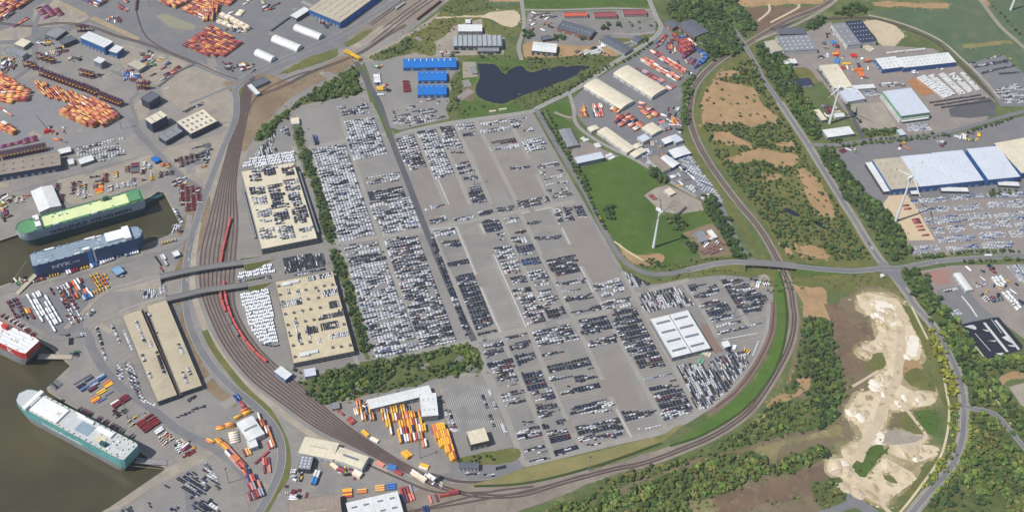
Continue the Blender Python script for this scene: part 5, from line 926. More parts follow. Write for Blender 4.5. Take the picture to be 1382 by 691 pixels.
pk(0, 2, '1045,350 1060,345 1110,450 1095,455', 'X', .8, 'in the lined quay lot', 'trailer', ang=LA); pk(0, 2, '1085,350 1105,345 1135,430 1120,440', 'S', .7, 'in the lined quay lot', 'truck', ang=LA); pk(0, 2, '930,560 1040,540 1065,620 970,635', 'W', .9, 'in the lined quay lot', o='A', ang=rad(10)); pk(0, 2, '1090,530 1125,520 1110,610 1080,600', 'W', .7, 'in the lined quay lot')
pk(0, 2, '800,430 850,415 860,470 810,510', 'S', .6, 'in the lined quay lot', 'machine')
QU = 'in the machine yard above the green ship'
for s, pal, k, d in (('480,540 560,525 600,630 500,670', 'X', 'machine', .55), ('520,560 600,540 610,640 540,660', 'G', 'machine', .6), ('600,510 690,490 700,560 640,600', 'B', 'machine', .7), ('640,560 690,540 695,610 650,620', 'Y', 'trailer', .9), ('700,480 730,475 760,600 730,610', 'R', 'machine', .9), ('770,470 810,460 810,510 780,510', 'Y', 'machine', .8), ('780,555 910,535 915,570 790,580', 'W', 'machine', .8), ('850,440 870,435 925,565 905,570', 'X', 'machine', .7), ('885,420 915,415 960,530 935,535', 'X', 'trailer', .9), ('950,470 980,460 1000,530 970,535', 'X', 'machine', .8), ('960,410 1010,400 1020,450 970,460', 'S', 'machine', .8), ('1010,480 1040,475 1045,530 1015,530', 'Y', 'machine', .9), ('1070,480 1160,455 1165,490 1080,515', 'X', 'machine', .7), ('1085,420 1140,410 1150,440 1100,450', 'Y', 'machine', .6)):
    pk(0, 1, s, pal, d, QU, k, ang=rad(15))
pk(0, 1, '100,650 220,620 230,691 110,700', 'O', .5, 'beside the white tent hall', 'machine', ang=rad(15)); pk(0, 1, '370,560 390,555 450,680 420,691', 'X', .8, 'beside the white tent hall', 'machine', ang=rad(15))
pk(0, 1, '1160,530 1250,510 1270,560 1180,570', 'T', .6, 'at the end of the upper basin', 'machine'); pk(0, 1, '1210,560 1340,560 1360,660 1300,760 1220,690', 'R', .7, 'at the end of the upper basin', 'machine', ang=rad(15)); rowline(t(0, 2, '1170,20 1235,130'), 'W', 'along the basin end quay', 'van', .8, None, True)
UQ = 'in the rows on the upper quay'
pk(0, 1, '520,310 830,235 850,250 540,335', 'W', .7, UQ, g=2, gap=2); pk(0, 1, '520,345 800,280 870,350 680,405 640,370 540,385', 'W', .7, UQ, g=2, gap=3)
pk(0, 0, '1090,600 1140,590 1240,510 1215,510 1120,640', 'W', .3, 'on the sandy yard', pv=2); pk(0, 1, '1230,65 1330,20 1382,0 1382,15 1250,80', 'D', .7, 'behind the administration complex')
for s in ('1240,330 1290,320 1320,310 1382,300', '1290,320 1382,290'): rowline(t(0, 1, s), 'X', 'on the sandy yard by the port road', 'trailer', .8)
pk(0, 1, '1170,390 1382,330 1440,300 1450,340 1230,445', 'X', .6, 'on the sandy yard by the port road', 'machine'); pk(0, 1, '1290,440 1382,410 1400,450 1300,480', 'R', .4, 'on the sandy yard by the port road', 'trailer')
# lorry rows at the lower basin quay
BL = 'on the quay beside the teal ship'
BA = rad(48)
for c, r, s, pal, k in ((0, 3, '490,520 620,440 660,460 530,560', 'B', 'trailer'), (0, 3, '540,570 690,470 690,510 560,590', 'S', 'truck'), (0, 3, '590,570 690,490 700,510 610,580', 'X', 'truck'), (0, 3, '610,640 720,510 745,540 640,650', 'Y', 'trailer'), (0, 3, '660,650 740,565 750,580 680,660', 'B', 'trailer'), (0, 3, '740,660 840,610 860,640 770,691', 'R', 'truck'), (0, 4, '850,90 920,30 960,40 890,120', 'G', 'machine'), (0, 4, '920,110 1010,45 1080,90 990,160', 'R', 'truck'), (0, 4, '1050,160 1110,90 1120,110 1070,190', 'G', 'truck'), (0, 4, '1060,200 1140,150 1170,200 1120,240', 'O', 'machine'), (0, 4, '1205,260 1250,250 1310,300 1270,320', 'R', 'trailer'), (0, 4, '740,10 800,0 870,10 800,60', 'X', 'machine')):
    pk(c, r, s, pal, .85, BL, k, ang=BA, g=3, gap=1)
for a, b in (((530, 0), (1020, 260)),): rowline(t(0, 4, '530,0 700,85 860,170 960,230'), 'X', BL, 'machine', .8, None, True); rowline(t(0, 3, '10,60 140,130 250,210'), 'R', 'on the quay beside the red ship', 'machine', .7, None, True); rowline(t(0, 3, '340,560 420,500'), 'X', BL, 'trailer', .9, None, True)
# right-hand car stores
RY = 'in the used car yard below the blue distribution hall'
for b in ('660,30 880,5 900,45 690,65', '920,10 1110,-10 1125,35 935,50', '1140,-10 1400,-35 1400,20 1160,30', '715,95 930,70 960,120 740,140', '955,70 1160,50 1175,95 975,110', '1190,70 1400,45 1400,100 1210,110', '770,160 850,155 865,200 790,210', '870,150 985,140 1000,185 890,195', '1020,130 1210,110 1230,160 1040,170', '1220,110 1300,105 1310,155 1240,160', '1330,115 1400,110 1400,160 1345,165', '805,225 1060,200 1080,240 830,265', '1080,195 1260,180 1280,225 1100,240', '1290,180 1400,170 1400,220 1310,225', '860,285 1080,265 1090,305 880,320', '1110,260 1310,245 1320,290 1120,300', '640,290 740,280 750,330 650,335', '745,275 820,270 840,320 760,325', '620,-30 860,-50 870,-18 640,-5', '890,-60 1120,-70 1130,-40 910,-25', '1140,-75 1400,-85 1400,-55 1160,-45'):
    pk(4, 2, b, 'S', .95, RY, g=9, ang=rad(8), pv=1.15, jit=.5)
RT = 'in the upper right car store'
for s, pal, d in (('1050,450 1280,410 1290,425 1060,462', 'D', .9), ('1130,432 1300,400 1300,412 1140,445', 'D', .8), ('1180,470 1330,440 1335,452 1190,480', 'D', .9), ('1100,495 1190,470 1195,482 1110,505', 'D', .9), ('1220,500 1360,485 1362,495 1225,508', 'D', .9), ('1020,430 1240,372 1242,380 1030,440', 'M', .6), ('1190,610 1350,570 1370,600 1200,645', 'W', .8), ('1240,640 1382,600 1450,640 1450,700 1260,700', 'W', .75)):
    pk(4, 0, s, pal, d, RT, ang=rad(12))
pk(4, 1, '590,150 740,135 770,190 620,205', 'S', .7, 'in front of the cold store'); pk(4, 0, '400,575 580,565 590,585 410,600', 'M', .6, 'behind the cold store', pv=2); pk(4, 0, '310,620 400,615 420,650 330,660', 'S', .6, 'behind the cold store')
pk(3, 1, '425,350 500,330 745,670 715,691 600,600 470,420', 'S', .85, 'in the used car strip beside the railway', ang=rad(-28)); pk(3, 1, '490,570 540,560 570,600 520,620', 'W', .8, 'in the used car strip beside the railway', ang=rad(-28)); pk(3, 1, '180,350 240,320 270,340 210,380', 'S', .8, 'in the used car strip beside the railway')
pk(4, 2, '1165,495 1230,480 1280,550 1210,555', 'WW', .85, 'in the lower right yard', 'van'); pk(4, 2, '1280,420 1400,405 1400,530 1350,510', 'S', .85, 'in the lower right yard', 'car', o='A'); pk(4, 2, '1250,600 1290,590 1382,691 1340,720', 'WW', .85, 'in the lower right yard', 'van'); pk(4, 2, '1160,620 1230,605 1250,650 1180,665', 'B', .7, 'in the lower right yard', 'van'); pk(4, 2, '1060,540 1120,525 1150,550 1080,570', 'S', .7, 'in the lower right yard'); pk(4, 2, '810,590 960,560 970,580 820,605', 'W', .5, 'in the asphalt car park'); pk(4, 3, '880,20 960,10 970,50 900,60', 'W', .25, 'in the asphalt car park')
SY = 'in the yard of the bright blue sheds'
pk(1, 1, '1270,60 1382,50 1400,150 1280,150', 'M', .4, SY, pv=1.5); pk(2, 1, '-20,30 200,0 250,110 0,165', 'M', .38, SY, pv=1.4); pk(2, 0, '0,640 200,650 220,691 0,691', 'M', .3, SY, pv=1.6); pk(1, 0, '1140,520 1210,500 1210,560 1150,570', 'WW', .7, SY, 'truck', ang=rad(10)); pk(1, 0, '1340,560 1400,550 1400,620 1345,630', 'R', .7, SY, 'truck', ang=rad(10)); pk(1, 0, '1160,590 1220,580 1230,650 1180,650', 'Y', .6, SY, 'truck', ang=rad(10))
pk(2, 0, '820,100 1000,90 1000,130 830,150', 'M', .45, 'in the school car park', pv=2); pk(2, 0, '800,170 980,140 1000,150 860,200', 'T', .35, 'in the school car park', pv=2); pk(4, 0, '0,380 80,370 90,400 0,420', 'M', .5, 'in the factory yard'); pk(0, 0, '650,330 700,320 720,350 680,360', 'X', .5, 'at the workshop')
for s in ('1256,436 1274,464', '1172,328 1190,354', '1240,358 1300,350', '1299,588 1290,618', '428,62 476,38', '380,606 366,662', '306,516 342,546', '938,363 1000,356', '257,328 252,388'):
    rowline(pts(s), 'M', 'driving on a road', 'car', .08)
for s in ('1246,354.5 1256,353', '1328,346 1340,345.5'): rowline(pts(s), 'R' if '1246' in s else 'WW', 'driving on the cross road', 'truck', 1)
def clutter(px, n, area, kinds=('car', 'van', 'machine', 'container', 'trailer'), pals=('M', 'T', 'X', 'G')):
    P = W(px); lo, hi = P.min(0), P.max(0); k = 0; a0 = R_.uniform(0, 3)
    while k < n:
        q = np.array([R_.uniform(lo[0], hi[0]), R_.uniform(lo[1], hi[1])])
        if not inside(q[None], P)[0]: continue
        kd = R_.choice(kinds); pal = PAL[R_.choice(pals)]; a = a0+R_.choice([0, 0, 1.571])+R_.gauss(0, .15); col = R_.choices(list(pal), list(pal.values()))[0]; k += 1
        for i in range(R_.choice([1, 1, 2, 3] if kd != 'container' else [1, 1, 2]) if kd != 'car' else R_.choice([1, 2, 4])):
            o_ = np.array([-math.sin(a), math.cos(a)])*i*{'car': 2.6, 'van': 2.8, 'machine': 3.6, 'container': 3., 'trailer': 3.4, 'truck': 3.4}[kd]
            KIND[kd]['items'].append((*(q+o_), Z_LOT, a, col, area))
CLUT = [(t(0, 0, '0,400 100,400 110,470 0,490'), 18, 'left of the white yard office'), (t(0, 0, '260,250 300,240 340,300 290,320'), 8, 'beside the low grey shed'), (t(0, 0, '300,350 440,320 440,370 320,380'), 7, 'before the blue workshop'), (t(0, 0, '470,390 550,380 550,420 480,430'), 4, 'before the blue workshop'), (t(0, 0, '720,120 830,110 820,165 740,150'), 6, 'beside the paved strip'), (t(0, 0, '930,350 1080,330 1100,420 1000,470'), 12, 'on the sandy trailer yard'), (t(0, 0, '820,480 940,480 960,560 830,560'), 9, 'near the beige repair hall'), (t(0, 0, '640,500 700,490 690,540 650,540'), 4, 'near the carrier row'), (t(1, 0, '90,430 340,440 350,490 200,490'), 16, 'beside the rail triangle'), (t(1, 0, '700,90 800,130 880,180 820,190'), 9, 'before the beige warehouse'), (t(1, 0, '130,120 300,200 280,240 120,190'), 6, 'beside the cream reefer stack'), (t(1, 0, '380,20 480,30 460,90 400,80'), 8, 'on the upper container yard'), (t(1, 0, '1140,440 1210,430 1240,620 1170,600'), 12, 'in the yard of the bright blue sheds'), (t(1, 1, '0,280 40,280 30,500 0,520'), 9, 'on the sandy yard beside the port road'), (t(0, 1, '330,180 440,170 440,280 350,270'), 6, 'around the red crane'), (t(0, 1, '0,640 90,610 100,691 0,691'), 7, 'beside the white tent hall'), (t(0, 2, '0,20 60,20 60,100 0,130'), 8, 'at the edge of the upper quay'), (t(0, 2, '60,520 230,500 220,540 60,560'), 8, 'at the pier head'), (t(0, 2, '1170,130 1240,130 1230,200 1160,200'), 5, 'at the basin end'), (t(0, 3, '420,180 600,170 580,340 520,360'), 6, 'on the quay crossing'), (t(0, 4, '1180,230 1320,210 1330,320 1200,310'), 8, 'on the quay behind the teal ship'), (t(1, 3, '1100,640 1200,620 1200,691 1000,691'), 8, 'beside the container repair hall'), (t(1, 4, '600,400 680,430 660,500 590,480'), 8, 'beside the grey-violet office'), (t(1, 4, '860,340 1050,420 1040,480 900,440'), 9, 'before the angled transport hall'), (t(1, 4, '560,520 800,560 700,600 560,600'), 6, 'before the brown warehouse'), (t(2, 4, '20,420 200,470 250,540 30,440'), 10, 'along the rail fork'), (t(2, 0, '1130,320 1380,300 1380,380 1150,385'), 12, 'at the builders yard'), (t(2, 0, '200,360 340,350 330,380 210,385'), 7, 'above the blue sheds'), (t(2, 0, '820,90 1000,85 1000,200 820,220'), 16, 'in the school car park'), (t(3, 0, '330,210 640,390 500,560 420,540'), 16, 'in the container depot'), (t(3, 1, '330,30 450,20 450,230 330,140'), 16, 'in the container trade strip'), (t(3, 1, '180,270 330,250 440,440 250,420'), 14, 'in the container trade strip'), (t(3, 1, '370,450 500,440 560,560 430,560'), 12, 'beside the used car strip'), (t(4, 0, '20,200 150,190 200,330 380,380 380,560 240,560 100,430 0,420'), 26, 'in the factory yard'), (t(4, 0, '600,460 880,430 900,480 620,500'), 9, 'before the blue-fronted halls'), (t(4, 1, '20,0 130,0 130,130 60,140 0,100'), 14, 'at the third wind turbine'), (t(4, 1, '900,210 1100,220 1080,270 940,260'), 12, 'at the crossroads'), (t(4, 1, '120,320 300,300 900,250 900,290 320,350'), 10, 'in the depot yard'), (t(4, 2, '1000,420 1382,420 1382,691 1150,691'), 20, 'in the lower right yard'), (t(3, 2, '590,170 800,280 700,330 600,320'), 10, 'on the building site'), (t(3, 2, '920,500 1040,480 1060,550 930,560'), 9, 'at the rubble ground'), (t(3, 3, '640,300 900,230 960,300 800,360'), 7, 'beside the small white tent')]
CLUT = [(a_, int(n_*(1.7 if min(p_[0] for p_ in a_) < 300 else 1.2)), l_) for a_, n_, l_ in CLUT]
print({k: len(v['items']) for k, v in KIND.items()})

M_attr = attr_mat('mat_vehicle_paint', .35)
CAMP = np.array([0, 0, CAMH])
def emit(kind, limit=300):
    kd = KIND[kind]; it = kd['items']
    it.sort(key=lambda q: (q[0]-CAMP[0])**2+(q[1]-CAMP[1])**2+(q[2]-CAMP[2])**2)
    def in_view(q):
        d = np.array(q[:3])-CAMP; w_ = d@CW; return abs(d@CR/w_*FPX) < CX and abs(d@CU/w_*FPX) < CY
    it = [q for q in it if in_view(q)]
    near, far = it[:limit], it[limit:]; meshes = {}
    T = kd['t']
    for x, y, z, yaw, col, area in near:
        if col not in meshes: meshes[col] = T.data(kd['name'], [plain('mat_paint_'+col, CAR[col], .35, var=.03), M_glass, M_tyre])
        o = obj(kd['name'], meshes[col]); o.location = (x, y, z); o.rotation_euler = (0, 0, yaw)
        tag(o, f"{col.replace('c_','')} {kd['cat']} {'' if area.startswith('driving') else 'parked '}{area}", kd['cat'], f"{kd['cat'].replace('rry', 'rrie')}s {area}")
    if far:
        n = len(far); tv = np.array(T.v); tf = np.array(T.f); mi = np.array(T.m)
        cols = np.array([CAR[q[4]] for q in far]); cols = np.clip(cols*NP.uniform(.85, 1.1, (n, 1)), 0, .85)
        fc = np.where((mi == 0)[None, :, None], cols[:, None, :], np.array([.015, .018, .024])[None, None])
        o = big_mesh({'car': 'distant_parked_cars', 'van': 'distant_parked_vans', 'machine': 'distant_parked_machines', 'container': 'distant_containers'}.get(kind, 'distant_'+kind), tv, tf, np.array([q[:3] for q in far]), np.array([q[3] for q in far]), np.ones((n, 3))*NP.uniform(.95, 1.06, (n, 1)), fc, M_attr)
        tag(o, {'car': 'thousands of parked cars filling the rows of the terminal', 'van': 'mass of white vans in the rows above the upper parking deck', 'machine': 'scattered farm and building machines on the upper quays', 'container': 'mass of shipping containers in the upper stacks'}[kind], {'car': 'cars', 'van': 'vans', 'machine': 'machines', 'container': 'containers'}[kind], None, 'stuff')
# ------------------------------------------------------------ containers
def tmpl_container():
    m = MB(); m.box(-6.1, 6.1, -1.22, 1.22, 0, 2.55, 0)
    return m
reg('container', tmpl_container(), 'container', 'container', 12.6, 2.75)
CAR.update(c_orange=lin(208, 126, 78, K), c_amber=lin(218, 166, 98, K), c_red=lin(166, 70, 62, K), c_maroon=lin(126, 62, 72, K), c_blue=lin(70, 110, 170, K), c_white=lin(226, 216, 204, K), c_cream=lin(226, 208, 178, K), c_grey=lin(150, 152, 160, K), c_purple=lin(120, 60, 104, K), c_teal=lin(90, 150, 146, K), c_yellow=lin(228, 170, 58, K), c_navy=lin(50, 62, 104, K), c_pink=lin(212, 130, 112, K))
PAL.update(CO=dict(c_orange=.34, c_amber=.34, c_red=.18, c_maroon=.1, c_white=.04), CR=dict(c_maroon=.3, c_red=.35, c_orange=.25, c_amber=.1), CM=dict(c_orange=.25, c_red=.2, c_amber=.15, c_purple=.12, c_white=.12, c_blue=.06, c_navy=.1), CC=dict(c_cream=.8, c_white=.2), CP=dict(c_pink=.4, c_white=.25, c_red=.15, c_orange=.1, c_navy=.1), CY_=dict(c_yellow=.7, c_orange=.2, c_red=.1), CX=dict(c_maroon=.3, c_red=.25, c_navy=.15, c_grey=.15, c_pink=.15), CS=dict(c_red=.7, c_maroon=.3), CB=dict(c_yellow=.4, c_orange=.2, c_white=.15, c_red=.1, c_grey=.1, c_navy=.05), CPU=dict(c_maroon=.6, c_purple=.4), CW_=dict(c_white=.7, c_cream=.3), CBL=dict(c_blue=.8, c_navy=.2))
def stack(c, r, s, pal, layers, area, vp=1., dens=.95, up=1., ang=None):
    px = t(c, r, s); P = W(px); kd = KIND['container']; d = P[1]-P[0]; a = math.atan2(d[1], d[0]) if ang is None else ang
    eu = np.array([math.cos(a), math.sin(a)]); ev = np.array([-eu[1], eu[0]]); U, V = P@eu, P@ev
    names = list(PAL[pal]); wts = np.array(list(PAL[pal].values())); wts /= wts.sum()
    v = V.min()+1.3; n0 = 0
    while v < V.max():
        u = U.min()+5; 
        while u < U.max():
            q = eu*u+ev*v
            if NP.rand() < dens and inside(q[None], P)[0]:
                hgt = max(1, layers-(1 if NP.rand() < .12 else 0)-(1 if NP.rand() < .04 else 0))
                for k in range(hgt): kd['items'].append((*q, Z_LOT+2.6*k, a, names[NP.choice(len(names), p=wts)], area))
            u += 12.6*up
        v += 2.65*vp
CT = 'in the upper left container terminal'
stack(0, 0, '-60,200 230,0 200,-60 -300,-20', 'CM', 3, CT, 1.3); stack(0, 0, '60,210 185,140 180,125 60,185', 'CM', 1, CT, 1.5, .7); stack(0, 0, '540,0 660,52 760,-10 640,-50', 'CM', 3, CT, 1.3); stack(0, 0, '800,60 850,95 890,0 820,-10', 'CX', 1, CT, 1.6, .6); stack(0, 0, '1070,10 1180,72 1300,-10 1200,-60', 'CO', 3, CT, 1.3); stack(0, 0, '1240,80 1382,135 1500,60 1400,-20', 'CO', 3, CT, 1.25)
stack(0, 0, '250,60 300,130 420,110 350,40', 'CPU', 1, 'on the sandy yard at the rail curve', 1.4, .8, ang=rad(40))
stack(0, 0, '1245,320 1400,385 1540,385 1640,295 1440,190 1382,215', 'CR', 2, 'in the spaced red and orange stack', 1.9, .97); stack(1, 0, '0,10 -20,140 50,150 120,70', 'CO', 3, CT, 1.25); stack(1, 0, '40,0 150,42 220,-10 100,-50', 'CR', 2, CT, 1.4)
stack(1, 0, '85,160 200,205 220,195 110,140', 'CC', 2, 'in the cream reefer stack'); stack(1, 0, '115,125 280,215 300,190 130,105', 'CC', 3, 'in the cream reefer stack'); stack(1, 0, '215,110 260,120 280,80 240,75', 'CW_', 1, CT, 1.3); stack(1, 0, '170,100 230,70 360,0 330,-20', 'CW_', 1, CT, 2.4, .7, ang=rad(40)); stack(1, 0, '320,140 430,70 560,0 440,50', 'CX', 1, CT, 2.4, .7, ang=rad(40))
stack(0, 0, '-60,470 100,550 120,570 -20,650', 'CO', 3, CT, 1.4); stack(0, 0, '0,691 180,691 230,640 110,575 20,640', 'CO', 3, 'in the stack at the edge of the carrier yard', 1.4); stack(0, 1, '-40,-10 90,20 200,-50 60,-60', 'CO', 2, CT, 1.4)
stack(0, 0, '235,585 300,655 620,740 640,691 260,555', 'CO', 2, 'in the long orange stack', 1.5); stack(0, 1, '420,95 630,190 670,160 480,40', 'CO', 4, 'in the tall orange and red stack', 1.15); stack(0, 1, '500,45 690,170 810,105 780,70 640,0 520,-15', 'CO', 4, 'in the tall orange and red stack', 1.15)
stack(0, 1, '0,190 95,232 145,205 0,130', 'CO', 3, CT, 1.3); stack(0, 1, '0,50 90,105 100,95 0,40', 'CP', 1, CT, 1.2); stack(0, 1, '0,320 240,270 230,235 0,300', 'CPU', 1, 'in the magenta row beside the transit shed', 1.5, .9, ang=rad(28))
stack(0, 0, '1020,520 1120,470 1180,400 1100,440', 'CX', 1, 'on the sandy trailer yard', 2, .6, ang=rad(45)); stack(0, 0, '1090,550 1230,470 1210,450 1080,530', 'CX', 1, 'on the sandy trailer yard', 2, .7, ang=rad(45)); stack(0, 0, '810,540 850,500 930,490 940,540', 'CBL', 1, 'near the beige repair hall', 1.6, .6); stack(0, 0, '940,600 960,560 1010,570 1000,610', 'CX', 2, 'near the beige repair hall', 1.4, .7); stack(0, 0, '920,400 1020,360 1060,420 1000,450', 'CX', 1, 'near the beige repair hall', 2, .6)
# trade strip
TS = 'in the container depot at the railway curve'
stack(3, 0, '420,330 480,385 545,330 480,290', 'CS', 4, TS, 1.1); stack(3, 0, '480,400 550,350 540,330 470,380', 'CPU', 2, TS, 1.2); stack(3, 0, '400,270 430,290 440,250 410,240', 'CS', 3, TS, 1.2); stack(3, 0, '440,270 490,285 500,265 460,245', 'CBL', 2, TS, 1.1); stack(3, 0, '490,290 560,330 570,310 510,275', 'CW_', 2, TS, 1.2); stack(3, 0, '560,350 610,385 630,370 580,335', 'CBL', 2, TS, 1.2); stack(3, 0, '550,470 640,410 620,390 560,440', 'CBL', 2, TS, 1.3)
stack(3, 0, '245,365 480,510 510,490 275,345', 'CP', 2, TS, 1.2, .9); stack(3, 0, '185,420 420,555 455,530 215,400', 'CP', 2, TS, 1.2, .9); stack(3, 0, '140,480 300,580 340,550 180,455', 'CX', 1, TS, 1.3, .8); stack(3, 0, '350,320 360,360 400,340 390,290', 'CM', 2, TS, 1.3, .9); stack(3, 0, '500,430 560,450 580,410 540,400', 'CX', 1, TS, 1.4, .7); stack(3, 0, '350,600 380,620 420,590 390,575', 'CP', 1, TS)
stack(3, 0, '310,330 355,250 340,240 270,320', 'CX', 1, TS, 1.6, .7, ang=rad(50))
stack(3, 1, '165,40 220,50 230,10 180,0', 'CP', 1, TS, 1.3); stack(3, 1, '190,70 250,90 320,80 260,40 200,40', 'CP', 1, TS, 1.5, .8, ang=rad(40)); stack(3, 1, '240,115 320,90 290,65 230,95', 'CO', 1, TS, 1.5, ang=rad(40)); stack(3, 1, '0,110 60,180 200,200 190,130 60,80', 'CP', 2, TS, 1.5, .75, ang=rad(40)); stack(3, 1, '300,150 350,205 390,180 340,140', 'CP', 2, TS, 1.3, .8); stack(3, 1, '20,20 -40,70 30,80 80,20 20,-20', 'CO', 2, TS, 1.3); stack(3, 1, '370,130 440,180 440,120 400,100', 'CP', 1, TS, 1.5, .7)
stack(2, 1, '1150,70 1165,105 1200,100 1190,20', 'CO', 2, TS, 1.1); stack(2, 1, '1240,20 1250,110 1310,110 1310,20', 'CP', 1, TS, 1.2, .9, ang=rad(-80))
# lower port yards
LY = 'in the yellow and orange container yard beside the L-shaped hall'; BY = 'along the port road bend'
stack(1, 4, '1010,20 1040,60 1060,50 1030,0', 'CW_', 1, LY, ang=rad(-70)); stack(2, 3, '-360,640 -330,640 -290,760 -330,760', 'CB', 2, LY, 1.4, .85, ang=rad(-75)); stack(1, 4, '1090,10 1120,90 1160,90 1130,-10', 'CB', 2, LY, 1.3, .9, ang=rad(-75)); stack(1, 4, '1190,10 1240,180 1280,170 1230,-10', 'CB', 2, LY, 1.3, .9, ang=rad(-75)); stack(1, 4, '1255,0 1320,240 1382,240 1420,220 1382,-20', 'CB', 2, LY, 1.3, .85, ang=rad(-75)); stack(2, 4, '-20,40 20,240 120,240 110,120 60,20', 'CB', 2, LY, 1.25, .85, ang=rad(-75)); stack(1, 4, '1290,0 1310,100 1382,90 1400,0', 'CX', 2, LY, 1.3, .8, ang=rad(-75))
stack(2, 4, '155,140 180,215 270,335 325,350 265,145 200,120', 'CY_', 3, 'in the big yellow stack beside the lined lot', 1.1, .97, ang=rad(-72)); stack(2, 4, '155,130 160,170 205,165 200,125', 'CS', 2, 'in the big yellow stack beside the lined lot', ang=rad(-72)); stack(1, 4, '1320,320 1350,345 1400,300 1382,285', 'CY_', 2, LY); stack(2, 4, '70,400 130,420 125,370 95,365', 'CB', 1, LY)
stack(1, 4, '85,145 210,120 205,90 90,125', 'CY_', 2, BY, 1.2); stack(1, 4, '210,75 320,25 310,-5 250,5', 'CY_', 2, BY, 1.2); stack(1, 4, '10,220 60,240 75,225 35,205', 'CY_', 1, BY); stack(1, 4, '75,220 160,290 180,280 105,210', 'CY_', 2, BY, 1.2); stack(1, 4, '140,300 270,440 290,400 190,290', 'CP', 2, BY, 1.2, .9); stack(1, 4, '265,450 300,600 320,650 400,560 370,470 290,410', 'CX', 2, BY, 1.25, .93, ang=rad(-62))
stack(1, 4, '355,60 400,150 430,150 440,230 400,220 440,270 470,260 460,170 410,90 370,40', 'CP', 2, BY, 1.2, .9, ang=rad(-65)); stack(1, 4, '245,305 330,300 320,280 240,290', 'CO', 1, BY, 1.3, ang=rad(-60)); stack(1, 4, '165,150 210,130 280,270 240,290', 'G' if 0 else 'CW_', 1, BY, 1.5, .7, ang=rad(20)); stack(1, 4, '390,340 400,430 465,420 470,330', 'CX', 1, BY, 1.3, .8); stack(1, 4, '345,350 420,280 430,300 350,370', 'CS', 1, BY, 1.6, .8, ang=rad(55)); stack(1, 3, '195,610 240,660 270,680 230,590', 'CBL', 1, BY, 1.5, .8, ang=rad(-50)); stack(1, 3, '240,660 260,691 285,670 260,640', 'CS', 1, BY, ang=rad(-50))
stack(1, 4, '860,390 890,415 905,385 870,365', 'CC', 1, 'before the angled transport hall'); stack(1, 4, '900,420 940,440 960,410 920,385', 'CX', 1, 'before the angled transport hall'); stack(1, 4, '1000,450 1050,475 1080,445 1020,425', 'CC', 2, 'before the angled transport hall'); stack(1, 4, '1160,370 1210,400 1240,380 1180,355', 'CP', 1, 'along the rail fork'); stack(1, 4, '1235,405 1280,420 1290,390 1250,375', 'CBL', 1, 'along the rail fork'); stack(1, 4, '1285,430 1330,455 1340,425 1300,405', 'CS', 1, 'along the rail fork'); stack(1, 4, '940,590 960,600 1000,590 1000,540 950,545', 'CY_', 1, 'behind the white twin halls', ang=rad(10)); stack(1, 4, '1160,560 1220,555 1220,520 1165,520', 'CO', 1, 'behind the white twin halls', 1.3, ang=rad(10)); stack(1, 4, '1235,550 1285,545 1280,500 1240,505', 'CBL', 1, 'behind the white twin halls', 1.3, ang=rad(10)); stack(1, 4, '1040,590 1110,580 1100,545 1045,550', 'CO', 1, 'behind the white twin halls', 1.4, .8, ang=rad(10))
stack(2, 4, '10,440 100,500 125,480 40,430', 'CW_', 2, 'along the rail fork', 1.2); stack(2, 4, '215,600 360,575 350,550 220,580', 'CS', 2, 'in the wedge between the tracks', 1.2); stack(2, 4, '15,570 50,680 110,690 220,640 190,600 60,590', 'CX', 1, 'in the wedge between the tracks', 1.5, .8, ang=rad(-68)); stack(1, 4, '1320,540 1350,640 1400,660 1400,540', 'CX', 1, 'in the wedge between the tracks', 1.6, .8, ang=rad(-68)); stack(1, 4, '960,80 1000,115 1045,85 1030,70', 'CS', 1, LY); stack(1, 4, '900,20 940,50 960,20 930,10', 'CP', 1, LY, 1.3, .8); stack(1, 4, '1060,160 1100,195 1120,170 1080,145', 'CY_', 1, LY); stack(1, 4, '1120,210 1150,225 1165,195 1140,185', 'CC', 1, LY)
stack(0, 4, '780,640 960,560 965,550 720,680', 'CS', 1, 'along the lower quay edge', 2.) 
stack(4, 2, '570,10 630,60 650,45 600,5', 'CS', 1, 'beside the second wind turbine', 1.6, .8, ang=rad(10)); stack(4, 2, '700,205 740,225 770,200 730,180', 'CS', 1, 'beside the second wind turbine', 1.4, .9, ang=rad(10)); stack(4, 2, '640,110 700,180 720,170 660,100', 'CX', 1, 'beside the second wind turbine', 1.6, .7, ang=rad(10))
for q in CLUT: clutter(*q)
for k in ('car', 'van', 'truck', 'trailer', 'machine', 'container'): emit(k)
print('containers', len(KIND['container']['items']))

# ------------------------------------------------------------ straddle carriers, cranes
M_mag = plain('mat_carrier_magenta', lin(120, 44, 88), .5); M_magd = plain('mat_carrier_dark', lin(70, 36, 64), .6); M_crane = plain('mat_crane_yellow', lin(226, 170, 50), .5)
def carrier_parts():
    f, tp = MB(), MB()
    for y in (-2.3, 2.3):
        f.box(-4.8, 4.8, y-.5, y+.5, .6, 1.5)
        for x in (-4.2, 4.2): f.box(x-.35, x+.35, y-.35, y+.35, 1.5, 12)
        f.box(-4.6, 4.6, y-.4, y+.4, 11.6, 12.4)
    for x in (-4.2, 4.2): tp.box(x-.5, x+.5, -2.7, 2.7, 12.4, 13)
    tp.box(-1.5, 1.5, -2.6, 2.6, 12.4, 13.6); c = MB(); c.box(3., 4.6, -3.6, -2.4, 9.6, 12, 0); s = MB(); s.box(-6, 6, -1.2, 1.2, 8, 8.5)
    return [('frame', f.data('carrier_frame', [M_mag])), ('top_beam', tp.data('carrier_top', [M_magd])), ('cab', c.data('carrier_cab', [M_glass])), ('spreader', s.data('carrier_spreader', [M_crane]))]
CP_ = carrier_parts()
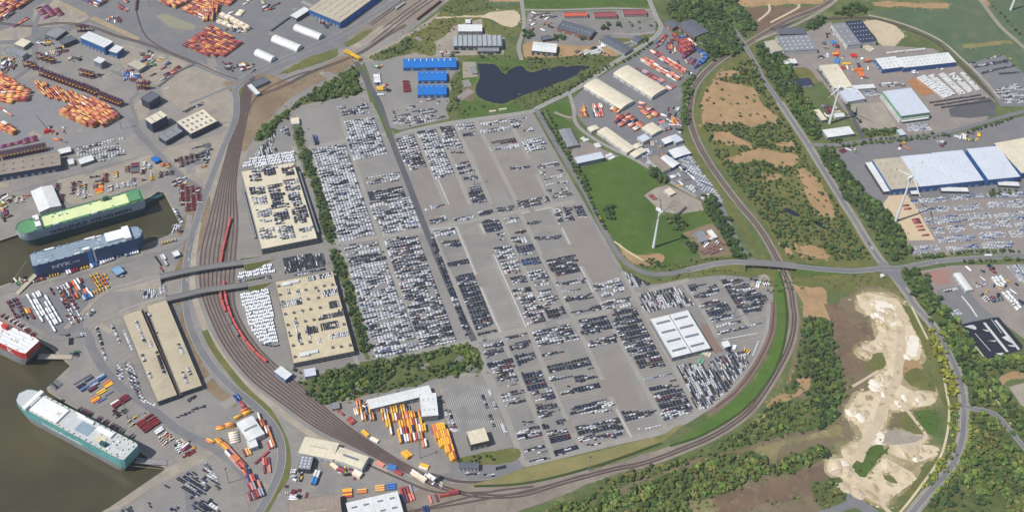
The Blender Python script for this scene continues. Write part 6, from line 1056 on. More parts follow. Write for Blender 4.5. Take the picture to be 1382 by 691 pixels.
def carrier(px, ang, lab):
    g = G(*px); e = empty('straddle_carrier', (*g, Z_LOT), ang); tag(e, lab, 'straddle carrier', 'straddle carriers')
    fr_ = None
    for n_, me in CP_:
        o_ = obj(n_, me, None, e)
        if n_ == 'frame': fr_ = o_
    for x in (-3.9, -1.5, 1.5, 3.9):
        for y in (-2.3, 2.3): bx('wheel', fr_, M_tyre, (x, y, 0), (1.5, .6, 1.5))
def carriers(c, r, s, n, ang, lab):
    a, b = t(c, r, s)
    for i in range(n): carrier((a[0]+(b[0]-a[0])*i/max(1, n-1), a[1]+(b[1]-a[1])*i/max(1, n-1)), ang, lab)
carriers(0, 0, '285,510 560,610', 13, rad(52), 'magenta straddle carrier in the long row above the orange stack'); carriers(0, 0, '575,612 660,648', 5, rad(52), 'magenta straddle carrier in the short middle row'); carriers(0, 0, '690,670 820,720', 8, rad(52), 'magenta straddle carrier in the row with amber spreaders'); carriers(0, 0, '270,400 360,430', 4, rad(20), 'magenta straddle carrier in the cluster below the yard office'); carriers(0, 0, '180,450 240,470', 3, rad(20), 'magenta straddle carrier standing near the white yard office'); carriers(0, 0, '555,510 630,530', 4, rad(20), 'magenta straddle carrier beside the white portal shed'); carriers(0, 0, '945,600 1000,605', 3, rad(20), 'magenta straddle carrier near the trailer yard'); carriers(0, 0, '540,215 590,215', 3, rad(20), 'dark magenta straddle carrier behind the blue workshop')
carriers(0, 1, '10,385 310,325', 14, rad(-60), 'magenta straddle carrier in the row beside the transit shed')
g = G(*t(0, 1, '330,205')[0]); e = empty('mobile_crane', (*g, Z_LOT), rad(20)); tag(e, 'red mobile harbour crane with slim jib on the grey yard', 'crane')
bx('chassis', e, P_red, (0, 0, 0), (16, 6, 2.5)); bx('turret', e, P_red, (-2, 0, 2.5), (8, 5, 4)); m = MB(); m.cyl((0, 0, 6), (-14, 14, 30), .8, .4, 6); m.build('jib', [M_darkw], e)
def mast(px, h, lab, m_=None):
    g = G(*px); e = empty('light_mast', (*g, Z_LOT), R_.uniform(0, 3)); tag(e, lab, 'light mast', 'light masts'); m = MB(); m.cyl((0, 0, 0), (0, 0, h), .55, .3, 8); m.build('pole', [M_greyw], e); bx('lamp_head', e, M_darkw, (0, 0, h), (4, 1.2, .9))
for p, lab in ((t(0, 1, '822,185')[0], 'tall light mast beside the tall container stack'), (t(0, 4, '865,65')[0], 'tall light mast on the quay beside the teal ship'), (t(2, 4, '75,330')[0], 'tall light mast in the yellow container yard'), (t(1, 4, '165,500')[0], 'tall light mast at the lined lot ramp'), (t(2, 4, '1215,420')[0], 'light mast on the dry grass bank'), ((735, 560), 'light mast in the lower terminal rows'), ((640, 250), 'light mast in the upper empty rows'), ((700, 355), 'light mast beside the bare central block'), ((850, 480), 'light mast at the empty brown block'), ((990, 430), 'light mast beside the small white tent'), (t(0, 0, '1010,45')[0], 'light mast at the upper rail curve')):
    mast(p, 32, lab)
# yellow gantry over the rail crossing
a, b = G(*t(1, 0, '945,345')[0], 6), G(*t(1, 0, '1050,400')[0], 6); d = b-a; l = np.linalg.norm(d); e = empty('crossing_gantry', (*((a+b)/2), Z_LOT), math.atan2(d[1], d[0])); tag(e, 'yellow portal gantry at the rail crossing', 'gantry')
bx('beam', e, M_yellow, (0, 2.5, 6), (l, 2.2, 2)); bx('beam', e, M_yellow, (0, -2.5, 6), (l, 2.2, 2)); bx('walkway', e, M_yellow, (l*.12, 0, 6.3), (l*.5, 3, .5))
for x in (-l/2+2, 0, l/2-2):
    for y in (-2.5, 2.5): bx('leg', e, M_yellow, (x, y, 0), (1.2, 1.2, 6))
# ------------------------------------------------------------ wind turbines
M_tw = plain('mat_turbine_white', lin(236, 238, 236), .45, var=.03)
def turbine(px, h, lb, phi, a0, lab, red=True):
    g = G(*px); e = empty('wind_turbine', (*g, Z_LOT), 0); tag(e, lab, 'wind turbine')
    m = MB(); m.cyl((0, 0, 0), (0, 0, h*.2), 2.5, 2.2, 20, 0); m.cyl((0, 0, h*.2), (0, 0, h-1), 2.2, 1.2, 20, 0); m.build('tower', [M_tw], e)
    hv = Vector((math.cos(phi), math.sin(phi), 0)); nrm = Vector((math.sin(phi), -math.cos(phi), 0))
    bx('nacelle', e, M_tw, tuple(Vector((0, 0, h-1.6))-nrm*2), (3.4, 9, 3.6), phi); m = MB(); c = Vector((0, 0, h))+nrm*4; m.cyl(c-nrm*1.6, c+nrm*1.8, 1.7, .7, 12); hub_o = m.build('hub', [M_tw], e)
    for k in range(3):
        a = a0+k*2*math.pi/3; dv = Vector((0, 0, math.cos(a)))+hv*math.sin(a); sd = dv.cross(nrm); m = MB(); secs = ((0, .7, .7), (.12, 1.5, .5), (.25, 1.7, .35), (.8, .9, .15), (.8001, .9, .15), (.9, .7, .12), (.9001, .7, .12), (1, .25, .06)); v = []
        for s_, cw, tk in secs:
            p = c+dv*(1.5+s_*(lb-1.5)); v += [p+sd*cw, p+nrm*tk, p-sd*cw*.6, p-nrm*tk]
        n = len(secs)
        for i in range(n-1): m.add(v[4*i:4*i+8], [[j, (j+1) % 4, 4+(j+1) % 4, 4+j] for j in range(4)], 1 if (i == 4 and red) else 0)
        m.build('blade', [M_tw, plain('mat_blade_red', lin(190, 60, 50), .5)], hub_o)
turbine((882, 334), 79, 38, rad(48), rad(102), 'white wind turbine on the green field beside the lot road'); turbine((1208.5, 299), 95, 42, rad(120), rad(108), 'tall white wind turbine on the sandy pad before the blue distribution hall'); turbine((1119.5, 167), 80, 38, rad(140), rad(33), 'white wind turbine beside the cream flat hall'); turbine((1364, 14), 90, 40, rad(130), rad(40), 'white wind turbine tower cut off by the upper edge')
# ------------------------------------------------------------ trains
M_wag = plain('mat_wagon_red', lin(208, 92, 84), .6, var=.1); M_wagg = plain('mat_wagon_grey', lin(120, 122, 120), .7)
def train(px, n_name, lab, mats, ln=26., h=4.4, w_=3.1, cat='wagon', grp='train wagons'):
    P = smooth(W(px), 12); seg = np.linalg.norm(np.diff(P, axis=0), axis=1); L_ = np.concatenate([[0], np.cumsum(seg)]); s = 0; k = 0; cache = {}
    while s+ln < L_[-1]:
        q = [np.array([np.interp(x, L_, P[:, i]) for i in (0, 1)]) for x in (s, s+ln-1)]; d = q[1]-q[0]; e = empty(n_name, (*((q[0]+q[1])/2), ZG), math.atan2(d[1], d[0])); mt = mats[k % len(mats)]
        tag(e, lab, cat, grp); ll = np.linalg.norm(d)
        bx('body', e, mt, (0, 0, 1.2), (ll*.98, w_, h-1.6)); bx('roof', e, mt, (0, 0, h-.35), (ll*.97, w_*.7, .4)); bx('underframe', e, M_darkw, (0, 0, .7), (ll*.9, w_*.7, .5))
        for x in (-.36, .36): bx('bogie', e, M_tyre, (x*ll, 0, .1), (4, 2.2, .6))
        s += ln; k += 1
train(pts('312,296 306,318 301,340 298,358 297,374'), 'rail_wagon', 'red car-carrying rail wagon above the first overpass', [M_wag], grp='red wagons above the overpass'); train(pts('302,382 305,404 312,428 324,450 342,474 371,499'), 'rail_wagon', 'red car-carrying rail wagon in the file beside the white vans', [M_wag], grp='red wagons beside the vans'); train(pts('297,390 300,410 306,424 312,434'), 'rail_wagon', 'red rail wagon in the short inner file', [M_wag], grp='short inner file of wagons'); train(pts('306,424 316,446 326,460'), 'rail_wagon', 'grey rail wagon next to the red file', [M_wagg], grp='grey wagons')
train(t(2, 0, '55,140 235,0'), 'rail_wagon', 'dark red goods wagon on the upper sidings', [plain('mat_wagon_brown', lin(112, 66, 66), .8)], 16, grp='goods wagons on the upper sidings'); train(t(1, 0, '450,215 580,122'), 'rail_wagon', 'dark flat wagon beside the barrel tents', [M_darkw], 14, 2.4, grp='flat wagons by the tents'); train(t(0, 0, '920,75 925,20 940,-10'), 'rail_wagon', 'brown wagon on the upper rail curve', [plain('mat_wagon_brown', lin(112, 66, 66), .8)], 9, grp='wagons on the upper rail curve'); train(t(1, 0, '1295,70 1382,10'), 'rail_wagon', 'white roofed wagon on the upper main line', [M_whitew], 14, grp='white wagons on the upper line')
for k in range(2): train(t(1, 4, ('725,510 775,375', '745,515 795,380')[k]), 'tank_wagon', ('tank wagon of the file nearer the grey office', 'tank wagon of the file further from the grey office')[k], [P_lblue, P_white], 11, grp='tank wagons by the grey office')
# ------------------------------------------------------------ road bridges and ramps
def ramp_road(name, s, w_, mat, skirt=None, parts=True, lab=None, piers=(), cat='bridge'):
    q = [tuple(map(float, p.split(','))) for p in s.split()]; P = np.array([[*G(x, y, z), z] for x, y, z in q]); S = smooth(P, 6); zz = np.maximum(S[:, 2], .0)+ZG+.01
    T = np.gradient(S[:, :2], axis=0); T /= np.linalg.norm(T, axis=1, keepdims=True); Nn = np.stack([-T[:, 1], T[:, 0]], 1); n = len(S)
    if lab is None:
        o = obj(name, ribbon_mesh(name, S, w_, zz), mat); o['kind'] = 'structure'
        for sg in (-1, 1): o = obj('road_marking', ribbon_mesh('road_marking', S[:, :2]+Nn*sg*(w_/2-.7), .35, zz+.012), M_line); o['kind'] = 'structure'
        if skirt:
            v = [(*(S[i, :2]+Nn[i]*sg*w_/2), zz[i]-.02) for sg in (-1, 1) for i in range(n)]+[(*(S[i, :2]+Nn[i]*sg*(w_/2+max(0.3, zz[i]-ZG)*1.6)), ZG-.02) for sg in (-1, 1) for i in range(n)]
            f = [[i, i+1, 2*n+i+1, 2*n+i] for i in range(n-1)]+[[n+i, 3*n+i, 3*n+i+1, n+i+1] for i in range(n-1)]; o = obj('embankment', mesh('embankment', v, f), skirt); o['kind'] = 'structure'
        return
    e = empty(name, (*S[n//2, :2], Z_LOT), 0); tag(e, lab, cat); c0 = np.array([*S[n//2, :2], Z_LOT])
    def rib(nm, off, ww, z0, z1, mt):
        m = MB(); v = []
        for sg in (-1, 1):
            for zo in (z0, z1): v += [tuple(np.array([*(S[i, :2]+Nn[i]*(off+sg*ww/2)), zz[i]+zo])-c0) for i in range(n)]
        m.add(v, [[i, i+1, n+i+1, n+i] for i in range(n-1)]+[[2*n+i, 3*n+i, 3*n+i+1, 2*n+i+1] for i in range(n-1)]+[[n+i, n+i+1, 3*n+i+1, 3*n+i] for i in range(n-1)]+[[i, 2*n+i, 2*n+i+1, i+1] for i in range(n-1)]); m.build(nm, [mt], e)
    rib('deck', 0, w_, -1.2, 0, mat); rib('parapet', -w_/2+.2, .4, 0, 1.1, M_conc2); rib('parapet', w_/2-.2, .4, 0, 1.1, M_conc2); rib('roadway', 0, w_-1.4, .0, .05, M_asph)
    for f_ in piers:
        i = int(f_*(n-1)); bx('pier', e, M_greyw, (S[i, 0]-c0[0], S[i, 1]-c0[1], 0), (1.6, w_*.7, zz[i]-1.2-Z_LOT), math.atan2(T[i, 1], T[i, 0]))
ramp_road('overpass', '216,374,7.5 246,367,8 276,361.5,8 300,358,8 327,354.5,7.5', 10, M_conc, lab='upper of two road overpasses crossing the rail yard', piers=(.1, .3, .5, .7, .9)); ramp_road('overpass', '224,404,7.5 250,398,8 276,392,8 305,388,8 333,384,7.5', 10, M_conc, lab='lower of two road overpasses crossing the rail yard', piers=(.1, .3, .5, .7, .9))
for s in ('216,374,7.5 200,378,6 180,384,3.5 160,389,1 150,392,0', '224,404,7.5 204,408.5,5 180,416,2.5 160,424,0', '327,354.5,7.5 345,351.5,4.5 362,348,1.5 374,346,0', '333,384,7.5 350,381,4 366,378,0'): ramp_road('ramp_road', s, 10, M_conc, M_olive if s.startswith('3') else M_conc2)
ramp_road('bridge', '1006,354.5,7 1028,355.3,7.5 1050,357,7.5 1074,359.5,6.8', 12, M_asph, lab='road bridge carrying the curving road over the railway', piers=(.2, .5, .8)); ramp_road('elevated_road', '926,365,0 938,362.5,1 968,356,4 990,354,6 1006,354.5,7', 11, M_asph, M_olive); ramp_road('elevated_road', '1074,359.5,6.8 1090,361.5,5 1104,363,3.5 1130,365,1.5 1154,366,.4 1188,363,0', 11, M_asph, M_grass)

# ------------------------------------------------------------ stacked packs, panels, small yard things
def packs(c, r, s, nx, ny, lab, mat=M_white, h=3.0, name='pack_stack', cat='stack', fill=.86):
    p = t(c, r, s); ce, ang, l, w = rect(*p[:3], h); e = empty(name, (*ce, Z_LOT), ang); tag(e, lab, cat)
    for i in range(nx):
        for j in range(ny):
            if nx*ny < 3 or R_.random() < .93: bx('pack', e, mat, ((-.5+(i+.5)/nx)*l+R_.uniform(-.4, .4), (-.5+(j+.5)/ny)*w+R_.uniform(-.3, .3), 0), (l/nx*fill, w/ny*fill, h*R_.uniform(.7, 1.1)))
for k, s in enumerate(('665,525 855,665 905,640', '745,508 895,645 935,640', '815,500 965,640 1000,630', '885,500 1020,625 1060,618', '960,490 1075,610 1098,604')):
    packs(4, 0, s, 12, 3, ('wide strip', 'second strip', 'third strip', 'fourth strip', 'narrow fifth strip')[k]+' of white wrapped packs counted from the brown patch')
packs(4, 0, '470,362 730,335 728,325', 12, 2, 'row of white packs behind the blue-fronted halls'); packs(4, 0, '415,570 560,562 562,552', 7, 1, 'short row of white packs behind the cold store'); packs(4, 0, '290,310 350,350 380,330', 5, 2, 'loose pale packs at the solar hall', M_cream, 2)
poly('timber_patch', t(4, 0, '600,545 690,530 785,625 690,645'), ground_mat('mat_timber', lin(176, 124, 84), lin(162, 116, 80), lin(190, 150, 116), .05, .15, .6, contrast=.2), 1, z=ZG+.02)
for k, s in enumerate(('750,690 1100,635 1103,642', '780,708 1130,652 1133,660', '830,722 1165,672 1168,680')): packs(4, 0, s, 9, 1, ('upper', 'middle', 'lower')[k]+' dark low rack in front of the white packs', M_darkw, 2.5, 'storage_rack', 'rack')
for k, s in enumerate(('105,270 80,275 95,300', '110,390 145,395 150,430', '150,450 165,445 170,470', '160,425 220,420 225,435', '235,460 300,455 310,475', '255,480 290,475 300,520', '320,400 350,400 355,420', '215,365 255,360 262,385', '100,365 135,362 138,375', '190,300 210,298 215,310')):
    packs(4, 0, s, 2, 1, ('blue pile near the solar hall', 'long blue pile in the factory yard', 'red pile beside the cream hall', 'yellow pile in the factory yard', 'orange pile in the middle of the yard', 'orange pile below the middle one', 'amber pile near the blue-fronted hall', 'red pile beyond the solar hall', 'pale red pile in the factory yard', 'pale pile at the solar hall foot')[k], (P_lblue, P_lblue, P_red, M_yellow, M_orange, M_orange, M_orange, P_red, P_red, M_cream)[k], 2.5, 'material_pile', 'pile')
# dark sheeted field with white strips, lower right
poly('sheeted_field', t(4, 3, '965,120 1050,100 1220,70 1382,262 1375,292 1140,355'), M_black, z=ZG+.02)
for s, w_ in (('1122,108 1280,305', 4.5), ('1197,92 1358,290', 4.5), ('1060,180 1165,300', 1.2), ('1010,160 1070,300', 1.0), ('1170,85 1240,180', 1.0)): o = obj('white_strip', ribbon_mesh('white_strip', W(t(4, 3, s)), w_, ZG+.024), M_line); o['kind'] = 'structure'
for k, s in enumerate(('985,135 1050,125 1065,155', '1110,155 1150,158 1145,170', '1145,230 1200,228 1195,238', '1240,205 1290,200 1320,250', '1280,262 1325,262 1320,270', '1198,315 1250,310 1245,330')): poly('torn_sheet', t(4, 3, s), M_line, .5, z=ZG+.028)
o = obj('white_strip', ribbon_mesh('white_strip', W(t(4, 2, '970,620 1030,691 1075,760')), 3, ZG+.02), M_line); o['kind'] = 'structure'; o = obj('white_strip', ribbon_mesh('white_strip', W(t(4, 3, '980,150 1050,250 1135,358')), 2, ZG+.02), M_path); o['kind'] = 'structure'
for s in ('735,222 970,180', '940,330 980,230'): o = obj('white_line', ribbon_mesh('white_line', W(t(3, 3, s)), 1.6, ZG+.02), M_line); o['kind'] = 'structure'
poly('red_paving', t(3, 3, '590,110 640,130 690,230 740,300 690,320 630,260 610,190'), ground_mat('mat_redbrown_paving', lin(140, 116, 106), lin(132, 112, 104), None, contrast=.08), z=ZG+.012)
poly('rubble', t(3, 2, '930,500 1030,470 1060,540 1000,570 930,560'), M_conc2, 1, z=ZG+.012)
for k, s in enumerate(('560,320 610,330 630,300', '590,315 650,340 690,320', '560,370 620,395 650,370', '625,385 640,395 650,380')): packs(3, 3, s, 3, 1, ('green awning', 'long pale ramp', 'green cabin', 'brown cabin')[k]+' beside the white service hall', (M_green, M_cream, M_green, M_brownr)[k], 2, 'hall_annex', 'annex')
packs(3, 2, '580,310 700,260 720,310', 7, 3, 'reddish timber stacks on the building site', plain('mat_timber_stack', lin(130, 96, 92), .9), 2.5, 'timber_stack'); packs(3, 1, '235,625 260,615 285,655', 3, 2, 'dark red pipes in the turbine yard', M_dred, 2, 'pipe_stack'); packs(2, 0, '1150,360 1200,330 1230,350', 4, 2, 'white rubble piles at the builders yard', M_whitew, 2, 'rubble_pile', 'pile'); packs(2, 0, '1210,345 1300,325 1330,350', 6, 3, 'pale building materials beside the school wing', M_whitew, 2, 'material_pile', 'pile')
packs(2, 1, '1155,240 1190,225 1230,250', 3, 2, 'white camper vans behind the grey metal hall', M_white, 2.4, 'camper_row', 'campers'); packs(2, 1, '1245,280 1280,270 1310,300', 4, 1, 'white boxes near the white-roofed field hall', M_white, 2.4, 'storage_box', 'boxes'); packs(2, 1, '1320,360 1360,340 1400,370', 3, 2, 'white heaps behind the field hall', M_white, 2.4, 'heap', 'heap'); packs(2, 1, '545,65 590,60 592,52', 1, 1, 'pale bus parked along the pond road', M_cream, 3, 'parked_bus', 'bus', 1.); packs(2, 1, '610,52 660,46 662,39', 1, 1, 'second pale bus along the pond road, nearer the lot corner', M_cream, 3, 'parked_bus', 'bus', 1.)
packs(2, 2, '1278,75 1300,110 1306,105', 1, 1, 'yellow and red lorry on the lot road', M_yellow, 3.2, 'parked_lorry', 'lorry', .9); packs(3, 1, '590,640 640,610 660,640', 2, 2, 'white canopy in the used car strip', M_white, 3.5, 'canopy', 'canopy')
g = G(*t(4, 2, '432,488')[0]); e = empty('bus_shelter', (*g, Z_LOT), .4); tag(e, 'small white shelter at the road junction', 'shelter'); bx('wall', e, M_whitew, (0, 0, 0), (5, 5, 3)); bx('roof', e, M_white, (0, 0, 3), (6, 6, .5)); bx('door', e, M_darkw, (0, -2.55, 0), (1.2, .12, 2.1))

# ------------------------------------------------------------ spoil mounds in the sand pit
def mound(px, r, h, mat, el=1., ang=0.):
    g = G(*px); n, k = 18, 6; v = [(g[0], g[1], ZG*.5+h)]; f = []
    for j in range(1, k+1):
        for i in range(n):
            a = i*2*math.pi/n; rr_ = r*j/k*R_.uniform(.85, 1.15); z_ = h*(math.cos(math.pi*j/k)*.5+.5)*R_.uniform(.8, 1.2) if j < k else -.05; x, y = rr_*math.cos(a), rr_*el*math.sin(a); v.append((g[0]+x*math.cos(ang)-y*math.sin(ang), g[1]+x*math.sin(ang)+y*math.cos(ang), ZG*.5+z_))
    f += [[0, 1+i, 1+(i+1) % n] for i in range(n)]
    for j in range(k-1): f += [[1+j*n+i, 1+(j+1)*n+i, 1+(j+1)*n+(i+1) % n, 1+j*n+(i+1) % n] for i in range(n)]
    o = obj('sand_mound', mesh('sand_mound', v, f), mat); o['kind'] = 'structure'
for c, r, s_, n_ in ((4, 3, '300,20 540,20 660,240 660,340 600,340 480,240 420,120', 16), (4, 3, '280,300 440,230 440,290 330,325', 6), (4, 3, '490,580 770,590 700,655 500,685', 9), (4, 4, '470,250 790,270 790,315 640,350', 9), (4, 4, '440,340 640,460 580,510 460,430', 7), (4, 4, '90,380 200,340 200,480 140,540 300,580 260,520', 12), (4, 4, '200,10 330,20 320,100 260,80', 8), (4, 3, '380,500 480,440 480,580 380,600', 9)):
    Pm = t(c, r, s_); lo_ = np.min(Pm, 0); hi_ = np.max(Pm, 0); kk = 0
    while kk < n_:
        q = np.array([R_.uniform(lo_[0], hi_[0]), R_.uniform(lo_[1], hi_[1])])
        if inside(q[None], np.array(Pm))[0]: mound(q, R_.uniform(4, 12), R_.uniform(.8, 3.2), R_.choice([M_sand, M_sand, white_sand, M_sandroad]), R_.uniform(.4, 1), R_.uniform(0, 3)); kk += 1
for c, r, s_, mt_, n_ in ((4, 4, '450,250 800,270 640,350', M_fade2, 10), (4, 3, '380,430 560,420 480,680 260,680', M_fade2, 22), (4, 4, '300,480 460,340 640,460 480,600', M_fade2, 14), (4, 3, '100,100 380,100 380,440 180,440', M_moor, 30), (3, 4, '650,620 1382,400 1382,560 850,700', M_moor, 40), (3, 3, '1250,150 1290,600 1010,740', M_olive, 30)):
    Pm = t(c, r, s_); lo_ = np.min(Pm, 0); hi_ = np.max(Pm, 0); kk = 0; vv, ff = [], []; Cc = []
    for _ in range(n_*6):
        q = np.array([R_.uniform(lo_[0], hi_[0]), R_.uniform(lo_[1], hi_[1])])
        if kk < n_ and inside(q[None], np.array(Pm))[0]:
            g = G(*q); r1 = R_.uniform(2, 9)
            if any((g[0]-c_[0])**2+(g[1]-c_[1])**2 < (r1+c_[2])**2*1.5 for c_ in Cc): continue
            Cc.append((*g, r1)); kk += 1; n0 = len(vv); a0 = R_.uniform(0, 3); el = R_.uniform(.3, .9)
            for a in range(12): x, y = r1*R_.uniform(.6, 1.2)*math.cos(a*math.pi/6), r1*el*R_.uniform(.6, 1.2)*math.sin(a*math.pi/6); vv.append((g[0]+x*math.cos(a0)-y*math.sin(a0), g[1]+x*math.sin(a0)+y*math.cos(a0), ZG*.52+.001*_/n_))
            ff.append(list(range(n0, n0+12)))
    o = obj('ground_patches', mesh('ground_patches', vv, ff), mt_); o['kind'] = 'structure'

# ------------------------------------------------------------ trees
def ico():
    import bmesh
    bm = bmesh.new(); bmesh.ops.create_icosphere(bm, subdivisions=2, radius=1); v = np.array([q.co[:] for q in bm.verts]); f = [[x.index for x in q.verts] for q in bm.faces]; bm.free(); return v, np.array(f)
IV, IF = ico()
m, N, L, B = node_mat('mat_foliage'); B.inputs['Roughness'].default_value = .8; B.inputs['Specular IOR Level'].default_value = .15
at = N.new('ShaderNodeAttribute'); at.attribute_name = 'col'; ai = N.new('ShaderNodeAttribute'); ai.attribute_type = 'INSTANCER'; ai.attribute_name = 'tint'; oi = N.new('ShaderNodeObjectInfo')
ge = N.new('ShaderNodeNewGeometry'); g_ = nz(N, L, ge.outputs['Position'], .45, 4, .7, .25, .75); r_ = N.new('ShaderNodeMapRange'); r_.inputs[3].default_value = .65; r_.inputs[4].default_value = 1.35; L.new(g_, r_.inputs[0])
rr = N.new('ShaderNodeMapRange'); rr.inputs[3].default_value = .8; rr.inputs[4].default_value = 1.2; L.new(oi.outputs['Random'], rr.inputs[0]); mu = N.new('ShaderNodeMath'); mu.operation = 'MULTIPLY'; L.new(r_.outputs[0], mu.inputs[0]); L.new(rr.outputs[0], mu.inputs[1])
# tint: instances carry their own colour, single trees take the object colour
has = N.new('ShaderNodeMath'); has.operation = 'GREATER_THAN'; has.inputs[1].default_value = .001; L.new(ai.outputs['Fac'], has.inputs[0])
cm = mixc(N, L, has.outputs[0], oi.outputs['Color'], ai.outputs['Color']); s1 = N.new('ShaderNodeVectorMath'); s1.operation = 'MULTIPLY'; L.new(cm, s1.inputs[0]); L.new(at.outputs['Color'], s1.inputs[1])
s2 = N.new('ShaderNodeVectorMath'); s2.operation = 'SCALE'; L.new(s1.outputs[0], s2.inputs[0]); L.new(mu.outputs[0], s2.inputs['Scale']); L.new(s2.outputs[0], B.inputs['Base Color'])
M_leaf = m; M_bark = plain('mat_bark', lin(96, 80, 64), .9, var=.2, scale=1.)
def crown_mesh(name, seed, lobes=7, leaves=170):
    """unit tree crown: radius about 1, top at z 1.6; many ragged lobes with loose leaf sprays"""
    r = np.random.RandomState(seed); vs, fs, cs = [], [], []; nv = 0; cen = []; el = r.uniform(.75, 1.25)
    for k in range(lobes):
        a = r.uniform(0, 6.28); q = 0 if k == 0 else r.uniform(.3, .85); zc = 1.0+.35*(1-q)-.55*q*r.uniform(.3, 1); c = np.array([q*math.cos(a)*el, q*math.sin(a)/el, zc if k else 1.05]); rad_ = r.uniform(.2, .42) if k else .48
        cen.append((c, rad_)); d = IV*(1+r.uniform(-.34, .34, (len(IV), 1))); v = c+d*rad_*np.array([1, 1, .9]); vs.append(v); fs += [list(x+nv) for x in IF]; nv += len(v); sh = r.uniform(.7, 1.25); cs += list(sh*r.uniform(.8, 1.2, len(IF)))
    for k in range(leaves):
        c, rad_ = cen[r.randint(lobes)]; n_ = r.normal(size=3); n_[2] = abs(n_[2])*.9; n_ /= np.linalg.norm(n_); p = c+n_*rad_*r.uniform(.95, 1.35); t1 = r.normal(size=3); t1 /= np.linalg.norm(t1); t2 = np.cross(n_, t1); sz = r.uniform(.05, .13)
        vs.append(np.array([p+t1*sz, p+t2*sz, p-t1*sz, p-t2*sz])); fs.append([nv, nv+1, nv+2, nv+3]); nv += 4; cs.append(r.uniform(.7, 1.5))
    me = bpy.data.meshes.new(name); me.from_pydata([tuple(x) for x in np.vstack(vs)], [], [list(map(int, f)) for f in fs]); a = me.attributes.new('col', 'FLOAT_COLOR', 'FACE'); cc = np.ones((len(fs), 4), 'f4'); cc[:, :3] = np.array(cs)[:, None]; a.data.foreach_set('color', cc.ravel()); me.materials.append(M_leaf); me.update(); return me
CROWN = [crown_mesh('crown', 40+i, 10+i % 4, 220) for i in range(8)]
def trunk_mesh():
    m = MB(); m.cyl((0, 0, 0), (0, 0, .75), .07, .045, 7)
    for a in range(4): m.cyl((0, 0, .4+.08*a), (.35*math.cos(a*1.7), .35*math.sin(a*1.7), .85+.05*a), .035, .015, 5)
    return m.data('trunk', [M_bark])
TRUNK = trunk_mesh()
GREEN = dict(d=(66, 86, 50), m=(84, 104, 56), l=(106, 124, 62), y=(134, 140, 60), o=(108, 114, 66), s=(74, 92, 58))
TREES = []; FLOORS = []
def wood(px, tone='dm', sp=7.5, h=(6, 11), area='wood', excl=(), dens=1., rr=.62):
    P = W(px); lo, hi = P.min(0), P.max(0); sp *= .8; X, Y = np.meshgrid(np.arange(lo[0], hi[0], sp), np.arange(lo[1], hi[1], sp)); Q = np.stack([X.ravel(), Y.ravel()], 1)+NP.uniform(-sp*.5, sp*.5, (X.size, 2)); ok = inside(Q+NP.normal(0, sp*.35, Q.shape), P)
    for ex in excl: ok &= ~inside(Q, W(ex))
    if dens > .5 and len(Q) > 60 and h[1] > 5 and len(excl) < 4: FLOORS.append((px, area))
    ph = NP.uniform(0, 6.28, 6)
    for q in Q[ok]:
        b = math.sin(q[0]/23+ph[0])+math.sin(q[1]/19+ph[1])+math.sin((q[0]+q[1])/37+ph[2])+.8*math.sin(q[0]/9+ph[3])*math.sin(q[1]/8+ph[4])
        if NP.rand() < dens*(1 if b > -1.1 else .45):
            hh = h[0]*.7+(h[1]-h[0]*.7)*NP.beta(1.6, 2.2)*(1 if b > -.6 else .75); k = int((b+2.5)/5*len(tone)+NP.uniform(-.9, .9)); k = min(len(tone)-1, max(0, k)); c = np.array(lin(*GREEN[tone[k]], .8))*NP.uniform(.7, 1.32)*np.array([NP.uniform(.85, 1.2), 1, NP.uniform(.8, 1.15)])
            TREES.append((q[0], q[1], hh, hh*NP.uniform(rr*.75, rr*1.1), c, area))
def treeline(px, tone='dm', sp=9, h=(6, 10), area='row', jit=1.5):
    P = smooth(W(px), 6); seg = np.linalg.norm(np.diff(P, axis=0), axis=1); L_ = np.concatenate([[0], np.cumsum(seg)]); s = sp/2
    while s < L_[-1]:
        q = np.array([np.interp(s, L_, P[:, i]) for i in (0, 1)])+NP.uniform(-jit, jit, 2); hh = NP.uniform(*h); TREES.append((q[0], q[1], hh, hh*NP.uniform(.5, .65), np.array(lin(*GREEN[tone[NP.randint(len(tone))]], .8))*NP.uniform(.85, 1.15), area)); s += sp*NP.uniform(.8, 1.2)
wood(pts('398,138 480,91 484,112 488,124 476,130 440,136 406,141 388,156 360,188 343,189 352,176 376,158'), 'dmm', 7, (6, 10), 'wood above the upper parking deck')
for s in ('595,150 650,150 690,300 635,310', '645,330 710,330 755,500 690,510', '715,530 760,520 830,691 890,940 830,950 760,691'): wood(t(1, 1, s), 'ds', 6, (4, 7.5), 'green strip beside the parking decks')
for s in ('842,308 905,302 970,490 900,500', '930,535 980,515 1120,980 1060,1000'): wood(t(1, 2, s), 'ds', 6, (4, 7.5), 'green strip beside the parking decks')
wood(pts('398,518 436,504 506,486 552,481 634,465 650,498 612,507 552,521 496,533 456,543 436,546 418,536'), 'dmmdl', 6.5, (4, 9), 'wood below the lower parking deck', [t(2, 3, '80,400 300,300 390,360 200,400'), t(1, 3, '1060,360 1140,350 1145,400 1070,410')])
HX = HEATH+[t(3, 2, '1130,20 1190,20 1265,70 1250,90 1190,75')]
wood(pts('965,112 992,88 1015,80 1045,142 1092,220 1130,282 1176,352 1064,348 1046,318 1008,268 980,232 956,192 944,160 946,132'), 'dsms', 6.8, (3, 7.5), 'heath wood inside the railway curve', HX, .74)
for hx in HEATH: wood(hx, 'so', 14, (2.5, 5), 'shrubs on the heath', (), .35, .8)
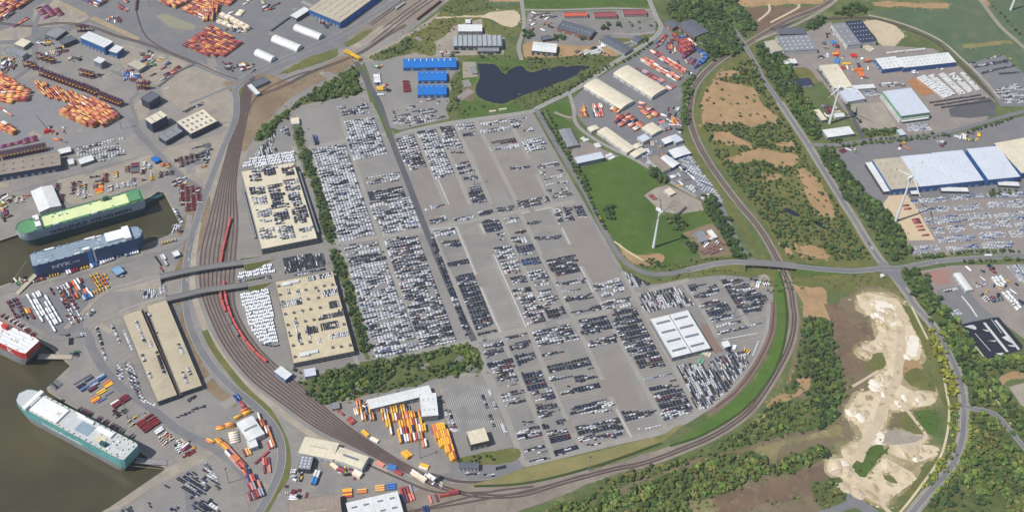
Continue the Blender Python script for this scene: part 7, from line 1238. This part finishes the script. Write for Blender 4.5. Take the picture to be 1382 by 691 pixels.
wood(pts('905,0 968,0 990,44 1004,70 990,74 962,84 930,40 900,20'), 'dms', 7.5, (7, 12), 'wood at the upper road fork'); wood(pts('972,-12 985,-10 1020,40 1000,50 992,30'), 'dms', 7.5, (7, 12), 'wood at the upper road fork'); wood(pts('1020,60 1040,58 1060,80 1072,104 1084,130 1098,148 1110,186 1096,190 1078,170 1060,140 1040,110 1022,78'), 'dm', 7.5, (7, 11), 'belt beside the market hall'); wood(t(3, 0, '1290,200 1382,120 1440,130 1382,200'), 'd', 8, (6, 10), 'trees behind the market hall'); wood(t(4, 0, '100,100 180,60 250,20 330,70 300,110 200,115'), 'd', 8, (7, 11), 'trees behind the solar hall')
wood(pts('1104,206 1120,197 1136,222 1166,264 1190,279 1212,300 1226,338 1222,352 1198,351 1186,330 1162,290 1142,268'), 'dms', 7.5, (7, 12), 'tree belt beside the blue distribution hall yard'); wood(t(4, 2, '565,455 680,425 700,500 830,691 870,720 720,720 640,600'), 'dm', 7.5, (8, 12), 'tree belt above the sheeted field')
wood(t(4, 3, '690,0 860,0 960,140 1050,270 1130,365 1382,330 1440,330 1440,430 1260,440 1190,490 1250,580 1330,700 1382,740 1370,760 1180,691 1020,640 990,560 960,430 890,290'), 'dmls', 7.8, (7, 12), 'wood beside the sheeted field', [t(4, 3, '1090,480 1110,470 1260,700 1230,700')], .93)
wood(t(4, 4, '1030,30 1090,40 1210,70 1300,190 1400,330 1400,740 650,740 840,560 960,390 1020,220'), 'dmlolm', 7.2, (5, 10.5), 'wood at the lower right corner', [t(4, 4, '1150,590 1200,570 1250,640 1250,740 1150,740')], .85); wood(t(4, 4, '1220,20 1290,-10 1400,40 1400,230 1310,120'), 'dm', 8, (6, 10), 'wood at the lower right corner')
wood(t(4, 3, '745,120 860,310 890,430 945,540 935,640 880,600 830,450 770,290'), 'lyy', 6.5, (5, 8.5), 'yellow-green trees along the main road'); wood(t(4, 4, '895,-20 955,-20 945,130 925,250 860,400 770,530 700,545 800,400 870,250'), 'yly', 6.5, (4, 7.5), 'yellow-green trees along the main road'); treeline(t(4, 4, '1030,30 1020,180 970,340 880,480 760,620'), 'yl', 7, (4, 6.5), 'yellow-green trees along the main road')
wood(t(3, 3, '1295,80 1382,70 1470,130 1510,300 1530,400 1550,590 1510,700 1382,700 1300,600 1330,480 1230,480 1250,540 1200,575 1160,555 1210,450 1265,250'), 'ddsm', 7, (4, 9.5), 'wood between railway and sand pit', (), .85)
wood(t(3, 4, '0,470 400,340 520,330 640,250 860,150 900,80 1000,50 1080,-40 1382,-60 1500,-30 1520,60 1450,110 1382,130 1100,190 900,240 700,310 520,340 420,400 150,485 0,500'), 'mmldo', 6.5, (3, 8), 'shrub belt along the railway', (), .9)
wood(t(3, 4, '-300,640 0,600 150,520 400,430 500,400 700,320 850,300 960,290 1050,380 1180,320 1382,260 1460,280 1382,350 1200,430 1000,450 850,530 650,590 480,620 520,700 0,740 -450,740'), 'dmloml', 6.6, (4.5, 10), 'big wood at the lower edge', (), .93)
wood(t(2, 4, '900,720 1000,640 1280,560 1270,490 1400,470 1400,740'), 'mlmo', 7, (4, 9), 'big wood at the lower edge', (), .93); wood(t(3, 4, '860,690 930,660 1100,600 1250,560 1382,500 1400,520 1100,640 900,700'), 'oml', 9, (2.5, 5), 'shrubs on the moor', (), .6); wood(t(3, 4, '480,640 560,600 720,640 730,700 520,700'), 'ol', 9, (3, 5), 'shrubs on the moor', (), .6)
wood(t(4, 4, '0,0 140,0 150,60 70,110 0,140'), 'dm', 7, (6, 10), 'trees at the sand pit edge'); wood(t(4, 4, '0,260 60,270 80,320 0,340'), 'dm', 7, (5, 9), 'trees at the sand pit edge'); wood(t(4, 4, '-60,500 50,480 140,460 170,540 190,600 100,650 0,670'), 'moo', 8, (4, 8), 'trees at the sand pit edge', (), .7)
wood(t(4, 3, '180,450 260,470 180,700 130,700'), 'oo', 11, (2.5, 5), 'shrubs on the moor', (), .6); wood(t(4, 2, '-450,460 0,470 380,470 300,540 0,590 -350,600'), 'om', 9, (2.5, 5), 'shrubs below the curving road', (), .7); wood(t(3, 2, '170,405 400,420 700,350 930,340 920,370 700,385 560,415 400,455 230,445'), 'omd', 9, (2.5, 5.5), 'shrubs along the curving road', (), .7)
wood(t(3, 2, '330,480 700,420 980,425 960,470 700,470 450,500 280,520'), 'oml', 8, (2, 4), 'shrubs below the curving road', (), .7)
wood(t(3, 1, '600,640 680,640 700,691 860,1000 900,1090 830,1080 740,920 620,740'), 'dd', 7, (7, 10), 'dark trees beside the trade strip'); wood(t(3, 1, '235,450 300,470 370,530 320,550 250,490'), 'd', 7, (8, 11), 'dark trees at the field corner'); wood(t(3, 2, '350,100 430,80 500,160 440,190 360,150'), 'odm', 7, (5, 9), 'trees at the near wind turbine'); wood(t(3, 2, '490,280 560,260 570,330 520,330'), 'd', 7, (6, 9), 'trees at the building site'); wood(t(2, 2, '1310,30 1382,20 1382,110 1330,100'), 'd', 8, (8, 11), 'lone trees on the green field'); wood(t(3, 2, '220,380 330,370 320,420 240,420'), 'omd', 7, (4, 7), 'trees in the road bend')
treeline(pts('730,152 752,190 776,232 800,280 818,314'), 'dms', 9, (4, 6.5), 'trees along the lot road'); treeline(pts('737,148 758,190 782,236 794,256'), 'dm', 11, (4, 7), 'trees along the lot road'); treeline(pts('778,224 788,244 800,262'), 'd', 12, (5, 8), 'trees along the lot road')
wood(t(2, 0, '450,380 560,370 700,375 700,405 560,400 470,410'), 'dm', 8, (3, 6), 'bushes around the pond', (), .7); wood(t(2, 0, '800,390 1382,380 1382,420 1230,440 1000,445 840,480 800,450'), 'dmo', 8, (3, 6), 'bushes around the pond', (), .6); wood(t(2, 0, '610,455 680,455 690,490 640,505'), 'o', 6, (3, 5), 'bushes around the pond'); wood(t(2, 0, '700,690 930,600 1180,490 1382,400 1382,450 1150,570 940,680 800,740'), 'dmo', 8, (3, 6), 'bushes around the pond', (), .55); wood(t(2, 0, '280,560 340,480 360,600 350,780 270,780'), 'dmo', 8, (3, 6), 'bushes around the pond', (), .6); wood(t(2, 1, '310,30 460,20 600,20 700,0 420,90 310,100'), 'do', 10, (2.5, 5), 'bushes around the pond', (), .4)
wood(t(2, 0, '60,190 300,130 320,210 200,240 210,370 0,350 0,250'), 'oom', 8, (2.5, 5), 'scrub above the blue sheds', (), .7); wood(t(2, 0, '200,60 320,0 520,0 520,60 740,30 740,60 520,70 300,100'), 'om', 9, (3, 6), 'scrub at the upper edge', (), .55); wood(t(2, 0, '520,150 740,200 745,245 640,240 520,200'), 'm', 11, (2.5, 4), 'scrub at the upper edge', (), .3)
wood(t(2, 0, '975,245 1055,245 1055,285 975,280'), 'd', 7, (6, 9), 'trees among the school yards'); wood(t(2, 0, '770,210 830,220 830,260 780,260'), 'd', 7, (6, 9), 'trees among the school yards'); wood(t(2, 0, '1140,240 1200,230 1200,275 1150,275'), 'd', 7, (6, 9), 'trees among the school yards'); wood(t(2, 0, '1300,170 1345,160 1350,215 1300,210'), 'd', 7, (6, 9), 'trees among the school yards'); wood(t(3, 0, '0,150 60,150 60,200 0,200'), 'd', 8, (5, 9), 'trees among the school yards'); wood(t(3, 0, '90,160 290,150 290,190 100,200'), 'do', 9, (4, 7), 'trees among the school yards', (), .5); wood(t(3, 0, '185,260 240,250 230,300 190,305'), 'd', 8, (5, 8), 'trees among the school yards')
treeline(t(3, 0, '60,430 160,370 270,290'), 'd', 10, (4, 6), 'trees along the upper road'); treeline(t(2, 0, '1000,650 1150,570 1350,450'), 'd', 10, (4, 6), 'trees along the upper road'); wood(t(3, 0, '470,560 540,520 540,600 500,691 510,850 450,860 465,691'), 'dm', 7, (5, 8), 'hedge beside the container depot')
wood(t(1, 0, '1110,390 1200,360 1320,290 1382,250 1400,350 1260,395 1150,415'), 'omd', 8, (3, 6), 'scrub by the rail crossing', (), .7); treeline(t(4, 1, '160,300 400,280 640,255 890,225'), 'dm', 8, (4, 7), 'hedge along the crossroads street', 3); treeline(t(4, 1, '330,265 560,245 780,220'), 'dm', 10, (3, 6), 'hedge along the crossroads street', 2); treeline(t(4, 1, '1000,210 1150,165 1320,110'), 'dm', 9, (4, 7), 'hedge along the crossroads street', 2); wood(t(4, 1, '290,190 420,190 530,180 540,220 330,240'), 'dms', 7, (4, 8), 'bushes at the pale yard', (), .8); wood(t(4, 1, '90,240 160,250 150,290 100,280'), 'd', 7, (5, 8), 'bushes at the flat store'); treeline(t(4, 1, '190,20 240,90 290,160'), 'dm', 9, (4, 7), 'trees along the dark street'); treeline(t(4, 0, '20,490 70,570 100,610'), 'dm', 8, (4, 7), 'trees along the dark street'); wood(t(4, 1, '1130,605 1350,580 1360,625 1150,640'), 'dms', 7, (4, 7), 'bushes at the used car yard')
treeline(t(4, 2, '640,370 720,360 860,345'), 'dm', 7, (5, 8), 'trees along the cross road'); treeline(t(4, 2, '890,340 1000,325 1150,320 1360,325'), 'dm', 7, (4, 7), 'trees along the cross road'); treeline(t(4, 2, '980,395 1060,390'), 'dm', 7, (4, 7), 'trees along the cross road'); treeline(t(4, 2, '1080,385 1210,385'), 'dm', 7, (4, 7), 'trees along the cross road'); treeline(t(4, 2, '1255,380 1382,380'), 'dm', 8, (4, 7), 'trees along the cross road'); wood(t(4, 2, '690,410 880,400 880,420 700,440'), 'd', 8, (3, 5), 'trees along the cross road', (), .6); wood(t(4, 2, '725,480 770,475 775,525 730,525'), 'd', 7, (5, 8), 'trees along the cross road'); wood(t(2, 4, '340,340 480,310 620,300 640,330 500,370 360,355'), 'dm', 6.5, (4, 6.5), 'hedge above the low white office')
treeline(t(4, 0, '1160,30 1280,150 1382,260'), 'd', 16, (3, 6), 'trees along the far street'); wood(t(4, 0, '340,65 400,60 410,90 350,100'), 'd', 8, (3, 5), 'trees behind the solar hall', (), .6)
treeline(pts('394,500 410,506 430,500'), 'd', 9, (3, 5), 'wood below the lower parking deck')
M_floor = ground_mat('mat_wood_floor', lin(84, 96, 54), lin(96, 104, 60), lin(116, 112, 72), .03, .08, .5, f3=.7, contrast=.25)
for i_, (px_, ar_) in enumerate(FLOORS):
    poly('undergrowth', px_, M_floor, 2.5, z=ZG*.55+.0008*i_)
wood(t(4, 4, '240,400 290,320 370,255 460,260 400,350 330,450'), 'ds', 8, (1.5, 3.5), 'shrubs in the sand pit', (), .45, .8); wood(t(4, 4, '560,60 800,10 800,140 640,140'), 'om', 9, (1.5, 3.5), 'shrubs in the sand pit', (), .4, .8); wood(t(4, 3, '590,450 780,500 790,570 620,500'), 'om', 9, (1.5, 3.5), 'shrubs in the sand pit', (), .4, .8)
def vis(q):
    d = np.array([q[0], q[1], 4])-CAMP; w_ = d@CW; return abs(d@CR/w_*FPX) < CX+12 and abs(d@CU/w_*FPX) < CY+12
TREES = [q for q in TREES if vis(q)]; TREES.sort(key=lambda q: q[0]**2+q[1]**2)
print('trees', len(TREES))
TONE = {}
for i, (x, y, h, r, c, area) in enumerate(TREES[:300]):
    e = empty('tree', (x, y, ZG*.6), R_.uniform(0, 6.28)); shade = 'yellow-green' if c[0] > c[1]*.85 else ('dark green' if c[1] < .075 else 'mid green')
    tag(e, f'{"tall " if h > 9.5 else "low " if h < 6.5 else ""}{shade} tree in the {area}', 'tree', f'trees in the {area}')
    o = obj('crown', CROWN[i % 8], None, e); o.scale = (r, r, h/1.6); o.color = (*map(float, c), 1); o2 = obj('trunk', TRUNK, None, e); o2.scale = (r, r, h/1.6)
rest = TREES[300:]; n = len(rest)
me = bpy.data.meshes.new('woodland'); me.vertices.add(n); me.vertices.foreach_set('co', np.array([(q[0], q[1], ZG*.6) for q in rest], 'f4').ravel())
for nm, ty, arr, key in (('rz', 'FLOAT', NP.uniform(0, 6.28, n), 'value'), ('idx', 'INT', NP.randint(0, 8, n), 'value'), ('scl', 'FLOAT_VECTOR', np.array([(q[3], q[3], q[2]/1.6) for q in rest]), 'vector'), ('tint', 'FLOAT_COLOR', np.array([(*q[4], 1) for q in rest]), 'color')):
    a = me.attributes.new(nm, ty, 'POINT'); a.data.foreach_set(key, np.asarray(arr, 'i4' if ty == 'INT' else 'f4').ravel())
wo = obj('woodland', me); tag(wo, 'mass of trees and shrubs filling the woods and hedges', 'woodland', None, 'stuff')
pc = bpy.data.collections.new('tree_kinds')
for i, cmx in enumerate(CROWN): pc.objects.link(bpy.data.objects.new('tree_kind_%d' % i, cmx))
ng = bpy.data.node_groups.new('scatter', 'GeometryNodeTree'); ng.interface.new_socket('Geometry', in_out='INPUT', socket_type='NodeSocketGeometry'); ng.interface.new_socket('Geometry', in_out='OUTPUT', socket_type='NodeSocketGeometry')
A_n = ng.nodes.new; gi, go = A_n('NodeGroupInput'), A_n('NodeGroupOutput'); ip = A_n('GeometryNodeInstanceOnPoints'); ci = A_n('GeometryNodeCollectionInfo'); ci.inputs[0].default_value = pc; ci.inputs['Separate Children'].default_value = True; ip.inputs['Pick Instance'].default_value = True
def na(nm, ty): q = A_n('GeometryNodeInputNamedAttribute'); q.data_type = ty; q.inputs[0].default_value = nm; return q.outputs[0]
cx3 = A_n('ShaderNodeCombineXYZ'); ng.links.new(na('rz', 'FLOAT'), cx3.inputs[2]); e2r = A_n('FunctionNodeEulerToRotation'); ng.links.new(cx3.outputs[0], e2r.inputs[0]); mpn = A_n('GeometryNodeMeshToPoints')
ng.links.new(gi.outputs[0], mpn.inputs[0]); ng.links.new(mpn.outputs[0], ip.inputs['Points']); ng.links.new(ci.outputs[0], ip.inputs['Instance']); ng.links.new(na('idx', 'INT'), ip.inputs['Instance Index']); ng.links.new(e2r.outputs[0], ip.inputs['Rotation']); ng.links.new(na('scl', 'FLOAT_VECTOR'), ip.inputs['Scale']); ng.links.new(ip.outputs[0], go.inputs[0])
md = wo.modifiers.new('scatter', 'NODES'); md.node_group = ng

# ------------------------------------------------------------ haze
hm = bpy.data.materials.new('mat_haze'); hm.use_nodes = True; hn = hm.node_tree; hn.nodes.remove(hn.nodes['Principled BSDF'])
pv_ = hn.nodes.new('ShaderNodeVolumePrincipled'); pv_.inputs['Color'].default_value = (.86, .93, 1, 1); pv_.inputs['Density'].default_value = HAZE; pv_.inputs['Anisotropy'].default_value = 0.0
hn.links.new(pv_.outputs[0], hn.nodes['Material Output'].inputs['Volume'])
hb = MB(); hb.box(-2000, 2800, -200, 2800, -8, 1330); ho = hb.build('haze', [hm]); ho['kind'] = 'stuff'; tag(ho, 'thin pale haze lying over the whole port', 'haze', None, 'stuff')
